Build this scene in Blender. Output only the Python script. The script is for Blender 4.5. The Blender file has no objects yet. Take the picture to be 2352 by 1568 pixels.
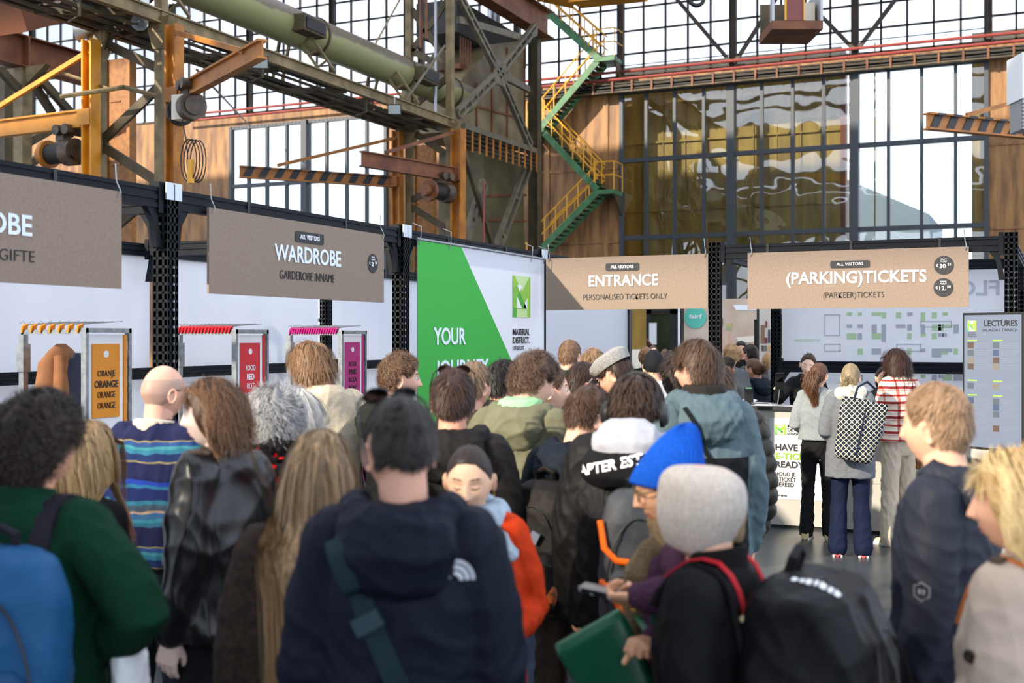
import bpy, bmesh, math, random
import numpy as np
from mathutils import Vector, Matrix, Euler, noise as mnoise
S = bpy.context.scene
COL = S.collection
R = math.radians
# ------------------------------------------------------------------ camera
F, CX, HY, TH, EYE = 2670.0, 1176.0, 775.0, R(24.3), 1.88
cam = bpy.data.cameras.new('camera'); co = bpy.data.objects.new('camera', cam); COL.objects.link(co)
co.location = (0, 0, EYE); co.rotation_euler = (R(90), 0, TH)
cam.sensor_width = 36; cam.lens = 36*F/2352; cam.shift_y = (HY-784)/2352
cam.clip_end = 400
cam.dof.use_dof = True; cam.dof.focus_distance = 10.0; cam.dof.aperture_fstop = 2.6
S.camera = co
S.view_settings.view_transform = 'Standard'; S.view_settings.look = 'None'
S.view_settings.gamma = 1; S.view_settings.exposure = 0.0; S.view_settings.use_curve_mapping = False
# ------------------------------------------------------------------ sky and sun
w = bpy.data.worlds.new('sky'); S.world = w; w.use_nodes = True
bg = w.node_tree.nodes['Background']; bg.inputs[0].default_value = (0.83, 0.92, 1.09, 1); bg.inputs[1].default_value = 2.3
SUN = Vector((0.40, 0.80, -0.45)).normalized()
sl = bpy.data.lights.new('sun', 'SUN'); sl.energy = 8.0; sl.angle = R(1.2); sl.color = (1.0, 0.86, 0.69)
so = bpy.data.objects.new('sun', sl); COL.objects.link(so); so.rotation_euler = SUN.to_track_quat('-Z', 'Y').to_euler()
so.location = (-20, -40, 40)
# ------------------------------------------------------------------ pixel helpers (photo 2352x1568)
FW = Vector((-math.sin(TH), math.cos(TH), 0)); RT = Vector((math.cos(TH), math.sin(TH), 0)); UP = Vector((0, 0, 1))
EYEP = Vector((0, 0, EYE))
def ray(px, py): return FW + RT*((px-CX)/F) + UP*((HY-py)/F)
def atd(px, py, d): return EYEP + ray(px, py)*d
def onY(px, py, Y): r = ray(px, py); return EYEP + r*(Y/r.y)
def onX(px, py, X): r = ray(px, py); return EYEP + r*(X/r.x)
def onZ(px, py, Z): r = ray(px, py); return EYEP + r*((Z-EYE)/r.z)
# ------------------------------------------------------------------ materials
def lin(h):
    if not isinstance(h, str): return tuple(h) + (1,) if len(h) == 3 else tuple(h)
    c = [int(h[i:i+2], 16)/255 for i in (0, 2, 4)]
    return tuple(x/12.92 if x <= .04045 else ((x+.055)/1.055)**2.4 for x in c) + (1,)
_M = {}
def mat(name, c, rough=.6, metal=0, c2=None, scale=8, detail=4, bump=0, bscale=60, stretch=None, spec=.5, sheen=0, lo=.35, hi=.65, coords='Object', coat=0):
    """principled surface; c2 mixes in by noise, bump adds fine relief"""
    if name in _M: return _M[name]
    m = bpy.data.materials.new(name); m.use_nodes = True; nt = m.node_tree; N = nt.nodes; L = nt.links
    b = N['Principled BSDF']; b.inputs['Roughness'].default_value = rough; b.inputs['Metallic'].default_value = metal
    b.inputs['Base Color'].default_value = lin(c); b.inputs['Specular IOR Level'].default_value = spec
    if sheen: b.inputs['Sheen Weight'].default_value = sheen
    if coat: b.inputs['Coat Weight'].default_value = coat
    tc = None
    if c2 or bump:
        tc = N.new('ShaderNodeTexCoord'); mp = N.new('ShaderNodeMapping'); L.new(tc.outputs[coords], mp.inputs[0])
        if stretch: mp.inputs['Scale'].default_value = stretch
    if c2:
        n = N.new('ShaderNodeTexNoise'); n.inputs['Scale'].default_value = scale; n.inputs['Detail'].default_value = detail
        L.new(mp.outputs[0], n.inputs['Vector'])
        r = N.new('ShaderNodeValToRGB'); r.color_ramp.elements[0].color = lin(c); r.color_ramp.elements[1].color = lin(c2)
        r.color_ramp.elements[0].position = lo; r.color_ramp.elements[1].position = hi
        L.new(n.outputs[0], r.inputs[0]); L.new(r.outputs[0], b.inputs['Base Color'])
    if bump:
        n = N.new('ShaderNodeTexNoise'); n.inputs['Scale'].default_value = bscale; n.inputs['Detail'].default_value = 3
        L.new(mp.outputs[0], n.inputs['Vector'])
        bp = N.new('ShaderNodeBump'); bp.inputs['Strength'].default_value = bump; bp.inputs['Distance'].default_value = .02
        L.new(n.outputs[0], bp.inputs['Height']); L.new(bp.outputs[0], b.inputs['Normal'])
    _M[name] = m; return m
def glow(name, c, s):
    m = bpy.data.materials.new(name); m.use_nodes = True
    b = m.node_tree.nodes['Principled BSDF']; b.inputs['Base Color'].default_value = (0, 0, 0, 1)
    b.inputs['Emission Color'].default_value = lin(c); b.inputs['Emission Strength'].default_value = s; _M[name] = m; return m
def glass(name, tint=(.95, .97, .95), k=1.0, bscale=.35, bump=.0, rough=0.0, milk=0.0):
    m = bpy.data.materials.new(name); m.use_nodes = True; nt = m.node_tree; N = nt.nodes; L = nt.links
    N.remove(N['Principled BSDF']); out = N['Material Output']
    t = N.new('ShaderNodeBsdfTransparent'); t.inputs[0].default_value = tint + (1,)
    g = N.new('ShaderNodeBsdfGlossy'); g.inputs['Roughness'].default_value = rough
    fr = N.new('ShaderNodeFresnel'); fr.inputs[0].default_value = 1.5
    mu = N.new('ShaderNodeMath'); mu.operation = 'MULTIPLY'; mu.inputs[1].default_value = k; mu.use_clamp = True
    L.new(fr.outputs[0], mu.inputs[0])
    mx = N.new('ShaderNodeMixShader'); L.new(mu.outputs[0], mx.inputs[0]); L.new(t.outputs[0], mx.inputs[1]); L.new(g.outputs[0], mx.inputs[2])
    last = mx
    if milk:
        d = N.new('ShaderNodeBsdfTranslucent'); d.inputs[0].default_value = (.9, .9, .9, 1)
        m2 = N.new('ShaderNodeMixShader'); m2.inputs[0].default_value = milk
        L.new(mx.outputs[0], m2.inputs[1]); L.new(d.outputs[0], m2.inputs[2]); last = m2
    if bump:
        tc = N.new('ShaderNodeTexCoord'); n = N.new('ShaderNodeTexNoise'); n.inputs['Scale'].default_value = bscale; n.inputs['Detail'].default_value = 2
        L.new(tc.outputs['Object'], n.inputs['Vector'])
        bp = N.new('ShaderNodeBump'); bp.inputs['Strength'].default_value = bump; bp.inputs['Distance'].default_value = .1
        L.new(n.outputs[0], bp.inputs['Height']); L.new(bp.outputs[0], g.inputs['Normal'])
    L.new(last.outputs[0], out.inputs[0]); _M[name] = m; return m
# ------------------------------------------------------------------ objects
def V(*a): return Vector(a)
def props(o, label=None, cat=None, group=None, kind=None):
    if label: o['label'] = label
    if cat: o['category'] = cat
    if group: o['group'] = group
    if kind: o['kind'] = kind
    return o
def thing(name, label, cat, loc=(0, 0, 0), group=None, kind=None):
    o = bpy.data.objects.new(name, None); COL.objects.link(o); o.location = loc; o.empty_display_size = .1
    return props(o, label, cat, group, kind)
def wloc(o):
    v = Vector((0, 0, 0))
    while o is not None: v = v + o.location; o = o.parent
    return v
def link(name, me, m, parent=None, off=None):
    o = bpy.data.objects.new(name, me); COL.objects.link(o)
    if m:
        for x in (m if isinstance(m, (list, tuple)) else [m]): me.materials.append(x)
    if parent is not None: o.parent = parent
    return o
def rmesh(name, V_, F_, mi=None, smooth=True, ang=40):
    me = bpy.data.meshes.new(name); me.from_pydata(V_, [], F_); me.update()
    if smooth:
        me.polygons.foreach_set('use_smooth', [True]*len(me.polygons))
        if ang: me.set_sharp_from_angle(angle=R(ang))
    if mi is not None: me.polygons.foreach_set('material_index', mi)
    return me
class MB:
    """collects solids and builds them as ONE mesh object"""
    def __init__(s): s.v = []; s.f = []; s.mi = []; s.cm = 0
    def add(s, vs, fs):
        n = len(s.v); s.v += [tuple(v) for v in vs]; s.f += [tuple(i+n for i in f) for f in fs]; s.mi += [s.cm]*len(fs); return s
    def m(s, i): s.cm = i; return s
    def box(s, c, size, rz=0, rot=None):
        hx, hy, hz = size[0]/2, size[1]/2, size[2]/2
        q = rot if rot is not None else Matrix.Rotation(rz, 3, 'Z'); c = Vector(c)
        vs = [c + q @ Vector((x*hx, y*hy, z*hz)) for x in (-1, 1) for y in (-1, 1) for z in (-1, 1)]
        return s.add(vs, [(0, 1, 3, 2), (4, 6, 7, 5), (0, 4, 5, 1), (2, 3, 7, 6), (0, 2, 6, 4), (1, 5, 7, 3)])
    def bb(s, lo, hi): return s.box([(a+b)/2 for a, b in zip(lo, hi)], [abs(b-a) for a, b in zip(lo, hi)])
    def frame(s, p0, p1, up=(0, 0, 1)):
        d = (Vector(p1)-Vector(p0)); l = d.length; d.normalize(); u = Vector(up)
        if abs(d.dot(u)) > .98: u = Vector((0, 1, 0)) if abs(d.y) < .9 else Vector((1, 0, 0))
        x = d.cross(u).normalized(); z = x.cross(d).normalized(); return d, x, z, l
    def beam(s, p0, p1, w, h, up=(0, 0, 1)):
        d, x, z, l = s.frame(p0, p1, up); q = Matrix((x, d, z)).transposed()
        return s.box((Vector(p0)+Vector(p1))/2, (w, l, h), rot=q)
    def ibeam(s, p0, p1, w, h, t=.03, up=(0, 0, 1)):
        d, x, z, l = s.frame(p0, p1, up); p0 = Vector(p0); p1 = Vector(p1)
        for k in (-1, 1): s.beam(p0+z*k*(h/2-t/2), p1+z*k*(h/2-t/2), w, t, up)
        return s.beam(p0, p1, t*.8, h-2*t, up)
    def lat(s, p0, p1, w, t, n, up=(0, 0, 1), bar=.5):
        """ladder bar: two rails with rungs"""
        d, x, z, l = s.frame(p0, p1, up); p0 = Vector(p0); p1 = Vector(p1)
        for k in (-1, 1): s.beam(p0+x*k*(w/2-t/2), p1+x*k*(w/2-t/2), t, t*1.5, up)
        for i in range(n+1):
            c = p0.lerp(p1, i/n); s.box(c, (w-t, t*bar*2, t), rot=Matrix((x, d, z)).transposed())
        return s
    def tube(s, p0, p1, r, n=8, r1=None, cap=True):
        d, x, z, l = s.frame(p0, p1); r1 = r if r1 is None else r1; p0 = Vector(p0); p1 = Vector(p1)
        vs = []
        for p, q in ((p0, r), (p1, r1)):
            for i in range(n):
                a = 2*math.pi*i/n; vs.append(p + x*math.cos(a)*q + z*math.sin(a)*q)
        fs = [(i, (i+1) % n, n+(i+1) % n, n+i) for i in range(n)]
        if cap: fs += [tuple(range(n-1, -1, -1)), tuple(range(n, 2*n))]
        return s.add(vs, fs)
    def path(s, pts, r, n=6, closed=False, flat=None):
        """tube along a polyline; flat=(w,h) makes it a strap"""
        P = [Vector(p) for p in pts]; k = len(P); vs = []; prev = None
        for i in range(k):
            a = P[i-1] if (i or closed) else P[0]; b = P[(i+1) % k] if (i < k-1 or closed) else P[-1]
            t = (b-a).normalized()
            if prev is None:
                u = Vector((0, 0, 1)) if abs(t.z) < .9 else Vector((1, 0, 0)); x = t.cross(u).normalized()
            else: x = (prev - t*prev.dot(t)).normalized()
            prev = x; z = x.cross(t)
            rr = r[i] if isinstance(r, (list, tuple)) else r
            for j in range(n):
                an = 2*math.pi*(j+.5)/n
                vs.append(P[i] + x*math.cos(an)*rr + z*math.sin(an)*rr)
        fs = []
        for i in range(k if closed else k-1):
            for j in range(n):
                a, b = i*n+j, i*n+(j+1) % n; c, d = ((i+1) % k)*n+(j+1) % n, ((i+1) % k)*n+j
                fs.append((a, b, c, d))
        if not closed: fs += [tuple(range(n-1, -1, -1)), tuple(range((k-1)*n, k*n))]
        return s.add(vs, fs)
    def strap(s, pts, w, t, side):
        """flat band along a polyline; side = list of width directions or one"""
        P = [Vector(p) for p in pts]; k = len(P); vs = []
        for i in range(k):
            tg = (P[min(i+1, k-1)]-P[max(i-1, 0)]).normalized(); x = Vector(side[i] if isinstance(side, list) else side)
            x = (x - tg*x.dot(tg)).normalized(); z = x.cross(tg)
            vs += [P[i]+x*w/2+z*t/2, P[i]-x*w/2+z*t/2, P[i]-x*w/2-z*t/2, P[i]+x*w/2-z*t/2]
        fs = [(i*4+j, i*4+(j+1) % 4, i*4+4+(j+1) % 4, i*4+4+j) for i in range(k-1) for j in range(4)] + [(3, 2, 1, 0), tuple(range(k*4-4, k*4))]
        return s.add(vs, fs)
    def lathe(s, c, prof, n=16, ax=(0, 0, 1), sx=1, sy=1):
        a = Vector(ax).normalized(); u = Vector((1, 0, 0)) if abs(a.x) < .9 else Vector((0, 1, 0))
        x = a.cross(u).normalized(); y = a.cross(x); c = Vector(c); vs = []
        for r, h in prof:
            for i in range(n):
                t = 2*math.pi*i/n; vs.append(c + a*h + x*math.cos(t)*r*sx + y*math.sin(t)*r*sy)
        k = len(prof); fs = [(i*n+j, i*n+(j+1) % n, (i+1)*n+(j+1) % n, (i+1)*n+j) for i in range(k-1) for j in range(n)]
        fs += [tuple(range(n-1, -1, -1)), tuple(range((k-1)*n, k*n))]
        return s.add(vs, fs)
    def prism(s, poly, ext):
        """polygon (3-D points) extruded by vector ext"""
        e = Vector(ext); n = len(poly); P = [Vector(p) for p in poly]
        fs = [tuple(range(n)), tuple(range(2*n-1, n-1, -1))] + [(i, n+i, n+(i+1) % n, (i+1) % n) for i in range(n)]
        return s.add(P + [p+e for p in P], fs)
    def sph(s, c, r, n=12, m=8, sc=(1, 1, 1)):
        return s.lathe(c, [(max(1e-4, r*math.sin(math.pi*i/m)), -r*math.cos(math.pi*i/m)*sc[2]) for i in range(m+1)], n, sx=sc[0], sy=sc[1])
    def build(s, name, m, parent=None, smooth=True, ang=40, label=None, **kw):
        o0 = wloc(parent) if parent is not None else Vector((0, 0, 0))
        vs = [(x-o0.x, y-o0.y, z-o0.z) for x, y, z in s.v]
        me = rmesh(name, vs, s.f, s.mi if isinstance(m, (list, tuple)) else None, smooth, ang)
        bm = bmesh.new(); bm.from_mesh(me); bmesh.ops.recalc_face_normals(bm, faces=bm.faces); bm.to_mesh(me); bm.free()
        o = link(name, me, m, parent)
        if parent is None and s.v:
            a = np.array(s.v); c = Vector((a[:, 0].mean(), a[:, 1].mean(), a[:, 2].min())); me.transform(Matrix.Translation(-c)); o.location = c
        if label: o['label'] = label
        return props(o, None, kw.get('cat'), kw.get('group'), kw.get('kind'))
def one(mb, name, m, label, cat, group=None):
    o = mb.build(name, m); return props(o, label, cat, group)
def struct(mb, name, m, parent=None):
    o = mb.build(name, m, parent)
    if parent is None: o['kind'] = 'structure'
    return o
def text_mesh(txt, size, bold=0, space=1.0, sx=1.0, ext=.0015, align='CENTER'):
    c = bpy.data.curves.new('lettering', 'FONT'); c.body = txt; c.size = 1; c.align_x = align; c.align_y = 'CENTER'
    c.offset = bold; c.space_character = space; c.extrude = ext/size; c.resolution_u = 3
    o = bpy.data.objects.new('lettering', c); COL.objects.link(o)
    dg = bpy.context.evaluated_depsgraph_get(); dg.update()
    me = bpy.data.meshes.new_from_object(o.evaluated_get(dg)); bpy.data.objects.remove(o); bpy.data.curves.remove(c)
    me.transform(Matrix.Diagonal((size*sx, size, size, 1))); return me
def text(txt, pos, ux, size, m, parent, bold=0, space=1.0, sx=1.0, name='lettering', align='CENTER', up=(0, 0, 1), width=None):
    """flat lettering at pos, reading along ux; size = cap height"""
    me = text_mesh(txt, size/.73, bold, space, sx, align=align)
    if width and len(me.vertices):
        xs = [v.co.x for v in me.vertices]; k = width/max(1e-6, max(xs)-min(xs)); me.transform(Matrix.Diagonal((k, 1, 1, 1)))
    x = Vector(ux).normalized(); z = Vector(up); n = x.cross(z)
    q = Matrix((x, z, n)).transposed().to_4x4(); me.transform(q)
    p = Vector(pos); me.transform(Matrix.Translation(p - (wloc(parent) if parent else Vector())))
    return link(name, me, m, parent)
def copy_tree(o, loc=None, parent=None):
    c = o.copy(); COL.objects.link(c)
    if parent is not None: c.parent = parent
    if loc is not None: c.location = loc
    for ch in list(o.children): copy_tree(ch, None, c)
    return c
# ================================================================== the hall
OLIVE = mat('olive_steel', '87754f', .55, c2='615334', scale=3, bump=.15, bscale=20)
OLIVED = mat('dark_olive_steel', '57492f', .6, c2='37301d', scale=2)
RUST = mat('rust_steel', '7d4a28', .6, c2='5a3018', scale=2, bump=.1, bscale=15)
ORANGE = mat('orange_steel', 'b8741f', .5, c2='8e5416', scale=2.5)
YELLOW = mat('yellow_steel', 'e39a17', .45, c2='c07d12', scale=2)
YRAIL = mat('yellow_rail', 'e0a22a', .45)
GREEN = mat('green_steel', '3f7a48', .5, c2='2d5a34', scale=3)
DARK = mat('dark_steel', '26241f', .6, c2='15130f', scale=2)
FRAMEG = mat('window_steel', '3e4348', .45, metal=.3)
MUNT = mat('muntin_steel', '4a3b2c', .6, c2='2d241b', scale=1)
REDP = mat('red_pipe', '8a3a34', .5)
BLACK = mat('black_paint', '141414', .5)
GREYM = mat('grey_metal', 'a9adb0', .4, metal=.6)
WALLB = mat('corroded_panel', 'a07440', .55, c2='664324', scale=1.3, detail=6, stretch=(3, 3, .45), bump=.12, bscale=9)
PANELY = mat('yellow_brown_panel', 'b8963f', .5, c2='86692c', scale=.8, detail=5, stretch=(2.5, 2.5, .4))
CONC = mat('polished_concrete', '42464a', .32, c2='35393c', scale=1.5, detail=6, bump=.03, bscale=6)
ROOF = mat('roof_sheet', '6e675c', .7)
GL = glass('window_glass', (.93, .96, .94), 2.7, .45, .2)
GLU = glass('dusty_glass', (.93, .94, .95), .6, milk=.1)
YB = 42.0
def bw(px, py, Y=YB): return onY(px, py, Y)
fl = MB().bb((-52, -45, -.2), (14, 42.3, 0)); struct(fl, 'floor', CONC)
# back wall: solid panels round the two big windows
BAY = [-1.48 + 4.3*k for k in range(-11, 3)]
E = EYE
wb = MB()
TOPW, RAILZ = E+9.35, E+9.86
for x0, x1, z0, z1 in ((-48.8, -32.7, 0, RAILZ), (-24.65, -14.44, 0, RAILZ), (-1.48, 7.1, 0, RAILZ), (-32.7, -24.65, TOPW, RAILZ), (-14.44, -1.48, TOPW, RAILZ)):
    wb.bb((x0, YB, z0), (x1, YB+.25, z1))
for px in (1240, 1257, 1392): x = bw(px, 300).x; wb.bb((x-.1, YB-.06, 0), (x+.1, YB+.02, RAILZ))
for z in (E+6.4, E+3.6, E+.9): wb.bb((-24.6, YB-.05, z), (-14.5, YB+.02, z+.09)); wb.bb((-1.4, YB-.05, z), (7, YB+.02, z+.09))
struct(wb, 'wall_back', WALLB)
nwin = [0]; ntrim = [0]
def upper_window(x0, x1):
    nwin[0] += 1; m = MB(); z0, z1 = RAILZ, E+15.2
    m.bb((x0, YB-.05, z0), (x1, YB+.05, z0+.08))
    for i in range(1, 5): x = x0+(x1-x0)*i/5; m.bb((x-.035, YB-.05, z0), (x+.035, YB+.05, z1))
    k = 0
    while E+10.74+.87*k < z1: z = E+10.74+.87*k; m.bb((x0, YB-.05, z-.03), (x1, YB+.05, z+.03)); k += 1
    o = struct(m, f'window_{nwin[0]}', MUNT)
    MB().bb((x0, YB+.005, z0), (x1, YB+.012, z1)).build('glass', GLU, o)
for a, b in zip(BAY[:-1], BAY[1:]): upper_window(a, b)
for i, x in enumerate(BAY):
    ntrim[0] += 1; z0 = RAILZ
    struct(MB().ibeam((x, YB-.12, z0), (x, YB-.12, E+15.2), .2, .26, up=(1, 0, 0)), f'trim_{ntrim[0]}', MUNT)
def big_window(x0, x1, xs, thick):
    nwin[0] += 1; m = MB()
    for z in (E+6.7, E+3.77, E+.75): m.bb((x0, YB-.1, z-.08), (x1, YB+.1, z+.08))
    m.bb((x0, YB-.1, TOPW-.14), (x1, YB+.1, TOPW)); m.bb((x0, YB-.1, 0), (x1, YB+.1, .25))
    for x in xs: m.bb((x-.055, YB-.09, 0), (x+.055, YB+.09, TOPW))
    for x in thick: m.bb((x-.14, YB-.22, 0), (x+.14, YB+.2, TOPW))
    for x in (x0+.06, x1-.06): m.bb((x-.07, YB-.12, 0), (x+.07, YB+.12, TOPW))
    for i in range(40):
        x = x0+(x1-x0)*(i+.5)/40; m.bb((x-.02, YB-.12, TOPW-.09), (x+.02, YB-.1, TOPW-.05))
    o = struct(m, f'window_{nwin[0]}', FRAMEG)
    zs = [.25, E+.75, E+3.77, E+6.7, TOPW-.14]; allx = sorted([x0]+list(xs)+list(thick)+[x1]); g = MB()
    for a, b in zip(allx[:-1], allx[1:]):
        for c, d in zip(zs[:-1], zs[1:]): g.bb((a, YB-.006, c), (b, YB+.006, d))
    g.build('glass', GL, o)
big_window(-14.44, -1.48, [bw(p, 300).x for p in (1485, 1550, 1617, 1750, 1821, 1892, 2041, 2117, 2195)], [bw(1680, 300).x, bw(1964, 300).x])
big_window(-32.7, -24.65, [bw(p, 300).x for p in (572, 614, 659, 751, 797, 843)], [bw(703, 300).x])
# outside the right window: metal-clad wall, red edge, sloping roof
ow = MB(); xr = onY(1933, 300, 43.6).x
ow.bb((-15.2, 43.6, -.2), (xr, 43.9, 12.5))
for i in range(12): x = -15.0+i*.88; ow.bb((x-.025, 43.54, -.2), (x+.025, 43.62, 12.5))
for z in (E+7.55, E+4.9, E+1.9): ow.bb((-15.2, 43.5, z), (xr, 43.62, z+.07))
ow.bb((onY(2232, 300, 43.6).x, 43.6, -.2), (1.5, 43.9, 12.5))
struct(ow, 'wall_outside', PANELY)
struct(MB().bb((xr-.02, 43.45, -.2), (xr+.16, 43.95, 12.3)), 'trim_40', mat('dull_red_edge', '7c3a2c', .6))
P0, P1, P2, P3 = onY(1936, 408, 62), onY(2135, 492, 62), onY(2135, 540, 62), onY(1936, 540, 62)
one(MB().prism([P0, P1, (P1.x, 62, 0), (P0.x-6, 62, 0), (P0.x-6, 62, P0.z+1.6)], (0, 9, 0)), 'annex_building', mat('slate_blue_sheet', '5c6c7a', .6),
    'grey blue annex with a sloping roof outside the right glass wall', 'building')
struct(MB().bb((-90, 42.4, -.3), (60, 130, -.05)), 'ground', mat('yard_paving', '9a9a96', .8))
# unseen roof, gaps placed to throw sun on crowd and back wall; rear gable
rf = MB(); ZR = 17.4; lo = -45
for y0, y1 in ((-15.2, -3.2), (32.2, 42), (-44, -37.5), (-34, -25.4)): rf.bb((-52, y0, ZR), (14, y1, ZR+.15))
struct(rf, 'ceiling', ROOF)
sky_ = bpy.data.materials.new('fill_rooflight'); sky_.use_nodes = True; nt_ = sky_.node_tree; nt_.nodes.remove(nt_.nodes['Principled BSDF']); tb_ = nt_.nodes.new('ShaderNodeBsdfTranslucent'); tb_.inputs[0].default_value = (.85, .87, .9, 1); nt_.links.new(tb_.outputs[0], nt_.nodes['Material Output'].inputs[0])
rl = MB()  # translucent roof panels added as fill light for the cloth sheets and banner
for y0, y1 in ((.8, 3.6), (5.2, 8), (9.5, 13.5), (15, 19), (20.5, 24.5), (26, 27.2)): rl.bb((-52, y0, ZR), (14, y1, ZR+.05))
struct(rl, 'ceiling_fill_rooflight', sky_)
rb = MB()
for y0, y1 in ((3.6, 5.2), (8, 9.5), (13.5, 15), (19, 20.5), (24.5, 26)): rb.bb((-52, y0, ZR), (14, y1, ZR+.15))
struct(rb, 'ceiling_beam', ROOF)
gw = MB().bb((-52, -45.2, 0), (14, -45, 5)).bb((-52, -45.2, 12.5), (14, -45, ZR))
for x in range(-52, 15, 6): gw.bb((x-.2, -45.2, 0), (x+.2, -45, ZR))
struct(gw, 'wall_front', ROOF)
# pipes and cable tray along the back wall
for i, (z, lab) in enumerate(((E+10.02, 'upper thin red pipe running along the back wall above the big windows'), (E+9.72, 'lower thin red pipe running along the back wall above the big windows'))):
    x0 = bw(435, 300).x; one(MB().tube((x0, YB-.35-.1*i, z), (7, YB-.35-.1*i, z), .055, 8), 'red_pipe', REDP, lab, 'pipe')
tr = thing('cable_tray', 'rusty ribbed cable tray along the back wall above the right glass wall', 'cable tray', (-17.5, YB-.45, E+9.5))
m = MB().bb((-18.5, YB-.6, E+9.2), (6, YB-.3, E+9.26)).bb((-18.5, YB-.32, E+9.2), (6, YB-.3, E+9.62)); m.build('tray', OLIVED, tr)
m = MB()
for i in range(3): m.bb((-18.5, YB-.56, E+9.3+i*.11), (6, YB-.4, E+9.34+i*.11))
m.build('cable', DARK, tr)
m = MB()
for i in range(32): x = -18.4+i*.77; MB().bb((x-.035, YB-.64, E+9.18), (x+.035, YB-.6, E+9.62)).build('rib', RUST, tr)
# diagonal braces in front of the glazing
for a, b, lab in (((1556, 0), (1676, 140), 'dark diagonal brace left of the crane hook, running down to the second glazing post'),
                  ((1690, 140), (1775, 8), 'dark diagonal brace just left of the operator cab'),
                  ((1872, 22), (1960, 112), 'dark diagonal brace just right of the operator cab'),
                  ((1974, 108), (2056, 0), 'dark diagonal brace rising to the right from the third glazing post')):
    p, q = bw(*a, Y=YB-.3), bw(*b, Y=YB-.3); p2 = p+(q-p)*-.25 if a[1] == 0 else p; q2 = q+(q-p)*.2 if b[1] < 25 else q
    one(MB().beam(p2, q2, .1, .14), 'wind_brace', MUNT, lab, 'brace', 'diagonal braces on the upper glazing')
one(MB().tube(bw(1420, 153, 41.6), bw(2270, 64, 41.6), .02, 5), 'cable', DARK, 'thin dark cable stretched across the foot of the upper glazing', 'cable')
# ------------------------------------------------------------------ zigzag stair on the back wall
st = thing('staircase', 'green steel zigzag staircase with yellow handrails climbing the back wall', 'staircase', bw(1300, 700, 41.2))
YS = 40.9
def flight(a, b, n, rail_side=1):
    p, q = bw(*a, Y=YS), bw(*b, Y=YS); m = MB(); lo_, hi_ = (p, q) if p.z < q.z else (q, p)
    for dy in (0, .85): m.beam(lo_+V(0, dy, 0), hi_+V(0, dy, 0), .05, .24)
    fo = m.build('flight', GREEN, st); t = MB()
    for i in range(n):
        c = lo_.lerp(hi_, (i+.5)/n); t.box(c+V(0, .42, .05), (.26, .82, .04))
    t.build('tread', OLIVED, fo)
    r = MB()
    for dy in (0, .85):
        for h in (.55, 1.05): r.tube(lo_+V(0, dy, h), hi_+V(0, dy, h), .028, 6)
        for i in range(5): c = lo_.lerp(hi_, (i+.3)/5); r.tube(c+V(0, dy, 0), c+V(0, dy, 1.05), .025, 6)
    r.build('handrail', YRAIL, fo)
flight((1243, 572), (1372, 440), 14); flight((1250, 305), (1372, 436), 14); flight((1238, 297), (1372, 140), 17); flight((1245, 18), (1378, 138), 16)
def landing(a, b):
    p, q = bw(*a, Y=YS), bw(*b, Y=YS); m = MB().bb((min(p.x, q.x), YS-.05, p.z-.16), (max(p.x, q.x), YB, p.z)); lo_ = m.build('landing', GREEN, st); r = MB()
    xs = (min(p.x, q.x), max(p.x, q.x)); xe = xs[1] if p.x > -16.5 else xs[0]
    for h in (.55, 1.05): r.tube((xe, YS, p.z+h), (xe, YB-.1, p.z+h), .025, 6); r.tube((xs[0], YS, p.z+h), (xs[1], YS, p.z+h), .025, 6)
    for x, y in ((xs[0], YS), (xs[1], YS), (xe, YB-.15)): r.tube((x, y, p.z), (x, y, p.z+1.05), .025, 6)
    r.build('handrail', YRAIL, lo_)
    MB().prism([(xe-.08, YS+.1, p.z-.16), (xe-.08, YB, p.z-.16), (xe-.08, YB, p.z-1.0)], (.06, 0, 0)).build('bracket', OLIVED, lo_)
landing((1366, 437), (1410, 437)); landing((1210, 297), (1250, 297)); landing((1364, 133), (1412, 133)); landing((1215, 16), (1250, 16))
gr = thing('platform', 'low yellow railed platform at the foot of the zigzag staircase', 'platform', bw(1180, 600, 40))
m = MB().bb((bw(1130, 560, 40).x, 39.5, E+2.4), (bw(1240, 560, 40).x, 40.6, E+2.5)); m.build('deck', OLIVED, gr); m = MB()
for px in (1132, 1160, 1190, 1210, 1235): x = bw(px, 560, 39.5).x; m.tube((x, 39.5, E+2.5), (x, 39.5, E+3.5), .03, 6)
for h in (3.0, 3.5): m.tube((bw(1132, 0, 39.5).x, 39.5, E+h), (bw(1235, 0, 39.5).x, 39.5, E+h), .03, 6)
m.build('railing', YRAIL, gr)
for a in ((1132, 560), (1235, 560)): x = bw(*a, Y=40.2).x; MB().beam((x, 40.2, 0), (x, 40.2, E+2.4), .12, .12).build('post', OLIVED, gr)
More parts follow.
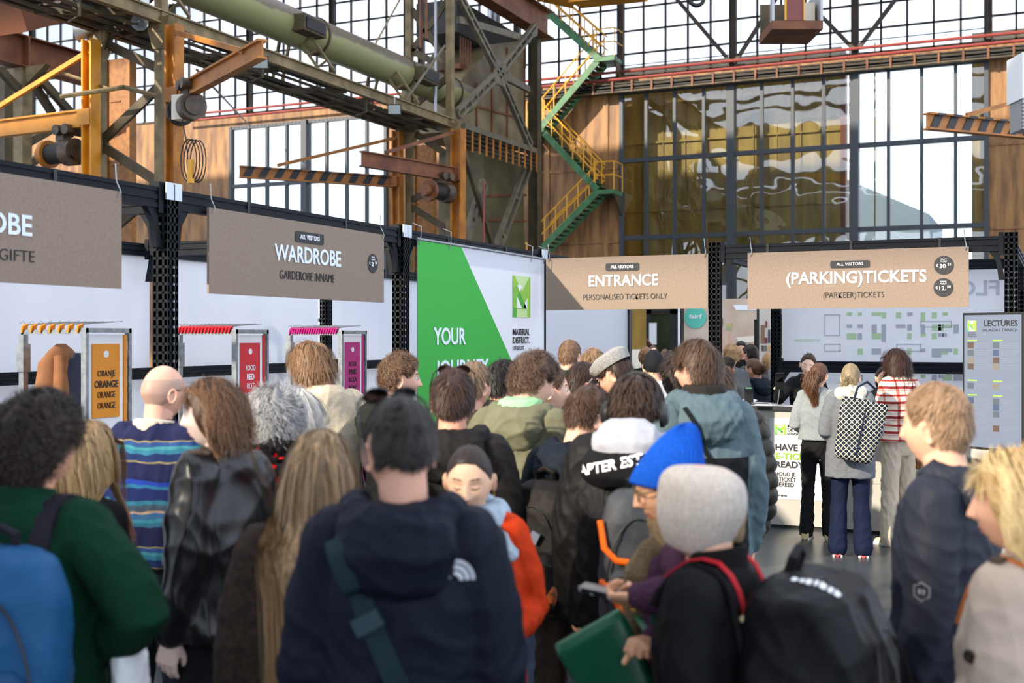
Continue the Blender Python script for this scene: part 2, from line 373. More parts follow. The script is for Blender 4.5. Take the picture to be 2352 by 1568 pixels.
# ------------------------------------------------------------------ lattice columns
def lattice_column(xa, xb, y, z1, zig, label, name='lattice_column'):
    t = thing(name, label, 'column', ((xa+xb)/2, y, 0))
    for x in (xa, xb): MB().bb((x-.09, y-.09, 0), (x+.09, y+.09, z1)).build('leg', OLIVE, t)
    m = MB()
    for z0, za in zig: m.beam((xa+.08, y, z0), (xb-.08, y, za), .07, .18)
    m.build('bracing', OLIVED, t)
    m = MB()
    for x in (xa, xb):
        m.bb((x-.16, y-.13, E+5.72), (x+.16, y+.13, E+6.0)); m.prism([(x-.3, y-.12, E+6), (x+.3, y-.12, E+6), (x+.1, y-.12, E+5.4), (x-.1, y-.12, E+5.4)], (0, .24, 0))
    m.build('bracket', OLIVE, t); return t
Z = lambda y_px, d: E+(HY-y_px)*d/F
lattice_column(-16.5, -15.0, 17.2, E+10.4, [(Z(85, 22), Z(160, 22)), (Z(312, 22), Z(205, 22)), (Z(328, 22), Z(420, 22)), (Z(540, 22), Z(440, 22)), (Z(560, 22), Z(640, 22)), (Z(80, 22), Z(-20, 22))],
               'olive steel lattice column with two legs rising behind the left wardrobe rack')
lattice_column(-16.3, -15.0, 29.0, E+10.4, [(Z(115, 33), Z(10, 33)), (Z(20, 33), Z(150, 33)), (Z(115, 33), Z(165, 33)), (Z(300, 33), Z(360, 33)), (Z(458, 33), Z(420, 33)), (Z(475, 33), Z(530, 33)), (Z(245, 33), Z(185, 33))],
               'olive steel lattice column at the end of the walkway, beside the big hopper')
one(MB().ibeam((-15.5, 36.2, 0), (-15.5, 36.2, E+10.3), .34, .36, up=(1, 0, 0)), 'steel_column', OLIVED, 'dark brown steel column between the hopper and the zigzag staircase', 'column')
for px, y, zt, lab in ((52, 22.3, E+7.0, 'olive column under the rusty crane girder at the far left'), (12, 26, E+9, 'dark steel column at the left edge behind the rusty crane girder')):
    x = onY(px, 200, y).x; one(MB().bb((x-.16, y-.16, 0), (x+.16, y+.16, zt)).prism([(x-.9, y-.1, zt), (x+.9, y-.1, zt), (x+.16, y-.1, zt-.5), (x-.16, y-.1, zt-.5)], (0, .2, 0)), 'steel_column', OLIVE if px > 30 else OLIVED, lab, 'column')
# perforated orange plate column between the legs
for px, y, wd, lab in ((275, 18.4, .62, 'tall perforated orange plate between the legs of the left lattice column'), (975, 30.3, .62, 'orange plate mast between the legs of the lattice column by the hopper')):
    x = onY(px, 200, y).x; m = MB().bb((x-wd/2, y-.04, 0), (x+wd/2, y+.04, E+5.7))
    for k in (-1, 1): m.bb((x+k*wd/2-.04, y-.1, 0), (x+k*wd/2+.04, y+.1, E+5.7))
    for i in range(9): m.bb((x-wd*.35, y-.06, 1.5+i*.65), (x+wd*.1, y-.035, 1.53+i*.65))
    one(m, 'plate_column', mat('perforated_orange', '9c6420', .5, c2='7d4e18', scale=8, detail=2), lab, 'column')
m = MB()
# walkway
wk = thing('walkway', 'overhead steel walkway with open grating running between the two lattice columns', 'walkway', (-15.7, 20, E+6.0))
for x in (-14.95, -16.5): MB().ibeam((x, 6, E+6.0), (x, 29.2, E+6.0), .14, .26).build('girder', OLIVE if x > -15.5 else OLIVED, wk)
m = MB(); random.seed(4)
for i in range(6): x = -16.3+i*.24; y = 6; 
y = 6.0
while y < 29:
    l = random.uniform(1.5, 3.2)
    for i in range(5):
        if random.random() < .78: x = -16.28+i*.28; m.bb((x-.1, y, E+5.98), (x+.1, min(29, y+l-.12), E+6.02))
    y += l
m.build('grating', DARK, wk); m = MB()
for i in range(13): y = 6.3+i*1.85; m.beam((-16.45, y, E+5.88), (-15.0, y+(.7 if i % 2 else 0), E+5.88), .08, .12)
for x in (-16.1, -15.7, -15.35): m.tube((x, 6, E+5.84), (x, 29, E+5.84), .035, 6)
m.build('crossbeam', OLIVED, wk)
for y in (11.5, 15.2, 20.4, 24.6): MB().path([(-15.05, y, E+5.9), (-15.05, y, E+5.55), (-15.4, y+.1, E+5.5)], .03).build('hanger', OLIVED, wk)
# big pipe
pp = thing('duct_pipe', 'huge olive green pipe with a dusty top running above the walkway to the hopper', 'pipe', (-15.75, 20, E+7.1))
PIPE = mat('olive_pipe', '77764f', .45, c2='64623f', scale=1.2, detail=6)
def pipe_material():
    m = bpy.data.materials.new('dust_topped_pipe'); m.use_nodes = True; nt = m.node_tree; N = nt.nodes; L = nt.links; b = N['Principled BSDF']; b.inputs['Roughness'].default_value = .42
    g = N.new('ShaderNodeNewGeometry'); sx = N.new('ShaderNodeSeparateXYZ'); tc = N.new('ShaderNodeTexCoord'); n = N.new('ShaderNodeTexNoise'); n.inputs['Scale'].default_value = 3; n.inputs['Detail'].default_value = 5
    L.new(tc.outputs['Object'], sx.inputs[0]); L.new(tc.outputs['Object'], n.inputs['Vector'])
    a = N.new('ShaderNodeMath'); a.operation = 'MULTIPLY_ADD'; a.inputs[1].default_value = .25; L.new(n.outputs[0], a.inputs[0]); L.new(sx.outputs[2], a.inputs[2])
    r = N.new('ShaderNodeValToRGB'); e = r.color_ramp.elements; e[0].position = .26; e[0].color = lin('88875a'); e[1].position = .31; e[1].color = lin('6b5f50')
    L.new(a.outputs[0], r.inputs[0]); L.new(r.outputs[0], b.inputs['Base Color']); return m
PR = .43
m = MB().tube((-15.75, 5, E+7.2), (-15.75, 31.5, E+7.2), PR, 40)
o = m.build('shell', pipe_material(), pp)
m = MB()
for y in (13.4, 18.3, 23.4, 27.6, 29.6, 30.4): MB().tube((-15.75, y-.035, E+7.2), (-15.75, y+.035, E+7.2), PR+.035, 40).build('flange', OLIVED, pp)
for y in (15.6, 22.4, 28.0): MB().bb((-15.5, y-.45, E+6.95), (-15.05, y+.45, E+7.32)).build('vent_hood', OLIVED, pp); MB().bb((-15.04, y-.38, E+7.0), (-15.02, y+.38, E+7.26)).build('vent_opening', BLACK, pp)
for y in (11, 17.5, 22.6, 26.6):
    for k in (-1, 1): MB().lat((-15.75+k*.75, y+.35, E+6.1), (-15.75+k*.3, y, E+6.9), .35, .05, 3, up=(0, 1, 0)).build('support', OLIVE, pp)
# hopper and ducts by column B
hp = thing('hopper', 'big olive brown steel hopper with sloping top that the pipe runs into', 'hopper', (-16.6, 33, 0))
XP = -15.75
def prof(pts): return [onX(a, b, XP) for a, b in pts]
HOP = mat('hopper_plate', '857657', .55, c2='64563b', scale=1.2, detail=5); HOPT = mat('hopper_dusty_top', '6b5d49', .7, c2='57493a', scale=2)
MB().prism(prof([(1056, 192), (1062, 178), (1110, 130), (1126, 102), (1205, 92), (1205, 345), (1056, 300)]), (-2.0, 0, 0)).build('body', HOP, hp)
MB().prism(prof([(1112, 345), (1200, 352), (1212, 800), (1112, 800)]), (-1.6, 0, 0)).build('duct', mat('duct_plate', '5e5535', .55, c2='4a4229', scale=1.5), hp)
m = MB()
for a, b in (((1062, 235), (1205, 275)), ((1130, 120), (1130, 330)), ((1165, 110), (1165, 335)), ((1095, 190), (1095, 320)), ((1112, 450), (1208, 448)), ((1112, 505), (1208, 507)), ((1205, 92), (1205, 345)), ((1140, 170), (1203, 200))):
    m.beam(onX(*a, XP+.02), onX(*b, XP+.02), .05, .07)
m.build('seam', RUST, hp)
MB().bb((-17.3, 31.2, E+9.2), (-15.9, 36.4, E+10.2)).build('cowl', DARK, hp)
xb = thing('cross_brace', 'riveted grey steel cross brace in front of the hopper', 'brace', (-14.9, 32.5, E+8))
c0, c1, c2, c3, cc = [onX(a, b, -14.9) for a, b in ((1052, 262), (1229, 62), (1056, -8), (1218, 335), (1146, 168))]
STEELG = mat('grey_brown_steel', '6f6550', .55, c2='575042', scale=3)
for p, q in ((c0, cc), (cc, c1), (c2, cc), (cc, c3)): MB().lat(p, q, .3, .09, 7, up=(1, 0, 0)).build('arm', STEELG, xb)
MB().box(cc+V(.03, 0, 0), (.06, .75, .75)).build('gusset', STEELG, xb)
MB().prism([onX(a, b, -14.88) for a, b in ((1218, 78), (1232, 58), (1232, 82), (1222, 86))], (.05, 0, 0)).build('end_plate', STEELG, xb)
MB().beam(onX(1052, 45, -15), onX(1215, 92, -15), .12, .2).build('strut', STEELG, xb)
MB().beam(onX(1150, 172, -15), onX(1214, 205, -15), .12, .2).build('strut', STEELG, xb)
lt = thing('cable_ladder', 'rusty cable ladder beam sloping past the hopper behind the jib crane', 'cable tray', (-15, 32, E+5.8))
p, q = onX(1063, 318, -14.95), onX(1228, 372, -14.95)
MB().beam(p+V(0, 0, .35), q+V(0, 0, .35), .2, .16).build('beam', STEELG, lt); m = MB()
for k in range(4): m.beam(p+V(0, 0, .22-k*.13), q+V(0, 0, .22-k*.13), .1, .05)
m.build('cable', DARK, lt); m = MB()
for i in range(12): c = p.lerp(q, i/11); MB().bb((c.x+.05, c.y-.03, c.z-.32), (c.x+.09, c.y+.03, c.z+.28)).build('rib', ORANGE, lt)
for a, b, lab in (((1146, 560), (1216, 372), 'pale steel ladder brace leaning against the duct under the cable ladder'), ((1072, 545), (1112, 420), 'short steel ladder brace left of the duct')):
    one(MB().lat((lambda p_, q_: p_+(p_-q_)*(p_.z/(q_.z-p_.z)))(onX(*a, -15.2), onX(*b, -15.2)), onX(*b, -15.2), .4, .1, 6, up=(1, 0, 0)), 'ladder_brace', STEELG, lab, 'brace')
one(MB().beam(onX(1064, 345, -15), (lambda p_, q_: p_+(p_-q_)*(p_.z/(q_.z-p_.z)))(onX(1130, 560, -15), onX(1064, 345, -15)), .12, .16), 'steel_strut', OLIVED, 'dark strut falling behind the hoist toward the green banner', 'brace')
one(MB().tube(onX(1111, 418, -14.8), (onX(1111, 418, -14.8).x, onX(1111, 418, -14.8).y, 0), .035, 6), 'red_pipe', REDP, 'short vertical red pipe left of the olive duct', 'pipe')
pl = thing('platform', 'small rust red railed platform beside the top of the hopper', 'platform', onX(1075, 145, -16.4))
p, q = onX(1044, 150, -16.2), onX(1130, 140, -16.2)
MB().bb((-16.9, p.y, p.z-.1), (-16.0, q.y-2, p.z+.05)).build('deck', RUST, pl); m = MB()
for i in range(5): y = p.y+(q.y-2-p.y)*i/4; m.tube((-16.0, y, p.z), (-16.0, y, p.z+1.1), .03, 6)
for h in (.55, 1.1): m.tube((-16.0, p.y, p.z+h), (-16.0, q.y-2, p.z+h), .03, 6)
m.build('railing', RUST, pl)
for k, (px, lab) in enumerate(((1127, 'left of two bent grey vent pipes above the hopper'), (1138, 'right of two bent grey vent pipes above the hopper'))):
    p = onX(px, 0, -16.3); one(MB().path([p+V(0, 0, .5), onX(px, 70, -16.3), onX(px-4, 84, -16.3), onX(px-22, 92, -16.3), onX(px-45, 97, -16.3)], .11, 10), 'vent_pipe', GREYM, lab, 'pipe')
# crane girders
one(MB().ibeam((-15.2, 14, E+10.6), (-15.2, 36.6, E+10.6), .5, .9), 'crane_girder', RUST, 'rusty crane girder above the hopper at the top of the picture', 'girder')
m = MB().ibeam((-24, 10, E+7.4), (-24, 25.5, E+7.4), .45, .82)
for y in (18.5, 22.3): m.bb((-23.95, y-.03, E+7.0), (-23.78, y+.03, E+7.8))
one(m, 'crane_girder', RUST, 'long rust brown crane girder at the far left', 'girder')
for i, (a, b, X, lab) in enumerate((((70, 155), (165, 262), -24, 'knee brace leaning right from the far left column'), ((60, 165), (120, 260), -24.3, 'second brace close beside the far left column'),
        ((0, 160), (42, 205), -24, 'brace left of the far left column'), ((60, 330), (120, 296), -24, 'low brace rising right behind the left hoist'), ((52, 386), (140, 330), -24, 'lowest brace at left just above the rack beam'))):
    one(MB().beam(onX(*a, X), onX(*b, X), .16, .2), 'steel_strut', OLIVED, lab, 'brace')
one(MB().beam(onX(0, 40, -19), onX(88, 18, -19), 1.2, .7), 'steel_box_beam', mat('brown_box', '6d3f22', .6), 'brown boxed beam end in the upper left corner', 'girder')
yg = MB(); p, q, r = atd(1238, -6, 27), atd(1322, 12, 27), atd(1475, -4, 26)
yg.beam(p+V(0, 0, .2), q+V(0, 0, .2), .6, .4); yg.beam(q+V(0, 0, .2), r+V(0, 0, .2), .6, .4)
one(yg, 'crane_bridge', YELLOW, 'yellow crane bridge just showing at the top edge above the staircase', 'crane')
cb = thing('operator_cab', 'small hanging crane operator cab with rusty floor at the top of the picture', 'crane cab', atd(1828, 30, 27))
c = atd(1830, 72, 27); x = RT; f_ = FW
def cabbox(m, a, b, z0, z1, d0, d1):
    q = Matrix((RT, FW, UP)).transposed(); return m.box(c+RT*(a+b)/2+FW*(d0+d1)/2+UP*(z0+z1)/2, (b-a, d1-d0, z1-z0), rot=q)
cabbox(MB(), -.62, .56, 0, .2, -.2, 1.2).build('floor_pan', RUST, cb)
cabbox(MB(), -.6, .54, .2, .95, 1.15, 1.2).build('rear_panel', OLIVED, cb)
m = MB(); cabbox(m, -.62, -.56, .2, .95, -.2, 0); cabbox(m, .5, .56, .2, .95, -.2, 1.2); m.build('frame', GREYM, cb)
cabbox(MB(), -.3, .1, .2, .95, -.21, -.17).build('door_panel', mat('cab_maroon', '7a3f38', .6), cb)
cabbox(MB(), -.33, -.29, .2, .95, -.23, -.16).build('edge_strip', YRAIL, cb); cabbox(MB(), .1, .13, .2, .95, -.23, -.16).build('edge_strip', YRAIL, cb)
cabbox(MB(), .2, .45, .2, .7, .1, .5).build('control_desk', mat('cream_paint', 'd5cdb8', .5), cb)
hk = thing('crane_hook', 'black crane hook hanging at the top edge left of the operator cab', 'hook', atd(1600, 4, 27))
c = atd(1600, -4, 27); MB().path([c+RT*.17*math.cos(a)+UP*.17*math.sin(a) for a in [R(x) for x in range(100, 440, 20)]], .05, 8).build('hook', BLACK, hk)
MB().tube(c+UP*.17, c+UP*.6, .05).build('shank', BLACK, hk)
# ------------------------------------------------------------------ jib cranes and hoists
STR = BLACK
def jib(name, label, mast, ztop, a, b, h, w_, mm, tie=None, stripes=0, mast_w=.25, mast_lo=0):
    t = thing(name, label, 'jib crane', (mast[0], mast[1], mast_lo)); mx, my = mast
    MB().ibeam((mx, my, mast_lo), (mx, my, ztop), mast_w, mast_w, t=.04, up=(1, 0, 0)).build('mast', mm[0], t)
    MB().ibeam(a, b, w_, h, t=.035).build('boom', mm[1], t)
    if tie: MB().beam(tie[0], tie[1], .07, .09).build('tie_bar', mm[1], t)
    if stripes:
        d = (b-a).normalized(); n = d.cross(UP).normalized(); L_ = (b-a).length; m = MB(); s = -1 if n.dot(EYEP-a) < 0 else 1
        k = int(L_/.42)
        for i in range(k):
            o_ = b-d*(i*.42+.06); pf = n*s*.022
            m.prism([o_+pf-UP*h*.45, o_+pf-d*.2-UP*h*.45, o_+pf-d*.36+UP*h*.45, o_+pf-d*.16+UP*h*.45], n*s*.012)
            m.prism([o_+n*s*(w_/2)-d*.16+UP*h*.36, o_+n*s*(w_/2)-d*.36+UP*h*.36, o_+n*s*(w_/2)-d*.36+UP*h*.5, o_+n*s*(w_/2)-d*.16+UP*h*.5], n*s*.01)
        m.build('warning_stripe', BLACK, t)
    m = MB().box(a+(b-a)*.02, (.3, .3, h*.9)); m.build('bracket', mm[1], t)
    return t
mA = onY(400, 222, 17.0); eA = atd(603, 110, 17.9); eA.z = mA.z
jib('jib_crane', 'orange jib crane whose boom points up right from the left lattice column', (mA.x, 17.0), onY(400, 58, 17).z, mA, eA, .3, .16, (ORANGE, ORANGE), (onY(403, 74, 16.9), atd(560, 118, 18.5)))
mL = onY(209, 270, 16.9); eL = atd(-40, 298, 23.6); eL.z = mL.z
jib('jib_crane', 'bright yellow jib crane at the far left edge with a long tie bar', (mL.x, 16.9), onY(209, 92, 16.9).z, mL, eL, .34, .16, (YELLOW, YELLOW), (onY(205, 118, 16.9), atd(-30, 262, 23.4)))
mB = onY(1052, 402, 28.7); eB = atd(830, 362, 29.2); eB.z = mB.z
jib('jib_crane', 'orange jib crane with a rusty boom beside the hopper, over the green banner', (mB.x, 28.7), onY(1052, 297, 28.7).z, mB, eB, .4, .18, (ORANGE, RUST), (onY(1045, 303, 28.6), atd(885, 350, 29.9)), mast_w=.32)
mC = onY(913, 418, 28.7); eC = atd(550, 394, 30.9); eC.z = mC.z
jib('jib_crane', 'orange and black striped jib crane pointing left before the left glass wall', (mC.x, 28.7), onY(913, 300, 28.7).z, mC, eC, .32, .18, (ORANGE, ORANGE), (onY(908, 317, 28.6), atd(637, 380, 31.2)), stripes=1)
eR = atd(2128, 278, 23.4); mR = atd(2460, 308, 25.0); mR.z = eR.z
jib('jib_crane', 'orange and black striped jib boom reaching in from the right edge', (mR.x, mR.y), mR.z+1.4, mR, eR, .34, .2, (ORANGE, ORANGE), (atd(2220, 264, 23.8), atd(2460, 200, 25)), stripes=1, mast_lo=0)
def hoist(c, d, s, label, box=None, pend=False, mdl=ORANGE):
    """electric chain hoist hanging below a boom; d = boom direction"""
    t = thing('electric_hoist', label, 'hoist', c); d = Vector(d).normalized(); n = d.cross(UP).normalized(); c = Vector(c)
    RUB = mat('greasy_motor', '5b4632', .5, c2='2f261d', scale=6)
    MB().tube(c-d*.38*s, c+d*.1*s, .2*s, 20).build('drum', DARK, t)
    m = MB().tube(c+d*.1*s, c+d*.36*s, .26*s, 22).tube(c+d*.36*s, c+d*.42*s, .18*s, 20); m.build('gearbox', RUB, t)
    m = MB().tube(c-d*.46*s, c-d*.36*s, .27*s, 22).tube(c-d*.64*s, c-d*.46*s, .15*s, 16); m.build('motor', mdl, t)
    m = MB().box(c+UP*.34*s, (.2*s, .2*s, .22*s)).tube(c+UP*.42*s-n*.2*s, c+UP*.42*s+n*.2*s, .1*s, 14).tube(c+UP*.42*s-n*.2*s+d*.25*s, c+UP*.42*s+n*.2*s+d*.25*s, .1*s, 14); m.build('trolley', RUB, t)
    if box: MB().box(Vector(box), (.26, .26, .44)).build('control_box', mat('cream_box', 'd8d2c0', .5), t)
    if pend:
        b = Vector(box)+V(0, 0, -.2); m = MB()
        for k in range(4): m.path([b+V(.1*math.cos(a)*1.8+.15+.03*k, .05*k, -.75+.38*math.sin(a)) for a in [R(x) for x in range(90+20*k, 451+20*k, 24)]], .012, 5)
        m.path([b, b+V(.1, 0, -.4), b+V(.15, 0, -.9), b+V(.2, 0, -1.0)], .012, 5); m.build('cable', BLACK, t)
        MB().box(b+V(.2, 0, -.95), (.09, .08, .42)).build('pendant', YRAIL, t)
    return t
dA = (eA-mA).normalized(); ch = mA+dA*.75-UP*.34
hoist(ch, (eA-mA), .95, 'greasy chain hoist with cream control box under the boom beside the left lattice column', box=onY(418, 248, 16.6), pend=True, mdl=DARK)
dL = (eL-mL).normalized(); hoist(mL+dL*.75-UP*.62, -(eL-mL), 1.0, 'orange chain hoist under the bright yellow boom at the far left', mdl=ORANGE)
dB = (eB-mB).normalized(); hoist(mB+dB*.75-UP*.55, -(eB-mB), 1.05, 'greasy black hoist under the rusty boom beside the hopper', mdl=RUST)
# lamps, horns and small fittings
def flood(p, label):
    t = thing('floodlight', label, 'floodlight', p); p = Vector(p); d = (EYEP+V(-3, 0, -2)-p).normalized(); q = d.to_track_quat('Y', 'Z').to_matrix()
    MB().box(p, (.34, .08, .26), rot=q).build('housing', DARK, t); MB().box(p+d*.045, (.3, .01, .22), rot=q).build('lens', mat('lamp_lens', 'aab4b0', .15), t)
    MB().tube(p+UP*.12, p+UP*.32, .02).build('bracket', GREYM, t)
flood(onX(598, 143, -14.8), 'square floodlight under the walkway, near the tip of the orange boom'); flood(onX(906, 251, -14.8), 'square floodlight under the far end of the walkway')
def horn(p, d, label):
    t = thing('horn_loudspeaker', label, 'loudspeaker', p); p = Vector(p)
    MB().lathe(p, [(.05, -.2), (.06, -.05), (.07, 0), (.15, .18), (.16, .2), (.1, .16), (.02, .05)], 16, ax=d).build('horn', GREYM, t)
    MB().tube(p, p+UP*.25, .02).build('bracket', DARK, t)
horn(onY(318, 48, 17.0), (.7, -.6, -.35), 'grey horn loudspeaker between the tops of the left column legs'); horn(onY(198, 72, 17.0), (-.8, -.4, -.3), 'grey horn loudspeaker left of the left lattice column')
horn(onY(1005, 282, 28.9), (.7, -.6, -.35), 'grey horn loudspeaker between the legs of the column by the hopper'); horn(onY(912, 280, 28.9), (-.8, -.4, -.3), 'grey horn loudspeaker left of the column by the hopper')
for a, b, lab in (((205, 60), (330, 35), 'thin dark bracket bar holding the horns on the left column'), ((905, 288), (1010, 272), 'thin dark bracket bar holding the horns on the column by the hopper')):
    yy = 17.0 if a[0] < 500 else 28.9; one(MB().tube(onY(*a, yy), onY(*b, yy), .025, 6), 'bracket_bar', DARK, lab, 'bar')
one(MB().tube(onY(138, 165, 17), onY(255, 0+205, 17)*1.0, .03, 6).tube(onY(140, 222, 16.6), onY(285, 200, 16.6), .045, 6).tube(onY(285, 200, 16.6), onY(358, 220, 17), .045, 6), 'swing_bracket', OLIVE, 'thin folding bracket arm swung out across the left lattice column', 'bracket')
one(MB().bb(onY(322, -10, 16.8)[:], onY(343, 18, 17.0)[:]), 'fuse_box', mat('white_box', 'd9dcd8', .5), 'small white box at the top of the left lattice column', 'box')
for px, ya, yb, Y, lab in ((1000, -5, 280, 28.7, 'pale vertical conduit before the column by the hopper'), (966, -5, 110, 28.5, 'longer of two short rust red pipes left of the column by the hopper'), (979, -5, 90, 28.5, 'shorter of two short rust red pipes left of the column by the hopper')):
    one(MB().tube(onY(px, ya, Y), onY(px, yb, Y), .04, 8), 'conduit', GREYM if px == 1000 else RUST, lab, 'pipe')
one(MB().tube(onX(452, 160, -15.6)+V(0, 0, 0), bw(575, 290, 40.5), .03, 6), 'tension_rod', OLIVE, 'thin green rod running from the walkway to the back wall', 'rod')
one(MB().tube(onX(925, 240, -15), onX(1022, 105, -15), .035, 6), 'tension_rod', STEELG, 'thin rod crossing in front of the pipe beside the column by the hopper', 'rod')
one(MB().tube(onX(860, 105, -15.2), onX(918, 0, -15.2), .025, 6), 'tension_rod', OLIVE, 'thin pale rod rising from the top of the pipe', 'rod')
ht = thing('heater_unit', 'white wall heater unit at the right edge with a slatted grille', 'heater', atd(2365, 290, 16))
q = Matrix((RT, FW, UP)).transposed(); c = atd(2380, 182, 16)
MB().box(c, (.6, .5, .62), rot=q).build('casing', mat('white_enamel', 'e9ebea', .4), ht)
m = MB(); c2 = atd(2381, 268, 16)
for i in range(7): m.box(c2+UP*(-.16+i*.05)-FW*.2, (.56, .08, .02), rot=q)
m.box(c2, (.56, .4, .4), rot=q); m.build('grille', GREYM, ht)
# ================================================================== rack booths
RACK = mat('rack_blue_black', '12171d', .55, spec=.15)
GALV = mat('galvanised', '9aa1a4', .38, metal=.7, c2='7f878b', scale=25)
def cloth_mat(name, c, tr=.4):
    m = mat(name, c, .85); nt = m.node_tree; N = nt.nodes; L = nt.links; t = N.new('ShaderNodeBsdfTranslucent'); t.inputs[0].default_value = lin(c); x = N.new('ShaderNodeMixShader'); x.inputs[0].default_value = tr
    N['Principled BSDF'].inputs['Specular IOR Level'].default_value = .1
    L.new(N['Principled BSDF'].outputs[0], x.inputs[1]); L.new(t.outputs[0], x.inputs[2]); L.new(x.outputs[0], N['Material Output'].inputs[0]); return m
FAB = cloth_mat('white_fabric', 'e6e9f0')
KRAFT = mat('kraft_board', '8d7c6d', .8, c2='847364', scale=60, detail=2)
WHITEP = mat('white_print', 'eef1f4', .7); INK = mat('black_print', '24262a', .6)
GREENP = mat('green_print', '3fae49', .75); LIME = mat('lime_print', '8cc63f', .7)
ZT = E+.90
XL, XB, YF, YR = -4.65, -7.35, 10.88, 13.86
def upright(x, y, label, zt=ZT, clip=False):
    t = thing('rack_upright', label, 'rack post', (x, y, 0), 'perforated uprights of the rack booths'); m = MB(); w = .1; d = .09
    for s in (-1, 1):
        for k in (-.5, 0, .5): m.bb((x+k*w*.84-.012 if k else x-.014, y+s*d/2-.002, 0), (x+k*w*.84+.012 if k else x+.014, y+s*d/2+.002, zt))
        for k in (-.5, .5): m.bb((x+s*w/2-.002, y+k*d*.8-.009, 0), (x+s*w/2+.002, y+k*d*.8+.009, zt))
        m.bb((x+s*w/2-.002, y-.008, 0), (x+s*w/2+.002, y+.008, zt))
    z = .05
    while z < zt-.02:
        for s in (-1, 1): m.bb((x-w/2, y+s*d/2-.002, z), (x+w/2, y+s*d/2+.002, z+.034)); m.bb((x+s*w/2-.002, y-d/2, z), (x+s*w/2+.002, y+d/2, z+.034))
        z += .05
    m.build('profile', RACK, t, smooth=False)
    MB().bb((x-.02, y-.02, 0), (x+.02, y+.02, zt-.02)).build('core', mat('rack_inside', '3c434a', .6), t)
    MB().bb((x-.09, y-.08, 0), (x+.09, y+.08, .008)).build('foot_plate', RACK, t)
    if clip:
        for s in (-1, 1): MB().bb((x+.055, y+s*.036-.03, zt-.1), (x+.065, y+s*.036+.03, zt)).build('end_clip', mat('bright_steel', 'b9c2c8', .35, metal=.5), t)
    return t
def rbeam(a, b, label, h=.12, name='rack_beam', bracket=True, bands=2, zdir=1):
    a = Vector(a); b = Vector(b); t = thing(name, label, 'rack beam', a, 'ribbed black beams of the rack booths'); m = MB()
    d, x, z, l = m.frame(a, b)
    m.beam(a, b, .045, h)
    for k in (-.4, 0, .4): m.beam(a+z*h*k, b+z*h*k, .062, h*.2)
    m.build('profile', RACK, t)
    for p, s in ((a, 1), (b, -1)):
        m = MB().beam(p+d*s*.01, p+d*s*.05, .075, h*1.5)
        if bracket: m.prism([p+d*s*.05-x*.02-z*h*.5, p+d*s*.13-x*.02-z*h*.5, p+d*s*.07-x*.02-z*h*1.2, p+d*s*.05-x*.02-z*h*2.4, p+d*s*.0-x*.02-z*h*2.4], x*.04)
        m.build('end_bracket', RACK, t)
    m = MB()
    for i in range(bands): c = a.lerp(b, (i+.6)/(bands+.3)); m.beam(c-d*.012, c+d*.012, .07, h*1.04)
    if bands: m.build('strap_band', BLACK, t)
    return t
PY = [2.57, 5.37, 8.13, 10.98]
zb = ZT-.09
LN = ['first', 'second', 'third', 'fourth']
upright(XL, PY[1], 'perforated black rack post between the two wardrobe signs, with shiny end clips', clip=True)
upright(XL, PY[2], 'perforated black rack post between the WARDROBE sign and the green banner', clip=True)
upright(XL, PY[3], 'perforated black rack post between the green banner and the ENTRANCE sign', clip=True)
upright(XB, 8.42, 'slim rear rack post behind the white sheets, left of the middle')
upright(XB, 11.15, 'rear rack post seen under the WARDROBE sign, before the white sheets')
upright(XB, 13.9, 'rear rack post behind the green banner')
upright(-2.79, YF, 'perforated black rack post between the ENTRANCE and the tickets sign'); upright(-.2, YF, 'perforated black rack post right of the tickets sign')
upright(-2.82, YR, 'rear rack post at the left end of the floor plan banner'); upright(-.15, YR, 'rear rack post at the right end of the floor plan banner')
for y0, y1, lab in ((2.57, PY[1], 'ribbed black beam above the cut-off sign at the far left'), (PY[1], PY[2], 'ribbed black beam above the WARDROBE sign'), (PY[2], PY[3], 'ribbed black beam above the green banner'), (PY[3], 13.7, 'ribbed black beam running on behind the ENTRANCE sign')):
    rbeam((XL, y0+.05, zb), (XL, y1-.05, zb), lab)
for y0, y1, lab in ((3.0, 8.37, 'top rear beam behind the two wardrobe signs'), (8.47, 11.1, 'top rear beam between the rear posts behind the WARDROBE sign'), (11.2, 13.85, 'top rear beam behind the green banner')):
    rbeam((XB, y0, zb-.02), (XB, y1, zb-.02), lab, bracket=False, h=.11, bands=1)
for y0, y1, lab in ((3.0, 8.37, 'mid-height black rail across the white sheets at the far left'), (8.47, 11.1, 'mid-height black rail behind the red and pink racks'), (11.2, 13.85, 'mid-height black rail behind the green banner')):
    rbeam((XB+.09, y0, E-.32), (XB+.09, y1, E-.32), lab, bracket=False, h=.1, bands=0)
for y, lab in ((PY[1], 'cross beam joining front and rear post between the wardrobe signs'), (PY[2], 'cross beam joining front and rear post left of the green banner')):
    rbeam((XL-.05, y, zb-.02), (XB+.05, y+.05, zb-.02), lab, bands=0)
rbeam((-2.74, YF, zb), (-.25, YF, zb), 'ribbed beam above the tickets sign', h=.13, bands=3)
rbeam((-2.77, YR, zb), (-.2, YR, zb), 'rear top beam above the floor plan banner', h=.11, bands=1); rbeam((-2.77, YR-.1, E-.34), (-.2, YR-.1, E-.34), 'mid-height rail in front of the floor plan banner', h=.13, bands=0)
rbeam((-2.79, YF+.05, zb), (-2.82, YR-.05, zb), 'side beam from front to rear above the ticket counter, left', bands=0); rbeam((-.2, YF+.05, zb), (-.15, YR-.05, zb), 'side beam from front to rear above the ticket counter, right', bands=0)
MB_ = MB
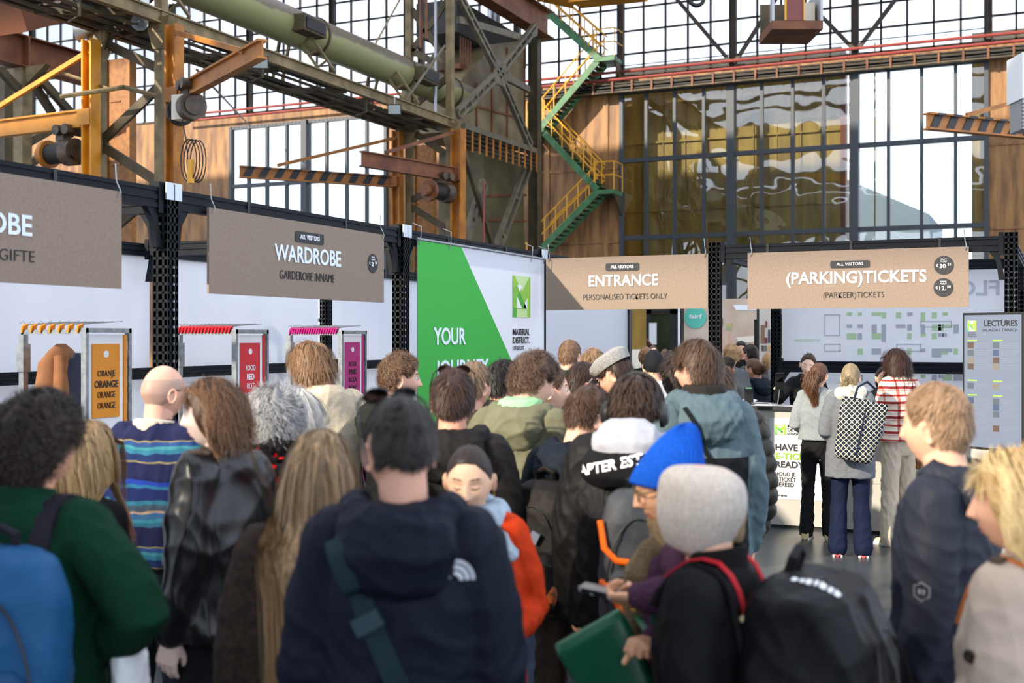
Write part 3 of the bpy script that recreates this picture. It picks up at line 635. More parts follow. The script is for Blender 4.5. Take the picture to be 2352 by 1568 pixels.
def sheet(name, a, b, z0, z1, m, label, cat, seed=0, amp=.012, n=60, nz=14, group=None, pleat=1.0, t=.004):
    """hanging cloth between two floor points a,b (x,y), gently folded"""
    a = Vector((a[0], a[1], 0)); b = Vector((b[0], b[1], 0)); d = (b-a); l = d.length; nrm = Vector((-d.y, d.x, 0)).normalized(); rng = random.Random(seed)
    ph = [rng.uniform(0, 6.3) for _ in range(6)]; fr = [rng.uniform(3, 9)*pleat, rng.uniform(9, 17)*pleat, rng.uniform(18, 30)*pleat]; vs = []; fs = []
    def P(i, k):
        s = i/n; z = z1+(z0-z1)*k/nz; u = s*l; g = .25+.75*(k/nz)
        o = amp*g*(math.sin(fr[0]*u+ph[0]+.3*k/nz)+.5*math.sin(fr[1]*u+ph[1])+.28*math.sin(fr[2]*u+ph[2]-.4*k/nz))
        zz = z - (.012*math.sin(s*math.pi*4)**2 if k == 0 else 0)
        return a+d*s+nrm*o+UP*zz
    for side in (0, 1):
        for k in range(nz+1):
            for i in range(n+1): vs.append(P(i, k)+nrm*(t*side))
    M = (n+1)*(nz+1)
    for k in range(nz):
        for i in range(n):
            q = k*(n+1)+i; fs.append((q, q+1, q+n+2, q+n+1)); fs.append((M+q, M+q+n+1, M+q+n+2, M+q+1))
    for i in range(n): fs.append((i, M+i, M+i+1, i+1)); q = nz*(n+1)+i; fs.append((q, q+1, M+q+1, M+q))
    for k in range(nz): q = k*(n+1); fs.append((q, q+n+1, M+q+n+1, M+q)); q += n; fs.append((q, M+q, M+q+n+1, q+n+1))
    mb = MB().add(vs, fs); o = mb.build(name, m, ang=60); return props(o, label, cat, group)
sheet('fabric_sheet', (XB-.02, 4.4), (XB-.02, 8.3), .05, E+.75, FAB, 'white fabric sheet behind the orange coat rack at the far left', 'fabric wall', 1)
sheet('fabric_sheet', (XB-.02, 8.52), (XB-.02, 11.02), .05, E+.75, FAB, 'white fabric sheet behind the red coat rack', 'fabric wall', 2)
sheet('fabric_sheet', (XB-.02, 11.24), (XB-.02, 13.8), .05, E+.75, FAB, 'white fabric sheet behind the pink coat rack and the green banner', 'fabric wall', 3)
xe0, xe1 = onY(1252, 800, 14.3).x, onY(1444, 800, 14.3).x
sheet('fabric_sheet', (xe0, 14.3), (xe1, 14.3), .05, E+.78, cloth_mat('sheer_white', 'f5f7fb', .5), 'pleated white sheet hanging behind the ENTRANCE sign', 'fabric wall', 4, pleat=2)
one(MB().bb((xe1, 14.25, 0), (xe1+.03, 14.35, E+.8)), 'frame_edge', BLACK, 'thin black frame edge at the right of the pleated white sheet', 'frame')
one(MB().bb((onX(345, 600, -8.0).x, onX(341, 600, -8.0).y-.05, E+.62), (-7.9, onX(341, 600, -8.0).y+.12, E+.72)).bb((-8.0, onX(341, 600, -8.0).y+.08, 0), (-7.96, onX(341, 600, -8.0).y+.12, E+.65)), 'exit_sign', mat('exit_green', '2fae4a', .5), 'tiny green exit sign peeping between two white sheets', 'sign')
# ------------------------------------------------------------------ kraft signs
def sign(o, ux, wd, z0, z1, label, items, hooks=True):
    """o = left end (x,y), reading along ux"""
    o = Vector((o[0], o[1], 0)); ux = Vector(ux); n = ux.cross(UP)
    t = thing('hanging_sign', label, 'sign', o+ux*wd/2+UP*z0)
    MB().prism([o+UP*z0, o+ux*wd+UP*z0, o+ux*wd+UP*z1, o+UP*z1], -n*.018).build('board', KRAFT, t)
    f = o+n*.004; P = lambda u, v: f+ux*u+UP*(z0+(z1-z0)*v)
    m = MB()
    for u in (.03, wd-.03): m.path([P(u, .94)+n*.004, P(u+.008, .985)+n*.012, P(u+.01, 1.03), P(u+.0, 1.1)-n*.012, P(u-.01, 1.28)-n*.01], .004, 5)
    m.build('hanging_wire', GALV, t)
    for it in items:
        k = it[0]
        if k == 't': text(it[1], P(it[2], it[3]), ux, it[4], it[5], t, bold=it[6], width=it[7])
        elif k == 'pill':
            u, v, w2, h2 = it[1:5]; c = P(u, v); r = h2*.25; pts = []
            for (sx, sz, a0) in ((1, 1, 0), (-1, 1, 90), (-1, -1, 180), (1, -1, 270)):
                for a in range(0, 91, 15): pts.append(c+ux*(sx*(w2/2-r)+r*math.cos(R(a0+a)))+UP*(sz*(h2/2-r)+r*math.sin(R(a0+a))))
            MB().prism(pts, n*.0015).build('badge', INK, t, smooth=False)
            text('ALL VISITORS', c+n*.003, ux, h2*.42, WHITEP, t, bold=.012, width=w2*.68)
        elif k == 'dot':
            u, v, r = it[1:4]; c = P(u, v); MB().prism([c+ux*r*math.cos(R(a))+UP*r*math.sin(R(a)) for a in range(0, 360, 10)], n*.0015).build('price_dot', INK, t, smooth=False)
            g = n*.003; text(it[4], c+UP*r*.62+g, ux, r*.17, WHITEP, t, 0, width=r*.6); text(it[5], c+UP*r*.38+g, ux, r*.17, WHITEP, t, 0, width=r*.7)
            text(it[6], c-UP*r*.12-ux*r*.12+g, ux, r*.44, WHITEP, t, .015, width=r*it[8]); text(it[7], c+UP*r*.06+ux*r*.56+g, ux, r*.26, WHITEP, t, .01, width=r*.36)
            text('\u20ac', c-UP*r*.05-ux*r*.68+g, ux, r*.28, WHITEP, t, .01)
    return t
XS = XL+.075; LB = mat('pale_blue_print', 'dfeaf6', .7)
WD = 2.07
sign((XS, 2.86), (0, 1, 0), WD, E+.268, E+.80, 'kraft WARDROBE sign cut off by the left edge of the picture',
     [('t', 'WARDROBE', 1.035, .53, .105, LB, .02, .82), ('t', 'GARDEROBE AFGIFTE', 1.03, .25, .06, INK, -.012, .86), ('pill', 1.035, .78, .36, .07)])
sign((XS, 5.67), (0, 1, 0), WD, E+.268, E+.79, 'kraft WARDROBE sign with a small black price dot, hanging over the coat racks',
     [('t', 'WARDROBE', 1.06, .555, .112, LB, .02, .80), ('t', 'GARDEROBE INNAME', 1.045, .285, .062, INK, -.012, .66), ('pill', 1.065, .80, .345, .075), ('dot', 1.9, .56, .072, 'PER', 'ITEM', '2', '50', .35)])
YS2 = YF-.075
ex0, ex1 = onY(1254, 640, YS2).x, onY(1626, 640, YS2).x
ew = ex1-ex0
sign((ex0, YS2), (1, 0, 0), ew, E+.275, E+.795, 'kraft ENTRANCE sign lit by the sun',
     [('t', 'ENTRANCE', ew*.49, .535, .112, WHITEP, .02, .715), ('t', 'PERSONALISED TICKETS ONLY', ew*.5, .235, .056, INK, -.012, .86), ('pill', ew*.487, .80, .345, .075)])
tx0, tx1 = onY(1717, 640, YS2).x, onY(2225, 640, YS2).x; tw = tx1-tx0
sign((tx0, YS2), (1, 0, 0), tw, E+.265, E+.79, 'kraft (PARKING)TICKETS sign with two black price dots',
     [('t', '(PARKING)TICKETS', tw*.503, .52, .11, WHITEP, .02, 1.22), ('t', '(PARKEER)TICKETS', tw*.497, .225, .056, INK, -.012, .53), ('pill', tw*.482, .755, .345, .065),
      ('dot', tw*.895, .70, .081, 'DAY', 'TICKET', '30', '25', .62), ('dot', tw*.893, .33, .081, 'PARKING', 'TICKET', '12.', '50', .66)])
# ------------------------------------------------------------------ logo and banner
def logo(o, ux, w, h, n, parent):
    """geometric two-letter mark: overlapping green facets"""
    o = Vector(o); ux = Vector(ux); P = lambda u, v: o+ux*u*w+UP*v*h+n*.0
    def poly(pts, c, k): MB().prism([P(*p)+n*(.001*k) for p in pts], n*.001).build('logo', c, parent, smooth=False)
    g1, g2, g3, g4 = mat('logo_mid', '8fc24a', .7), mat('logo_dark', '4fa83f', .7), mat('logo_light', 'c3dd9f', .7), mat('logo_green', '7ab648', .7)
    poly([(0, 0), (1, 0), (1, 1), (0, 1)], g1, 1)
    poly([(.08, 1), (.92, 1), (.5, .62)], g3, 2); poly([(0, .72), (.25, .78), (.5, .5), (0, .22)], g4, 2); poly([(0, .25), (.2, .2), (.2, 0), (0, 0)], g2, 3)
    poly([(.22, .78), (.5, .78), (.36, .62)], WHITEP, 4); poly([(.22, .22), (.22, .5), (.5, .22), (.78, .42), (.78, .6), (.78, .22)][:3], WHITEP, 4); poly([(.55, .25), (.8, .48), (.8, .2)], WHITEP, 4)
    poly([(.36, .62), (.5, .48), (.78, .22), (.5, .22), (.24, .5)], g2, 4); poly([(.2, 0), (.8, 0), (.8, .2), (.2, .2)], g3, 3)
bnr = thing('hanging_banner', 'green and white banner reading YOUR JOURNEY left of the entrance', 'banner', (XL+.08, 9.6, .3))
BX = XL+.07; by0, by1, bz0, bz1 = 8.27, 10.93, .25, E+.80
def bslab(poly, m, nm, k): MB().prism([V(BX+.001*k, y, z) for y, z in poly], (.003, 0, 0)).build(nm, m, bnr, smooth=False)
bslab([(by0, bz0), (by1, bz0), (by1, bz1), (by0, bz1)], FAB, 'cloth', 0)
pt = onX(1058, 568, BX); pb = onX(1178, 838, BX); sl_ = (pb.y-pt.y)/(pb.z-pt.z); yb = pt.y+sl_*(bz0-pt.z)
bslab([(by0, bz0), (min(by1, yb), bz0), (pb.y, pb.z), (pt.y+sl_*(bz1-pt.z), bz1), (by0, bz1)], mat('green_banner_cloth', '3ba843', .8, bump=.06, bscale=120), 'green_panel', 4)
MB().path([(BX+.004, by0-.01, bz1), (BX+.004, by1+.01, bz1)], .012, 8).build('top_rod', GALV, bnr)
m = MB()
for y in (by0+.02, by0+.55, by1-.35, by1-.03): m.path([(BX+.01, y, bz1-.05), (BX+.025, y, bz1+.0), (BX+.03, y, bz1+.1), (BX-.05, y, bz1+.13)], .004, 5)
m.build('hanging_wire', GALV, bnr)
nX = V(1, 0, 0)
for s, px, py, c, wd in (('YOUR', 997, 774, .145, .60), ('JOURNEY', 1003, 850, .145, 1.03)):
    p = onX(px, py, BX+.012); text(s, p, (0, 1, 0), c, LB, bnr, bold=.022, align='LEFT', width=wd)
for s, px, py, c, wd in (('MATERIAL', 1178, 763, .062, .40), ('DISTRICT.', 1178, 782, .062, .40), ('UTRECHT', 1178, 800, .045, .27)):
    p = onX(px, py, BX+.012); text(s, p, (0, 1, 0), c, INK, bnr, bold=.015 if c > .05 else 0, align='LEFT', width=wd)
lo_ = onX(1178, 728, BX+.01); hi_ = onX(1218, 637, BX+.01); logo(lo_, (0, 1, 0), hi_.y-lo_.y, .40, nX, bnr)
# ------------------------------------------------------------------ coat racks
def coat_rack(y, cm, hexname, words, label, n_h, cl):
    t = thing('coat_rack', label, 'coat rack', (-5.7, y, 0)); x0, x1 = -5.42, -5.95; zt = 1.94
    for yy in (y-.19, y+.19): MB().bb((x0-.02, yy-.012, 0), (x0+.02, yy+.012, zt)).build('post', GALV, t)
    MB().bb((x1-.02, y-.2, 0), (x1+.02, y-.16, zt-.03)).build('post', GALV, t)
    MB().bb((x0-.02, y-.2, zt-.03), (x0+.02, y+.2, zt)).build('top_bar', GALV, t)
    MB().bb((x1, y-.2, zt-.04), (x0, y-.17, zt-.01)).build('rail', GALV, t); MB().bb((x1-.03, y-.21, zt-.28), (x1+.03, y-.15, zt-.1)).build('bracket', GALV, t)
    MB().bb((x0-.005, y-.17, .1), (x0+.005, y+.135, zt-.04)).build('panel', WHITEP, t); MB().bb((x0-.004, y+.14, .1), (x0+.012, y+.165, zt-.04)).build('colour_edge', cm, t)
    xx = x0+.008; MB().bb((xx, y-.14, zt-.57), (xx+.004, y+.10, zt-.1)).build('colour_sign', cm, t)
    MB().prism([(xx+.004, y-.02+.022*math.cos(R(a)), zt-.165+.022*math.sin(R(a))) for a in range(0, 360, 20)], (.002, 0, 0)).build('hole', WHITEP, t, smooth=False)
    for i, (wd_, c) in enumerate(words): text(wd_, (xx+.006, y-.02, zt-.29-.068*i), (0, 1, 0), .042 if i != 1 else .046, c, t, bold=.02 if i == 1 else -.002, width=(.205 if i == 1 else .155)*len(wd_)/6 if len(wd_) > 4 else .03*len(wd_))
    MB().prism([(xx, y-.15, 1.0), (xx, y-.02, 1.16), (xx, y+.10, 1.06), (xx, y+.05, .82), (xx, y-.08, .8)], (.003, 0, 0)).build('tag_print', cm, t, smooth=False)
    for dz in (0, -.1): MB().prism([(xx+.003, y+.01+.018*math.cos(R(a)), 1.08+dz+.018*math.sin(R(a))) for a in range(0, 360, 20)], (.002, 0, 0)).build('hole', WHITEP, t, smooth=False)
    src = None
    for i in range(n_h):
        xh = x0-.04-(x0-x1-.06)*i/max(1, n_h-1)
        if src is None:
            src = thing('clothes_hanger', cl, 'hanger', (xh, y-.185, zt-.03), f'hangers on the {hexname} rack')
            m = MB().path([(xh-.02, y-.21, zt+.03), (xh, y-.2, zt+.045), (xh+.012, y-.185, zt+.02), (xh+.01, y-.1, zt+.03), (xh+.05, y+.13, zt+.045)], .003, 4); m.build('wire', GALV, src)
            MB().box((xh, y-.19, zt+.0), (.012, .05, .05), rot=Euler((.3, .4, .2)).to_matrix()).build('number_tag', cm, src)
        else: copy_tree(src, Vector((xh, y-.185, zt-.03)))
    return t
OR_ = mat('orange_sign', 'e8921c', .5); RD_ = mat('red_sign', 'cf2030', .5); PK_ = mat('magenta_sign', 'b5197c', .5)
wt = WHITEP
coat_rack(5.71, OR_, 'orange', [('ORANJE', INK), ('ORANGE', INK), ('ORANGE', INK), ('ORANGE', INK)], 'galvanised coat rack with an orange sign on a white end panel', 7, 'wire hanger with an orange tag hooked on the orange rack')
coat_rack(7.2, RD_, 'red', [('ROOD', wt), ('RED', wt), ('ROT', wt), ('ROUGE', wt)], 'galvanised coat rack with a red sign on a white end panel', 16, 'wire hanger with a red tag hooked on the red rack')
coat_rack(8.64, PK_, 'pink', [('ROZE', INK), ('PINK', INK), ('ROSA', INK), ('ROSE', INK)], 'galvanised coat rack with a magenta sign on a white end panel', 20, 'wire hanger with a pink tag hooked on the pink rack')
ct = thing('hanging_coat', 'brown coat hanging on the orange coat rack', 'coat', (-5.75, 5.45, 1.0))
MB().lathe((-5.80, 5.70, 0), [(.03, 1.84), (.08, 1.8), (.15, 1.72), (.19, 1.45), (.21, 1.15), (.22, .85), (.18, .84)], 20, sx=1.15, sy=.6).build('body', mat('brown_wool', '8a5a35', .8, c2='754a2a', scale=10), ct)
MB().path([(-5.72, 5.62, 1.76), (-5.68, 5.58, 1.5), (-5.67, 5.57, 1.2), (-5.68, 5.58, 1.0)], [.045, .05, .045, .04], 10).build('sleeve', _M['brown_wool'], ct)
MB().lathe((-5.68, 5.74, 0), [(.05, 1.78), (.15, 1.65), (.17, 1.2), (.18, .9)], 16, sx=1, sy=.3).build('lining', mat('navy_lining', '1d2740', .8), ct)
# ------------------------------------------------------------------ ticket counter
YC = 11.57
tc_ = thing('ticket_counter', 'long white ticket counter with a black top edge', 'counter', (-1.5, YC+.3, 0))
WHITEC = mat('counter_white', 'aeaca5', .45)
MB().bb((-2.64, YC, .03), (-.35, YC+.03, 1.16)).bb((-2.64, YC, .03), (-2.6, YC+.6, 1.16)).bb((-.39, YC, .03), (-.35, YC+.6, 1.16)).build('front_panel', WHITEC, tc_)
MB().bb((-2.67, YC-.03, 1.16), (-.33, YC+.02, 1.2)).build('edge', BLACK, tc_); MB().bb((-2.64, YC+.0, 1.165), (-.35, YC+.42, 1.195)).build('worktop', mat('worktop_white', 'd8d6d0', .4), tc_)
MB().bb((-2.6, YC+.02, 0), (-.4, YC+.06, .05)).build('plinth', BLACK, tc_)
MB().bb((-2.64, YC-.003, .48), (-.35, YC+.0, .485)).build('seam', GREYM, tc_)
rc = thing('side_counter', 'grey topped side counter running back on the left of the ticket counter', 'counter', (-2.9, 12.8, 0))
MB().bb((-2.95, YC+.72, .03), (-2.70, 13.1, 1.1)).build('body', WHITEC, rc); MB().bb((-2.98, YC+.7, 1.1), (-2.66, 13.15, 1.15)).build('worktop', mat('grey_worktop', '6c6f73', .35), rc)
po = thing('counter_poster', 'white HAVE YOUR E-TICKET READY poster taped to the ticket counter front', 'poster', (-2.2, YC, .3))
p0, p1 = onY(1768, 960, YC-.004), onY(1905, 1152, YC-.004); nY = V(0, -1, 0)
MB().bb((p0.x, YC-.004, p1.z), (p1.x, YC-.001, p0.z)).build('paper', mat('poster_paper', 'c4c7cb', .6), po)
def ctext(s, px, py, c, m, b, wd): text(s, onY(px, py, YC-.008), (1, 0, 0), c, m, po, bold=b, align='LEFT', width=wd)
for s, px, py, c, m, b, wd in (('MATERIAL', 1808, 978, .03, INK, .012, .19), ('DISTRICT.', 1808, 987, .03, INK, .012, .185), ('UTRECHT', 1808, 996, .022, INK, 0, .12), ('HAVE YOUR', 1780, 1027, .062, INK, .025, .49),
        ('E-TICKET', 1780, 1047, .062, LIME, .025, .40), ('READY!', 1780, 1066, .062, INK, .025, .295), ('HOUD JE', 1779, 1088, .042, INK, 0, .20), ('E-TICKET', 1779, 1100, .042, INK, 0, .205), ('GEREED', 1779, 1112, .042, INK, 0, .185), ('MAKE IT MATTER', 1779, 1137, .016, INK, .01, .12)):
    ctext(s, px, py, c, m, b, wd)
lo_ = onY(1780, 997, YC-.006); logo(lo_, (1, 0, 0), .11, .10, nY, po)
for a, b, c, d, m in ((1846, 1090, 1864, 1125, WHITEP), (1846, 1094, 1863, 1106, mat('pink_print', 'd8176c', .6)), (1846, 1108, 1863, 1116, mat('yellow_print', 'e3d31c', .6))):
    q0, q1 = onY(a, b, YC-.007), onY(c, d, YC-.007); MB().bb((q0.x, YC-.008-(0 if m == WHITEP else .002), q1.z), (q1.x, YC-.006, q0.z)).build('ticket_print', m, po)
sc = thing('ticket_scanner', 'black hand scanner standing on the side counter', 'scanner', atd(1720, 918, 12.5))
p = atd(1720, 918, 12.45); p.z = 1.15
MB().lathe(p, [(.07, 0), (.07, .012), (.025, .02), (.02, .05)], 16).build('base', BLACK, sc); MB().box(p+UP*.12, (.09, .05, .15), rz=.4).build('body', BLACK, sc)
MB().box(p+UP*.19+V(.0, -.015, 0), (.07, .03, .012), rz=.4).build('status_light', glow('green_led', '9fe0b0', .8), sc)
MB().path([p+UP*.04, p+V(.2, .05, .03), p+V(.3, -.1, .012), p+V(.33, -.3, .012)], .006, 6).build('cable', GREYM, sc)
# ------------------------------------------------------------------ floor plan banner (seen from its back)
fp = thing('floor_plan_banner', 'large white floor plan banner behind the ticket counter, printed side turned away', 'banner', (-1.4, YR, .3))
YP = YR-.0+.12; x0, x1 = onY(1796, 700, YP).x, onY(2340, 700, YP).x
mt = cloth_mat('banner_white', 'f7f8fb', .5)
MB().bb((x0, YP, .25), (x1, YP+.004, E+.79)).build('cloth', mt, fp)
PG = mat('plan_green', 'b6d3a8', .8); PL = mat('plan_grey', 'b2b5c0', .8)
def prt(px0, py0, px1, py1, m, nm='plan_print'):
    a, b = onY(px0, py0, YP), onY(px1, py1, YP); return MB().bb((a.x, YP-.003, b.z), (b.x, YP-.001, a.z))
random.seed(8); g = MB(); l = MB()
for yy in (717, 745, 765, 800, 860, 890, 915, 940, 960):
    for xx in (1945, 1970, 2002, 2025, 2058, 2084, 2115, 2140, 2155, 2165, 2190):
        r = random.random(); a, b = onY(xx, yy, YP), onY(xx+random.choice((10, 12, 22)), yy+random.choice((8, 14, 20)), YP)
        (g if r < .5 else l).bb((a.x, YP-(.003 if r < .5 else .005), b.z), (b.x, YP-.0005, a.z)) if r < .85 else None
for (a, b, c, d) in ((1895, 723, 1929, 770), (2115, 738, 2185, 750), (1895, 790, 1930, 806), (2060, 790, 2115, 806)):
    p, q = onY(a, b, YP), onY(c, d, YP)
    for (u0, v0, u1, v1) in ((p.x, p.z, q.x, p.z), (p.x, q.z, q.x, q.z), (p.x, p.z, p.x, q.z), (q.x, p.z, q.x, q.z)): l.bb((min(u0, u1)-.004, YP-.007, min(v0, v1)-.004), (max(u0, u1)+.004, YP-.0005, max(v0, v1)+.004))
for mb_, nm_, m_ in ((g, 'plan_stand', PG), (l, 'plan_outline', PL)):
    for i in range(len(mb_.v)//8): q_ = MB(); q_.add(mb_.v[i*8:i*8+8], [(0, 1, 3, 2), (4, 6, 7, 5), (0, 4, 5, 1), (2, 3, 7, 6), (0, 2, 6, 4), (1, 5, 7, 3)]); q_.build(nm_, m_, fp, smooth=False)
text('FLOOR', onY(2299, 662, YP-.006), (-1, 0, 0), .17, mat('plan_letter', 'c3c6d2', .8), fp, bold=.02, align='LEFT', width=.85)
text('LECTURE PROGRAM', onY(1884, 781, YP-.006), (-1, 0, 0), .028, mat('plan_lime', 'c6dcae', .8), fp, align='LEFT', width=.29)
# ------------------------------------------------------------------ lectures screen
a, b = atd(2214, 724, 10.15), atd(2348, 718, 9.7); ux = V(b.x-a.x, b.y-a.y, 0); wd = ux.length; ux.normalize(); nS = ux.cross(UP)
zt, zb_ = E+.20, E-.95
ls = thing('lectures_screen', 'tall portrait screen listing LECTURES on a stand at the right edge', 'screen', (a.x+.3, a.y, 0))
Pn = lambda u, v: V(a.x, a.y, 0)+ux*u*wd+UP*(zb_+(zt-zb_)*v)
MB().prism([Pn(-.02, -.012), Pn(1.02, -.012), Pn(1.02, 1.012), Pn(-.02, 1.012)], -nS*.06).build('bezel', BLACK, ls)
SCR = glow('screen_white', 'b9c4da', .75)
MB().prism([Pn(.01, .006)+nS*.001, Pn(.99, .006)+nS*.001, Pn(.99, .994)+nS*.001, Pn(.01, .994)+nS*.001], nS*.002).build('display', SCR, ls, smooth=False)
text('LECTURES', Pn(.93, .93)+nS*.004, ux, .052, INK, ls, bold=.02, align='RIGHT', width=.31); text('THURSDAY 7 MARCH', Pn(.93, .88)+nS*.004, ux, .026, INK, ls, align='RIGHT', width=.33)
logo(Pn(.07, .875)+nS*.003, ux, .085, .09, nS, ls)
for i, s in enumerate(('MATERIAL', 'DISTRICT.', 'UTRECHT')): text(s, Pn(.07, .86-.013*i)+nS*.004, ux, .011, INK, ls, align='LEFT', width=.085)
random.seed(3); tl = MB(); gl_ = MB(); skin = []
rows = [.745, .69, .635, .585, .44, .33, .285, .235, .185, .13]; pm = [MB() for _ in range(4)]
for col in (0, 1):
    for i, v in enumerate(rows):
        if col == 1 and i == 8: continue
        u = .07+.44*col
        if random.random() < .93:
            c0 = Pn(u, v)+nS*.004; pm[random.randrange(4)].prism([c0, c0+ux*.06, c0+ux*.06+UP*.052, c0+UP*.052], nS*.001)
        for k in range(3):
            w2 = random.uniform(.1, .19); c1 = Pn(u+.12, v+.034-.014*k)+nS*.004; tl.prism([c1, c1+ux*w2, c1+ux*w2+UP*.006, c1+UP*.006], nS*.001)
    for v in (.80, .50, .39): c1 = Pn(.07+.44*col, v)+nS*.004; gl_.prism([c1, c1+ux*.09, c1+ux*.09+UP*.01, c1+UP*.01], nS*.001)
tl.build('text_line', mat('screen_text', '6d7686', .6), ls, smooth=False); gl_.build('heading_line', LIME, ls, smooth=False)
for mb, c in zip(pm, ('4a5560', '4f4038', '3b4a66', '6d6a66')): [MB().add(mb.v[i*8:i*8+8], mb.f[:6]).build('portrait_photo', mat('portrait_'+c, c, .6), ls, smooth=False) for i in range(len(mb.v)//8)]
m = MB()
for u in (.4, .6): p = Pn(u, 0)-nS*.09; m.bb((p.x-.03, p.y-.03, 0), (p.x+.03, p.y+.03, E))
m.build('stand_post', GREYM, ls)
p = Pn(.5, 0)-nS*.1; MB().bb((p.x-.35, p.y-.3, 0), (p.x+.35, p.y+.3, .02)).build('stand_foot', GREYM, ls)
one(MB().bb((-.05, 11.6, 0), (1.4, 11.65, 2.6)), 'white_partition', WHITEP, 'white partition panel behind the lectures screen', 'partition')
# ------------------------------------------------------------------ fair seen through the entrance
dr = thing('glass_door', 'dark framed glass door seen through the entrance', 'door', bw(1520, 800, 40.5))
a, b = onY(1482, 712, 41.5), onY(1558, 712, 41.5); zt = a.z+.1
m = MB().bb((a.x, 41.45, 0), (a.x+.25, 41.6, zt)).bb((b.x-.3, 41.45, 0), (b.x, 41.6, zt)).bb((a.x, 41.45, zt-.25), (b.x, 41.6, zt)); m.build('frame', DARK, dr)
MB().bb((a.x+.25, 41.5, 0), (b.x-.3, 41.53, zt-.25)).build('pane', mat('dark_door_glass', '20281f', .08, c2='3b4029', scale=.6), dr)
c = onY(1499, 760, 41.4); MB().bb((c.x-.14, 41.42, c.z-.5), (c.x+.14, 41.44, c.z+.3)).build('notice', WHITEP, dr)
sr = thing('stair_railing', 'yellow and brown stair railing left of the glass door', 'railing', onY(1465, 800, 38)); m = MB()
for dx in (0, 16): p, q = onY(1447, 738+dx, 38), onY(1520, 818+dx, 38); m.tube(p, q, .04, 6)
m.build('handrail', RUST, sr); m = MB()
for px in (1470, 1480): p = onY(px, 775, 38); m.tube((p.x, 38, 0), (p.x, 38, p.z), .05, 6)
m.build('post', YRAIL, sr)
one(MB().bb((onY(1447, 0, 36).x, 36, 0), (onY(1482, 0, 36).x, 36.1, E+.9)), 'metal_partition', PANELY, 'yellow brown metal partition left of the glass door', 'partition')
one(MB().bb((onY(1557, 0, 20).x, 20, 0), (onY(1562, 0, 20).x, 20.05, 3)), 'stand_post', WHITEP, 'thin white post left of the round teal poster', 'post')
one(MB().bb((onY(1562, 0, 20).x, 20, 0), (onY(1568, 0, 20).x, 20.08, 3)), 'stand_post', DARK, 'thin dark post left of the round teal poster', 'post')
fs_ = thing('stand_wall', 'exhibitor wall with a round teal sign and a pastel kitchen photograph', 'stand wall', (0, 0, 0)); YW = 20.2
x0, x1 = onY(1567, 0, YW).x, onY(1738, 0, YW).x; fs_.location = ((x0+x1)/2, YW, 0)
MB().bb((x0, YW, 0), (x1, YW+.05, E+.68)).build('panel', mat('pastel_print', 'd8c7b4', .8, c2='c2a791', scale=1.4), fs_)
c = onY(1597, 728, YW-.02); MB().prism([c+V(.2*math.cos(R(x)), 0, .2*math.sin(R(x))) for x in range(0, 360, 8)], (0, .012, 0)).build('round_sign', mat('teal_print', '5cc2ae', .7), fs_, smooth=False)
text('fairf', c+V(0, -.006, .01), (1, 0, 0), .085, WHITEP, fs_, bold=.02, width=.235)
def pp_(pts, m, nm, k=1): MB().prism([onY(x, y, YW-.004*k) for x, y in pts], (0, .003, 0)).build(nm, m, fs_, smooth=False)
SK_ = mat('printed_skin', 'd9a68a', .7)
pp_([(1653, 752), (1660, 752), (1662, 800), (1676, 796), (1672, 770), (1680, 758), (1679, 770), (1676, 800), (1664, 810), (1655, 800), (1652, 770)], SK_, 'picture_figure'); pp_([(1668, 742), (1681, 742), (1681, 758), (1668, 758)], mat('printed_yellow', 'e3b552', .7, c2='6fae8d', scale=12), 'picture_cup', 2)
pp_([(1652, 728), (1660, 730), (1661, 742), (1658, 754), (1652, 756)], mat('printed_hair', '7d5a48', .7), 'picture_hair', 2)
pp_([(1684, 700), (1737, 700), (1737, 712), (1690, 712)], WHITEP, 'picture_lamp', 2); pp_([(1690, 775), (1737, 770), (1737, 784), (1698, 788)], mat('printed_cream', 'ece2d2', .7), 'picture_plate', 2)
one(MB().bb((onY(1738, 0, 19).x, 19, 0), (onY(1746, 0, 19).x, 19.1, E+.6)).bb((onY(1728, 0, 19).x, 19.12, 0), (onY(1738, 0, 19).x, 19.2, E+.3)), 'stand_post', DARK, 'dark double post right of the pastel kitchen photograph', 'post')
sb = thing('sample_board', 'upright board of brown and grey material samples near the rear rack post', 'display board', (0, 0, 0)); YB2 = 18.0
x0, x1 = onY(1744, 0, YB2).x, onY(1776, 0, YB2).x; sb.location = ((x0+x1)/2, YB2, 0)
MB().bb((x0, YB2, 0), (x1, YB2+.05, E+.6)).build('board', mat('board_cream', 'cfc6ba', .7), sb)
for (a, b, c, d, hx) in ((1747, 746, 1756, 788, '8b6a55'), (1758, 737, 1762, 752, '8c4a35'), (1764, 757, 1769, 787, '4a4f5c'), (1757, 775, 1762, 788, '7d2e30'), (1749, 793, 1754, 806, '5c5348'), (1756, 793, 1761, 806, '6d7060'), (1765, 793, 1769, 806, 'd89b3c')):
    p, q = onY(a, b, YB2-.01), onY(c, d, YB2-.01); MB().bb((p.x, YB2-.012, q.z), (q.x, YB2, p.z)).build('sample', mat('sample_'+hx, hx, .7), sb)
lp = thing('floor_lamp', 'cream drum lampshade lamp left of the glass door', 'lamp', onY(1459, 870, 19)); p = onY(1459, 824, 19)
MB().lathe((p.x, 19, p.z), [(.15, -.16), (.155, 0), (.145, .16), (.13, .16), (.14, -.16)], 24).build('shade', mat('cream_shade', 'e8dfcb', .8), lp); MB().tube((p.x, 19, 0), (p.x, 19, p.z-.1), .02).lathe((p.x, 19, 0), [(.14, 0), (.14, .02), (.02, .03)], 16).build('stand', DARK, lp)
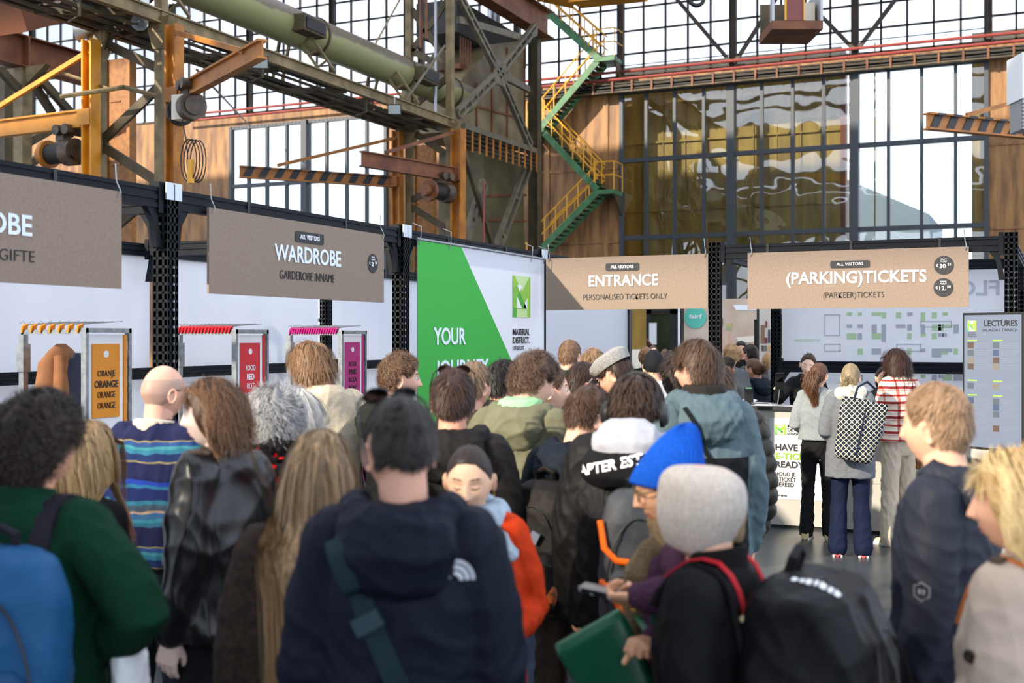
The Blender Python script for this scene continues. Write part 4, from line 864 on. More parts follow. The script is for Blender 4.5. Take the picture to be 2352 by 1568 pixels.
# ================================================================== people: builders
def np_mesh(name, v, quads, smooth=True, attr=None, mi=None):
    me = bpy.data.meshes.new(name); v = np.asarray(v, np.float32); q = np.asarray(quads, np.int32)
    me.vertices.add(len(v)); me.vertices.foreach_set('co', v.ravel())
    k = q.shape[1]; me.loops.add(q.size); me.loops.foreach_set('vertex_index', q.ravel())
    me.polygons.add(len(q)); me.polygons.foreach_set('loop_start', np.arange(0, q.size, k, dtype=np.int32))
    me.polygons.foreach_set('loop_total', np.full(len(q), k, np.int32))
    if smooth: me.polygons.foreach_set('use_smooth', np.ones(len(q), bool))
    if mi is not None: me.polygons.foreach_set('material_index', np.asarray(mi, np.int32))
    me.update(calc_edges=True)
    if attr is not None:
        a = me.attributes.new('tone', 'FLOAT', 'POINT'); a.data.foreach_set('value', np.asarray(attr, np.float32))
    return me
def get_np(me):
    v = np.empty(len(me.vertices)*3, np.float32); me.vertices.foreach_get('co', v); return v.reshape(-1, 3)
def remesh(mb, voxel, smooth=4, fac=.6):
    me = rmesh('tmp', mb.v, mb.f, smooth=False)
    bm = bmesh.new(); bm.from_mesh(me); bmesh.ops.recalc_face_normals(bm, faces=bm.faces); bm.to_mesh(me); bm.free()
    o = bpy.data.objects.new('tmp', me); COL.objects.link(o)
    r = o.modifiers.new('r', 'REMESH'); r.mode = 'VOXEL'; r.voxel_size = voxel; r.use_smooth_shade = True
    if smooth: s = o.modifiers.new('s', 'SMOOTH'); s.iterations = smooth; s.factor = fac
    dg = bpy.context.evaluated_depsgraph_get(); dg.update()
    out = bpy.data.meshes.new_from_object(o.evaluated_get(dg)); bpy.data.objects.remove(o); bpy.data.meshes.remove(me)
    return out
def normals(me):
    n = np.empty(len(me.vertices)*3, np.float32); me.vertex_normals.foreach_get('vector', n); return n.reshape(-1, 3)
def wrinkle(me, amp, freq=14, seed=0, puffer=0, zs=None, drape=1.0):
    """cloth folds: sums of warped sines along the normal; puffer = quilt height"""
    if not amp and not puffer: return me
    v = get_np(me); n = normals(me); rng = np.random.default_rng(seed); d = np.zeros(len(v))
    wv = v + .035*np.sin(v[:, [1, 2, 0]]*np.array([19, 13, 23]) + rng.uniform(0, 6, 3))
    for i in range(6):
        k = rng.normal(size=3); k[2] *= .75; k /= np.linalg.norm(k); f = freq*rng.uniform(.6, 2.2); s = np.sin(wv@k*f*2+rng.uniform(0, 6))
        d += (1-np.abs(s))**2*rng.uniform(.5, 1)-.3
    d *= amp*.55
    if puffer: d += puffer*(np.abs(np.sin(v[:, 2]*math.pi/.085))**.55-.6)
    v = v + n*d[:, None]; me.vertices.foreach_set('co', v.astype(np.float32).ravel()); me.update(); return me
def loft(mb, rings, n=24, e=2.2):
    """closed loft through rings (x,y,z,rx,ry)"""
    vs = []; fs = []
    for (x, y, z, rx, ry) in rings:
        for i in range(n):
            a = 2*math.pi*i/n; c, s = math.cos(a), math.sin(a)
            vs.append((x+rx*math.copysign(abs(c)**(2/e), c), y+ry*math.copysign(abs(s)**(2/e), s), z))
    k = len(rings)
    for i in range(k-1):
        for j in range(n): fs.append((i*n+j, i*n+(j+1) % n, (i+1)*n+(j+1) % n, (i+1)*n+j))
    fs += [tuple(range(n-1, -1, -1)), tuple(range((k-1)*n, k*n))]
    return mb.add(vs, fs)
def chain(mb, pts, rad, n=14, sub=3):
    """smooth round limb through points with radii; rounded ends"""
    P = []; Q = []
    for i in range(len(pts)-1):
        for j in range(sub):
            t = j/sub; P.append(Vector(pts[i]).lerp(Vector(pts[i+1]), t)); Q.append(rad[i]*(1-t)+rad[i+1]*t)
    P.append(Vector(pts[-1])); Q.append(rad[-1])
    mb.path(P, Q, n)
    mb.sph(P[0], Q[0], 10, 6); mb.sph(P[-1], Q[-1], 10, 6); return mb
# ------------------------------------------------------------------ head
AX = np.array([.0765, .097, .117])
def skull(u):
    p = u*AX; s = np.clip(-u[:, 2], 0, 1)
    p[:, 0] *= 1-.24*s**1.3; b = u[:, 1] < 0
    p[b, 1] *= (1.03-.42*s[b]); f = ~b; p[f, 1] *= 1-.06*s[f]
    return p
def G(d, s): return np.exp(-(d/s)**2)
def face_shape(p, fem):
    x, y, z = p[:, 0], p[:, 1], p[:, 2]; q = p.copy(); fr = np.clip((y-.02)/.05, 0, 1)
    d = np.zeros(len(p)); ax = np.abs(x)
    nw = .0085+.006*np.clip((.02-z)/.05, 0, 1)
    nose = np.where(z > -.033, np.clip((.024-z)/.057, 0, 1)**1.1, np.clip(1-(-.033-z)/.010, 0, 1))
    d += .027*nose*G(x, nw) + .005*G(ax-.013, .007)*G(z+.031, .008)
    d += -.0105*G(ax-.031, .017)*G(z-.006, .013)*1.0 + .0045*G(z-.026, .009)*G(ax-.026, .03)*(.6 if fem else 1.2)
    d += .006*G(ax-.042, .02)*G(z+.028, .02)
    d += .0075*G(x, .021)*G(z+.0575, .006)+.008*G(x, .018)*G(z+.0705, .0065)-.004*G(x, .022)*G(z+.064, .0028)
    d += -.004*G(x, .03)*G(z+.083, .007)+.010*G(x, .024)*G(z+.101, .015)
    d += .006*G(ax-.031, .011)*G(z-.004, .008)
    q[:, 1] += d*fr
    jaw = np.clip((-z-.035)/.06, 0, 1)*np.clip((y+.02)/.06, 0, 1); q[:, 0] *= 1-(.10 if fem else .02)*jaw
    return q
def sphere_grid(nu, nv, k=.35):
    a = np.linspace(0, 2*np.pi, nu, endpoint=False); a = a - k*np.sin(a)
    e = np.linspace(-np.pi/2+.02, np.pi/2-.02, nv); A, Ee = np.meshgrid(a, e)
    u = np.stack([np.sin(A)*np.cos(Ee), np.cos(A)*np.cos(Ee), np.sin(Ee)], -1).reshape(-1, 3)
    f = [(i*nu+j, i*nu+(j+1) % nu, (i+1)*nu+(j+1) % nu, (i+1)*nu+j) for i in range(nv-1) for j in range(nu)]
    return u, f
_HT = {}
def head_template(fem, res):
    key = (fem, res)
    if key in _HT: return _HT[key]
    nu, nv = {3: (120, 96), 2: (72, 56), 1: (32, 26)}[res]
    u, f = sphere_grid(nu, nv); p = face_shape(skull(u), fem); mb = MB()
    mb.add(p.tolist(), f+[tuple(range(nu-1, -1, -1)), tuple(range((nv-1)*nu, nv*nu))])
    nr = .049 if fem else .058
    loft(mb, [(0, -.022, -.03, nr*.9, nr*1.0), (0, -.025, -.09, nr*.96, nr*1.05), (0, -.035, -.15, nr, nr*1.08), (0, -.04, -.19, nr*1.25, nr*1.15), (0, -.04, -.23, nr*1.7, nr*1.3)], 24)
    for s in (-1, 1):
        q = Euler((R(-12), 0, s*R(-22))).to_matrix(); c = Vector((s*.0765, -.012, -.012)); m2 = MB()
        rim = [(.001, .004), (.010, .004), (.0165, .010), (.0195, .011), (.0205, .006), (.016, -.004), (.008, -.010)]
        m2.lathe((0, 0, 0), rim, 18, ax=(s, 0, 0), sx=1.0, sy=1.0)
        mb.add([c+q@Vector((v[0], v[1]*.95*(1-.25*(v[2] < 0)*abs(v[2])/.03), v[2]*1.65)) for v in m2.v], m2.f)
    me = remesh(mb, {3: .0032, 2: .0052, 1: .010}[res], {3: 2, 2: 1, 1: 1}[res], .5)
    v = get_np(me).copy(); q = np.array([list(pp.vertices) for pp in me.polygons if len(pp.vertices) == 4]); bpy.data.meshes.remove(me)
    _HT[key] = (v, q); return _HT[key]
def rot_np(M): return np.array(M.to_3x3(), np.float64)
def head_xf(v, P):
    """head-local points -> body frame, neck blended"""
    piv = np.array([0, -.03, -.135]); Rm = P['Rh']; s = P['hs']
    w = np.clip((v[:, 2]+.17)/.09, 0, 1); w = w*w*(3-2*w)
    a = (v-piv)*s; r = a@Rm.T; out = a*(1-w[:, None])+r*w[:, None]
    return out + P['pivot']
def hx(pt, P):
    a = (np.array(pt)-np.array([0, -.03, -.135]))*P['hs']; return Vector(P['Rh']@a + P['pivot'])
# ------------------------------------------------------------------ hands (local: wrist at 0, fingers along +y, palm faces -z, thumb at +x)
_HAND = {}
def hand_template(pose, res=2):
    key = (pose, res)
    if key in _HAND: return _HAND[key]
    mb = MB()
    loft_y = [(0, -.03, .024, .019), (0, .0, .026, .018), (0, .03, .036, .016), (0, .07, .042, .014), (-.001, .092, .04, .012)]
    vs = []; n = 16
    for (x, y, rx, rz) in loft_y:
        for i in range(n): a = 2*math.pi*i/n; vs.append((x+rx*math.cos(a), y, rz*math.sin(a)))
    fs = [(i*n+j, i*n+(j+1) % n, (i+1)*n+(j+1) % n, (i+1)*n+j) for i in range(len(loft_y)-1) for j in range(n)]+[tuple(range(n-1, -1, -1)), tuple(range((len(loft_y)-1)*n, len(loft_y)*n))]
    mb.add(vs, fs)
    curl = {'relaxed': (18, 28, 18), 'grip': (48, 62, 38), 'fist': (80, 90, 50), 'flat': (6, 8, 6)}[pose]
    for i, (x, l, r) in enumerate(((.030, .072, .0088), (.0105, .08, .0092), (-.0105, .075, .0088), (-.030, .058, .0078))):
        p = Vector((x, .088-.004*abs(i-1), 0)); pts = [p-Vector((0, .02, 0)), p]; a = 0; spread = R((-5, -1, 3, 7)[i])
        for seg, c in zip((.45, .31, .24), curl):
            a += R(c+i*3); d = Vector((-math.sin(spread), math.cos(a), -math.sin(a))); d.normalize(); pts.append(pts[-1]+d*l*seg)
        chain(mb, pts, [r*1.05, r*1.05, r, r*.93, r*.8], 10, 2)
    tc = {'relaxed': (.5, .8, -.35), 'grip': (.55, .65, -.75), 'fist': (.25, .75, -.8), 'flat': (.75, .65, -.1)}[pose]
    p = Vector((.026, .022, -.006)); d = Vector(tc).normalized(); d2 = (d+Vector((-.35, .35, -.1))).normalized()
    chain(mb, [p, p+d*.038, p+d*.038+d2*.03, p+d*.038+d2*.055], [.015, .0125, .0105, .009], 10, 2)
    me = remesh(mb, .0034 if res > 1 else .006, 2, .5); v = get_np(me).copy(); q = np.array([list(pp.vertices) for pp in me.polygons if len(pp.vertices) == 4]); bpy.data.meshes.remove(me)
    _HAND[key] = (v, q); return _HAND[key]
# ------------------------------------------------------------------ hair
def hair_mat(c1, c2, rough=.5):
    key = f'hair_{c1}_{c2}'
    if key in _M: return _M[key]
    m = bpy.data.materials.new(key); m.use_nodes = True; nt = m.node_tree; N = nt.nodes; L = nt.links; b = N['Principled BSDF']
    b.inputs['Roughness'].default_value = rough; b.inputs['Specular IOR Level'].default_value = .3
    a = N.new('ShaderNodeAttribute'); a.attribute_name = 'tone'; r = N.new('ShaderNodeValToRGB')
    gm = lambda c: (lambda q: tuple(x*.8+.2*(q[0]*.3+q[1]*.6+q[2]*.1) for x in q[:3])+(1,))(lin(c))
    r.color_ramp.elements[0].color = gm(c1); r.color_ramp.elements[1].color = gm(c2)
    L.new(a.outputs['Fac'], r.inputs[0]); L.new(r.outputs[0], b.inputs['Base Color']); _M[key] = m; return m
def hairline(az, st):
    d = np.degrees(np.abs((az+np.pi) % (2*np.pi)-np.pi)); fr, ear, nape = st.get('front', 40), st.get('ear', 10), st.get('nape', -38)
    return np.radians(np.interp(d, [0, 30, 55, 75, 86, 98, 112, 135, 180], [fr, fr-3, fr-20, min(4, ear), ear, ear-2, min(ear-14, -22), nape+6, nape]))
def surf(az, el, off):
    u = np.stack([np.sin(az)*np.cos(el), np.cos(az)*np.cos(el), np.sin(el)], -1); p = skull(u); n = p/AX**2; n /= np.linalg.norm(n, axis=1)[:, None]
    return p+n*np.asarray(off).reshape(-1, 1), n
def make_hair(st, seed, res):
    """style dict -> (verts, quads, tone) in head space: a scalp cap plus thousands of tapered locks"""
    rng = np.random.default_rng(seed); T = st.get('thick', .02); nu, nv = (72, 26) if res > 1 else (36, 14)
    az = np.linspace(0, 2*np.pi, nu, endpoint=False); t = np.linspace(0, 1, nv); A, t2 = np.meshgrid(az, t); A = A.ravel(); t2 = t2.ravel(); hl = hairline(A, st)
    top_ = np.radians(st.get('bald', 89.4)); el = hl+(top_-hl)*t2; asym = 1+st.get('asym', 0)*np.sin(A)
    lump = 1+.28*np.sin(A*5+3*el+seed)*np.cos(el*4+seed)+.15*np.sin(A*11+seed)
    topw = st.get('topw', 1.0); th = T*(np.clip(t2*6, 0, 1)**.7)*(1 if 'bald' not in st else np.clip((1-t2)*4, 0, 1))*lump*asym*np.where(el > .5, topw, 1)*.72
    V0, _ = surf(A, el, th+.001); Q0 = np.array([(i*nu+j, i*nu+(j+1) % nu, (i+1)*nu+(j+1) % nu, (i+1)*nu+j) for i in range(nv-1) for j in range(nu)])
    tone0 = np.full(len(V0), .25)
    n = int(st.get('n', 2600)*(1 if res > 2 else .62 if res == 2 else .22)); L = st.get('len', .05); k = st.get('seg', 6)
    if n == 0: return V0, Q0, tone0
    a = rng.uniform(-np.pi, np.pi, n*2); s = rng.uniform(-.75, 1, n*2); e = np.arcsin(s); ok = e > hairline(a, st)+.02; a, e = a[ok][:n], e[ok][:n]; n = len(a)
    frac = np.clip((e-hairline(a, st))/.6, 0, 1)
    base = T*(.55*np.clip(frac*3, 0, 1)+.06)*np.where(e > .5, topw, 1)
    p, nr = surf(a, e, base*rng.uniform(.55, 1.25, n))
    c = np.array(st.get('crown', (.15, -.62, .77))); c = c/np.linalg.norm(c)
    tg = (nr@c)[:, None]*nr-c; tg /= np.linalg.norm(tg, axis=1)[:, None]+1e-6
    dn = np.array([0, 0, -1.0]); dt = dn-(nr@dn)[:, None]*nr; dt /= np.linalg.norm(dt, axis=1)[:, None]+1e-6
    flow = tg*st.get('rad', 1.0)+dt*st.get('down', .4)+np.array(st.get('sweep', (0, 0, 0)))
    tie = st.get('tie')
    if tie is not None: tv = np.array(tie)-p; flow = tv/np.linalg.norm(tv, axis=1)[:, None]
    if L > .12 and tie is None: fw = np.clip((nr[:, 1]+.1)/.5, 0, 1); flow = flow+fw[:, None]*np.stack([np.where(nr[:, 0] >= st.get('part', 0)*8, 1, -1)*1.6, -.3+0*fw, .1+0*fw], 1)*st.get('side', 1)
    flow = flow-(flow*nr).sum(1)[:, None]*nr; flow /= np.linalg.norm(flow, axis=1)[:, None]+1e-6
    lift = st.get('lift', .25); d = flow+nr*(lift*rng.uniform(.2, 1.5, n))[:, None]+rng.normal(0, st.get('mess', .16), (n, 3)); d /= np.linalg.norm(d, axis=1)[:, None]
    ln = L*rng.uniform(.6, 1.15, n)
    if tie is not None: ln = np.minimum(np.linalg.norm(np.array(tie)-p, axis=1)*1.08, .3)
    else: ln = ln*np.clip(st.get('short_edge', .55)+frac*(1-st.get('short_edge', .55)), 0, 1)
    bang = (nr[:, 1] > .52) & (np.abs(nr[:, 0]) < .75) & (nr[:, 2] < .93) & bool(st.get('bangs')); ln = np.where(bang, st.get('bangs', 0)*rng.uniform(.7, 1.1, n), ln)
    if st.get('bangs'): bd = dt*.9+np.array([.25, 0, 0])+nr*.12; d = np.where(bang[:, None], bd/np.linalg.norm(bd, axis=1)[:, None], d)
    curl = st.get('curl', 0); ph = rng.uniform(0, 6.28, n); om = st.get('om', 60)*rng.uniform(.8, 1.25, n); pts = [p.copy()]; x = p.copy(); grav = st.get('grav', .12)
    e1 = np.cross(d, nr); e1 /= np.linalg.norm(e1, axis=1)[:, None]+1e-6; acc = np.zeros(n)
    ax2 = AX+T*.5; keep = st.get('keep', 1)
    clump = np.floor(a*st.get('clump', 9))+np.floor(e*9)*31; ck = np.sin(clump*12.9898)*43758.5453; ck = ck-np.floor(ck)
    for j in range(1, k):
        sl = ln/(k-1); dd = d+np.array([0, 0, -grav*j])
        if tie is not None: tv = np.array(tie)-x; dd = .45*d+tv/(np.linalg.norm(tv, axis=1)[:, None]+1e-6)
        if curl: dd = dd+curl*(np.cos(ph*.25+ck*6.28+om*acc)[:, None]*e1+np.sin(ph*.25+ck*6.28+om*acc)[:, None]*nr)
        dd /= np.linalg.norm(dd, axis=1)[:, None]; x = x+dd*sl[:, None]; acc += sl
        q = x/ax2; r = np.sqrt((q**2).sum(1)); ins = (r < 1) & (x[:, 2] > -.085)
        if keep: x[ins] = x[ins]/r[ins][:, None]
        rm = 1+(T*1.15+.010)/.1; far_ = (r > rm) & (x[:, 2] > -.05); x[far_] *= (rm/r[far_])[:, None]
        lo_ = x[:, 2] < -.085
        if L > .12 and tie is None:
            ff = (x[:, 1] > .0) & (x[:, 2] < st.get('open', .055)) & (x[:, 2] > -.13); xm = .074*np.clip((x[:, 1]+.03)/.06, 0, 1)*st.get('gap', 1.0); sg = np.where(x[:, 0] >= st.get('part', 0), 1, -1)
            bh_ = st.get('behind')
            if bh_ is not None: m_ = (x[:, 2] < st.get('open', .055)+.06) & (x[:, 1] > bh_) & ~bang; x[m_, 1] -= .42*(x[m_, 1]-bh_)
            push = ff & ~bang & (np.abs(x[:, 0]) < xm); x[push, 0] = sg[push]*xm[push]
        if L > .12 and tie is None:
            rr = np.hypot(x[:, 0], x[:, 1]+.02); m_ = lo_ & (rr < .075); x[m_, 0] *= .075/rr[m_]; x[m_, 1] = (x[m_, 1]+.02)*.075/rr[m_]-.02
            yb = np.interp(-x[:, 2], [.1, .17, .24, .4, .7], np.array([.06, .11, .15, .165, .16])+np.array([0, 1.5, 1.3, 1, 1])*st.get('back', 0)); bk = lo_ & (x[:, 1] < .02) & (np.abs(x[:, 0]) < .2); x[bk, 1] = np.minimum(x[bk, 1], -yb[bk]+.05*np.abs(x[bk, 0])/.2+rng.normal(0, .006, bk.sum()))
            fb = lo_ & (x[:, 1] >= .02); x[fb, 1] = np.maximum(x[fb, 1], np.interp(-x[fb, 2], [.1, .2, .3], [.03, .09, .13]))
        if j < k-1 or True: pts.append(x.copy())
        d = d*.75+dd*.25
        if st.get('follow'): d = d*.5+np.array([0, 0, -.5])
    if tie is not None and st.get('tail'):
        tl, tr, tcurl = st['tail']; m2 = int(n*.35); q0 = np.array(tie)+rng.normal(0, .012, (m2, 3)); td = np.array(st.get('tdir', (0, -.6, -.6))); P2 = [q0]; rad = rng.normal(0, 1, (m2, 3)); 
        for j in range(1, k): f_ = j/(k-1); td2 = td*(1-f_)+np.array([0, -.05, -1])*f_; P2.append(q0+td2*tl*f_+rad*tr*math.sin(math.pi*min(.92, f_+.12))*.55+tcurl*np.sin(f_*9+ph[:m2])[:, None]*.01)
        pts = [np.concatenate([A_, B_]) for A_, B_ in zip(pts, P2)]; nr = np.concatenate([nr, np.tile(np.array([0, -1.0, .2]), (m2, 1))]); ck = np.concatenate([ck, rng.uniform(0, 1, m2)]); n += m2
    P_ = np.stack(pts, 1); tgv = np.gradient(P_, axis=1); out = P_-np.array([0, -.02, -.02]); out = out/(np.linalg.norm(out, axis=2)[..., None]+1e-6)
    out = out*.6+nr[:, None, :]*.4; side = np.cross(tgv, out); side /= np.linalg.norm(side, axis=2)[..., None]+1e-6
    wd = st.get('w', .0016)*(1.6 if res < 2 else 1)*np.linspace(1, .35, k)[None, :, None]*rng.uniform(.7, 1.4, n)[:, None, None]
    VL = np.stack([P_-side*wd, P_+side*wd], 2).reshape(-1, 3)
    bi = (np.arange(n)*k*2)[:, None]+(np.arange(k-1)*2)[None, :]; bi = bi.ravel(); Q1 = np.stack([bi, bi+1, bi+3, bi+2], 1)+len(V0)
    tv = np.clip(ck*.55+rng.uniform(0, .45, n), 0, 1); tone1 = np.repeat(np.clip(tv[:, None]*.9+np.linspace(0, st.get('tip', .1), k)[None, :], 0, 1), 2, axis=1).ravel()
    return np.concatenate([V0, VL]), np.concatenate([Q0, Q1]), np.concatenate([tone0, tone1])
# ------------------------------------------------------------------ person
SKIN = {}
def skin_mats(c):
    if c not in SKIN:
        m = mat('skin_'+c, c, .5, spec=.3); b = m.node_tree.nodes['Principled BSDF']; b.inputs['Subsurface Weight'].default_value = .12; b.inputs['Subsurface Radius'].default_value = (.012, .005, .003); b.inputs['Subsurface Scale'].default_value = .5
        rgb = lin(c); lip = mat('lip_'+c, (rgb[0]*.78, rgb[1]*.48, rgb[2]*.5), .4)
        SKIN[c] = (m, lip)
    return SKIN[c]
BROW = mat('brow_hair', '3a2a20', .7); LASH = mat('lash_line', '1d1512', .6); EYEW = mat('eye_white', 'e9e4df', .25); IRIS = mat('eye_iris', '3b2a1e', .15); GUM = mat('teeth', 'efe9df', .3)
SHOE_W = mat('white_shoe', 'd9d4cb', .6); SHOE_B = mat('black_shoe', '1b1b1c', .5)
def dirv(a): v = Vector(a); v.normalize(); return v
ARMS = {'down': ((.16, -.04, -1), (.05, .22, -1)), 'hold': ((.14, .12, -1), (-.45, .85, .15)), 'pocket': ((.30, -.12, -1), (-.12, .45, -.9)), 'up': ((.25, .5, -.8), (-.1, .8, .75)),
        'bent': ((.22, -.15, -1), (-.25, .9, -.25)), 'hip': ((.85, -.25, -1), (-.75, .5, -.5)), 'out': ((.6, .35, -.75), (.15, .95, .1))}
NP = [0]
def person(label, head, d, yaw, fem=False, hy=0, pitch=0, roll=0, skin='e2b394', hair=None, top=None, hood=None, collar=None, legs='2b2d33', arms=('down', 'down'), res=2,
           fit=.03, hem=.47, sh=1.0, wr=.0065, puffer=0, flare=0, lean=0, shoes=None, vox=None, eyes=None, hands=('relaxed', 'relaxed'), z=None, sleeve=1.0, group=None, lips=True, seed=None, legm=None, hairname='hair', wide=1.0, hooddown=1.0, wf=14, palm=None, topname='jacket', hscale=1.0, cuff=None):
    """head = pixel of the head centre, d = depth; yaw 0 looks away, +90 to the right, 180 to the camera"""
    NP[0] += 1; seed = NP[0] if seed is None else seed
    hc = atd(head[0], head[1], d); hs = (.955 if fem else 1.0)*hscale
    yb = TH-R(yaw); Rh = rot_np((Matrix.Rotation(R(-hy), 3, 'Z') @ Matrix.Rotation(R(-pitch), 3, 'X') @ Matrix.Rotation(R(roll), 3, 'Y')))
    off = Rh@(np.array([0, .03, .135])*hs); k = (hc.z-off[2])/(.853*1.75); H = 1.75*k
    pivot = np.array([0, lean, .853*H]); P = dict(Rh=Rh, hs=hs, pivot=pivot, k=k, fem=fem, H=H, yaw=yb)
    q = Matrix.Rotation(yb, 3, 'Z'); hl = q@Vector((off[0], off[1]+lean, 0)); root = Vector((hc.x-hl.x, hc.y-hl.y, 0)); P['root'] = root
    sx = (.148 if fem else .167)*k*sh; P['sx'] = sx
    S_ = lambda s: Vector((s*sx, lean*.9-.01, 1.43*k))
    el = {}; wr_ = {}
    for s, nm in ((-1, arms[0]), (1, arms[1])):
        if nm[0] == 'at':
            t_ = Matrix.Rotation(-yb, 3, 'Z') @ (atd(*nm[1:4])-root); v_ = t_-S_(s); D_ = min(v_.length, .54*k); v_.normalize(); A1, A2 = .30*k, .245*k; ca = max(-1, min(1, (A1*A1+D_*D_-A2*A2)/(2*A1*D_)))
            pole = Vector(nm[4] if len(nm) > 4 else (s*.4, -.3, -1)); pole = (pole-v_*pole.dot(v_)).normalized(); e_ = S_(s)+v_*A1*ca+pole*A1*math.sqrt(1-ca*ca); el[s] = e_; wr_[s] = S_(s)+v_*D_; P['hd%d' % s] = (wr_[s]-e_).normalized(); continue
        a, b = ARMS[nm] if isinstance(nm, str) else nm; a = dirv((a[0]*s, a[1], a[2])); b = dirv((b[0]*s, b[1], b[2]))
        el[s] = S_(s)+a*.30*k; wr_[s] = el[s]+b*.245*k; P['hd%d' % s] = b
    P['el'], P['wr'] = el, wr_
    # ---- body
    hv, hq = head_template(fem, res); V_ = [head_xf(hv, P)]; Q_ = [hq]; nh = len(hv); MI = []
    c = hv[hq].mean(1); mi = np.zeros(len(hq), int)
    if lips:
        fr = c[:, 1] > .06
        mi[fr & (np.abs(c[:, 0]) < .021-.25*np.abs(c[:, 2]+.064)) & (np.abs(c[:, 2]+.064) < .0115)] = 1
        br = .031-9*(np.abs(c[:, 0])-.030)**2; mi[fr & (np.abs(c[:, 2]-br) < (.0024 if fem else .0036)) & (np.abs(np.abs(c[:, 0])-.029) < .018)] = 2
        if eyes == 'closed': ly = .002-.007*np.cos((np.abs(c[:, 0])-.031)*100); mi[fr & (np.abs(c[:, 2]-ly) < .0022) & (np.abs(np.abs(c[:, 0])-.031) < .014)] = 3
        if eyes == 'smile': mi[fr & (np.abs(c[:, 0]) < .02) & (np.abs(c[:, 2]+.0645-.004*(c[:, 0]/.02)**2) < .003)] = 4
    MI.append(mi); bm_ = MB(); kb = k
    loft(bm_, [(0, lean*.4, .80*k, .12*k, .09*k), (0, lean*.4, .93*k, .165*k, .11*k), (0, lean*.5, 1.08*k, .135*k, .095*k), (0, lean*.8, 1.28*k, .16*k, .11*k), (0, lean, 1.41*k, sx*.95, .09*k), (0, lean, 1.46*k, .09*k, .07*k), (0, lean, 1.5*k, .05*k, .05*k)], 18)
    for s in (-1, 1):
        chain(bm_, [S_(s), el[s], wr_[s]], [.05*k, .04*k, .027*k], 10, 2)
        chain(bm_, [(s*.085*k, lean*.3, .9*k), (s*.10*k, .01, .49*k), (s*.11*k, -.02, .08*k)], [.08*k, .055*k, .04*k], 10, 2); chain(bm_, [(s*.11*k, -.03, .045), (s*.12*k, .14*k, .035)], [.035, .03], 8, 2)
    me = remesh(bm_, .022, 1); bv = get_np(me); bq = np.array([list(p.vertices) for p in me.polygons if len(p.vertices) == 4]); bpy.data.meshes.remove(me)
    Q_.append(bq+nh); V_.append(bv); MI.append(np.zeros(len(bq), int)); n0 = nh+len(bv)
    for s in (-1, 1):
        tv, tq = hand_template(hands[0 if s < 0 else 1], res); tv = tv*k*1.0
        if s < 0: tv = tv*np.array([-1, 1, 1]); tq = tq[:, ::-1]
        y = P['hd%d' % s]; up = Vector(palm[s]) if palm and s in palm else Vector((s*1.0, -.3, .25)) if y.z < -.5 else Vector((0, -.25, 1))
        x = y.cross(up).normalized(); zz = x.cross(y); M = np.array(Matrix((x, y, zz)).transposed())
        V_.append(tv@M.T+np.array(wr_[s])); Q_.append(tq+n0); n0 += len(tv); MI.append(np.zeros(len(tq), int))
    me = np_mesh('person', np.concatenate(V_), np.concatenate(Q_), mi=np.concatenate(MI))
    sk, lp_ = skin_mats(skin); o = link('person', me, [sk, lp_, BROW, LASH, GUM]); o.location = root; o.rotation_euler.z = yb
    props(o, label, 'person', group); P['o'] = o
    def part(name, me, m, lab=None):
        c = link(name, me, m, o)
        if lab: c['label'] = lab
        return c
    P['part'] = part
    if eyes == 'open':
        for s in (-1, 1):
            m = MB(); m.sph((0, 0, 0), .0125, 14, 10); e_ = [hx((s*.031+v[0], .0775+v[1], .004+v[2]), P) for v in m.v]; part('eye', rmesh('eye', e_, m.f), EYEW)
            m = MB().lathe((0, 0, 0), [(.0058, 0), (.004, .0015), (.0005, .002)], 12, ax=(0, 1, 0)); e_ = [hx((s*.031+v[0], .0895+v[1], .003+v[2]), P) for v in m.v]; part('iris', rmesh('iris', e_, m.f), IRIS)
            m = MB().path([(s*.031-.014, .086, .006), (s*.031, .0915, .0125), (s*.031+.014, .086, .006)], .0016, 5); e_ = [hx(v, P) for v in m.v]; part('eyelash', rmesh('eyelash', e_, m.f), LASH)
    if hair:
        st = dict(HAIR[hair[0]]); st.update(hair[3] if len(hair) > 3 else {}); v, qd, tn = make_hair(st, seed, res)
        nc = head_xf_hair(v, P); part(hairname, np_mesh('hair', nc, qd, attr=tn), hair_mat(hair[1], hair[2]))
    # ---- clothes
    vx = vox or {3: .0095, 2: .013, 1: .022}[res]
    if top is not None:
        m = MB(); f = fit; hz = hem*H; w_ = wide
        rings = [(0, lean*.4, hz, (.168+f+flare)*k*w_, (.115+f+flare*.8)*k), (0, lean*.4, max(hz+.04, .93*k), (.165+f)*k*w_, (.115+f)*k), (0, lean*.55, 1.1*k, (.148+f)*k*w_, (.105+f)*k), (0, lean*.8, 1.28*k, (.168+f*.9)*k*w_, (.117+f*.8)*k),
                 (0, lean*.95, 1.405*k, (sx/k+.010+f*.3)*k, (.105+f*.5)*k), (0, lean-.012, 1.457*k, (sx/k-.035)*k, (.096+f*.4)*k), (0, lean-.02, 1.487*k, .108*k, .095*k), (0, lean-.022, 1.522*k, .074*k, .074*k)]
        if hz > .93*k: rings.pop(1)
        loft(m, rings, 28, 2.4)
        for s in (-1, 1):
            r0 = .060+f*.55; a, b, c = S_(s), el[s], wr_[s]; cf = b.lerp(c, .97*sleeve)
            chain(m, [a+Vector((-s*.02, 0, -.01)), a.lerp(b, .55), b, b.lerp(cf, .5), cf], [r0*k*1.08, r0*k, (r0-.008)*k, (r0-.012)*k, (.036+f*.35)*k], 16, 2)
        me = remesh(m, vx, 5, .6); wrinkle(me, wr, wf, seed=seed, puffer=puffer); P['jk'] = part(topname, me, top)
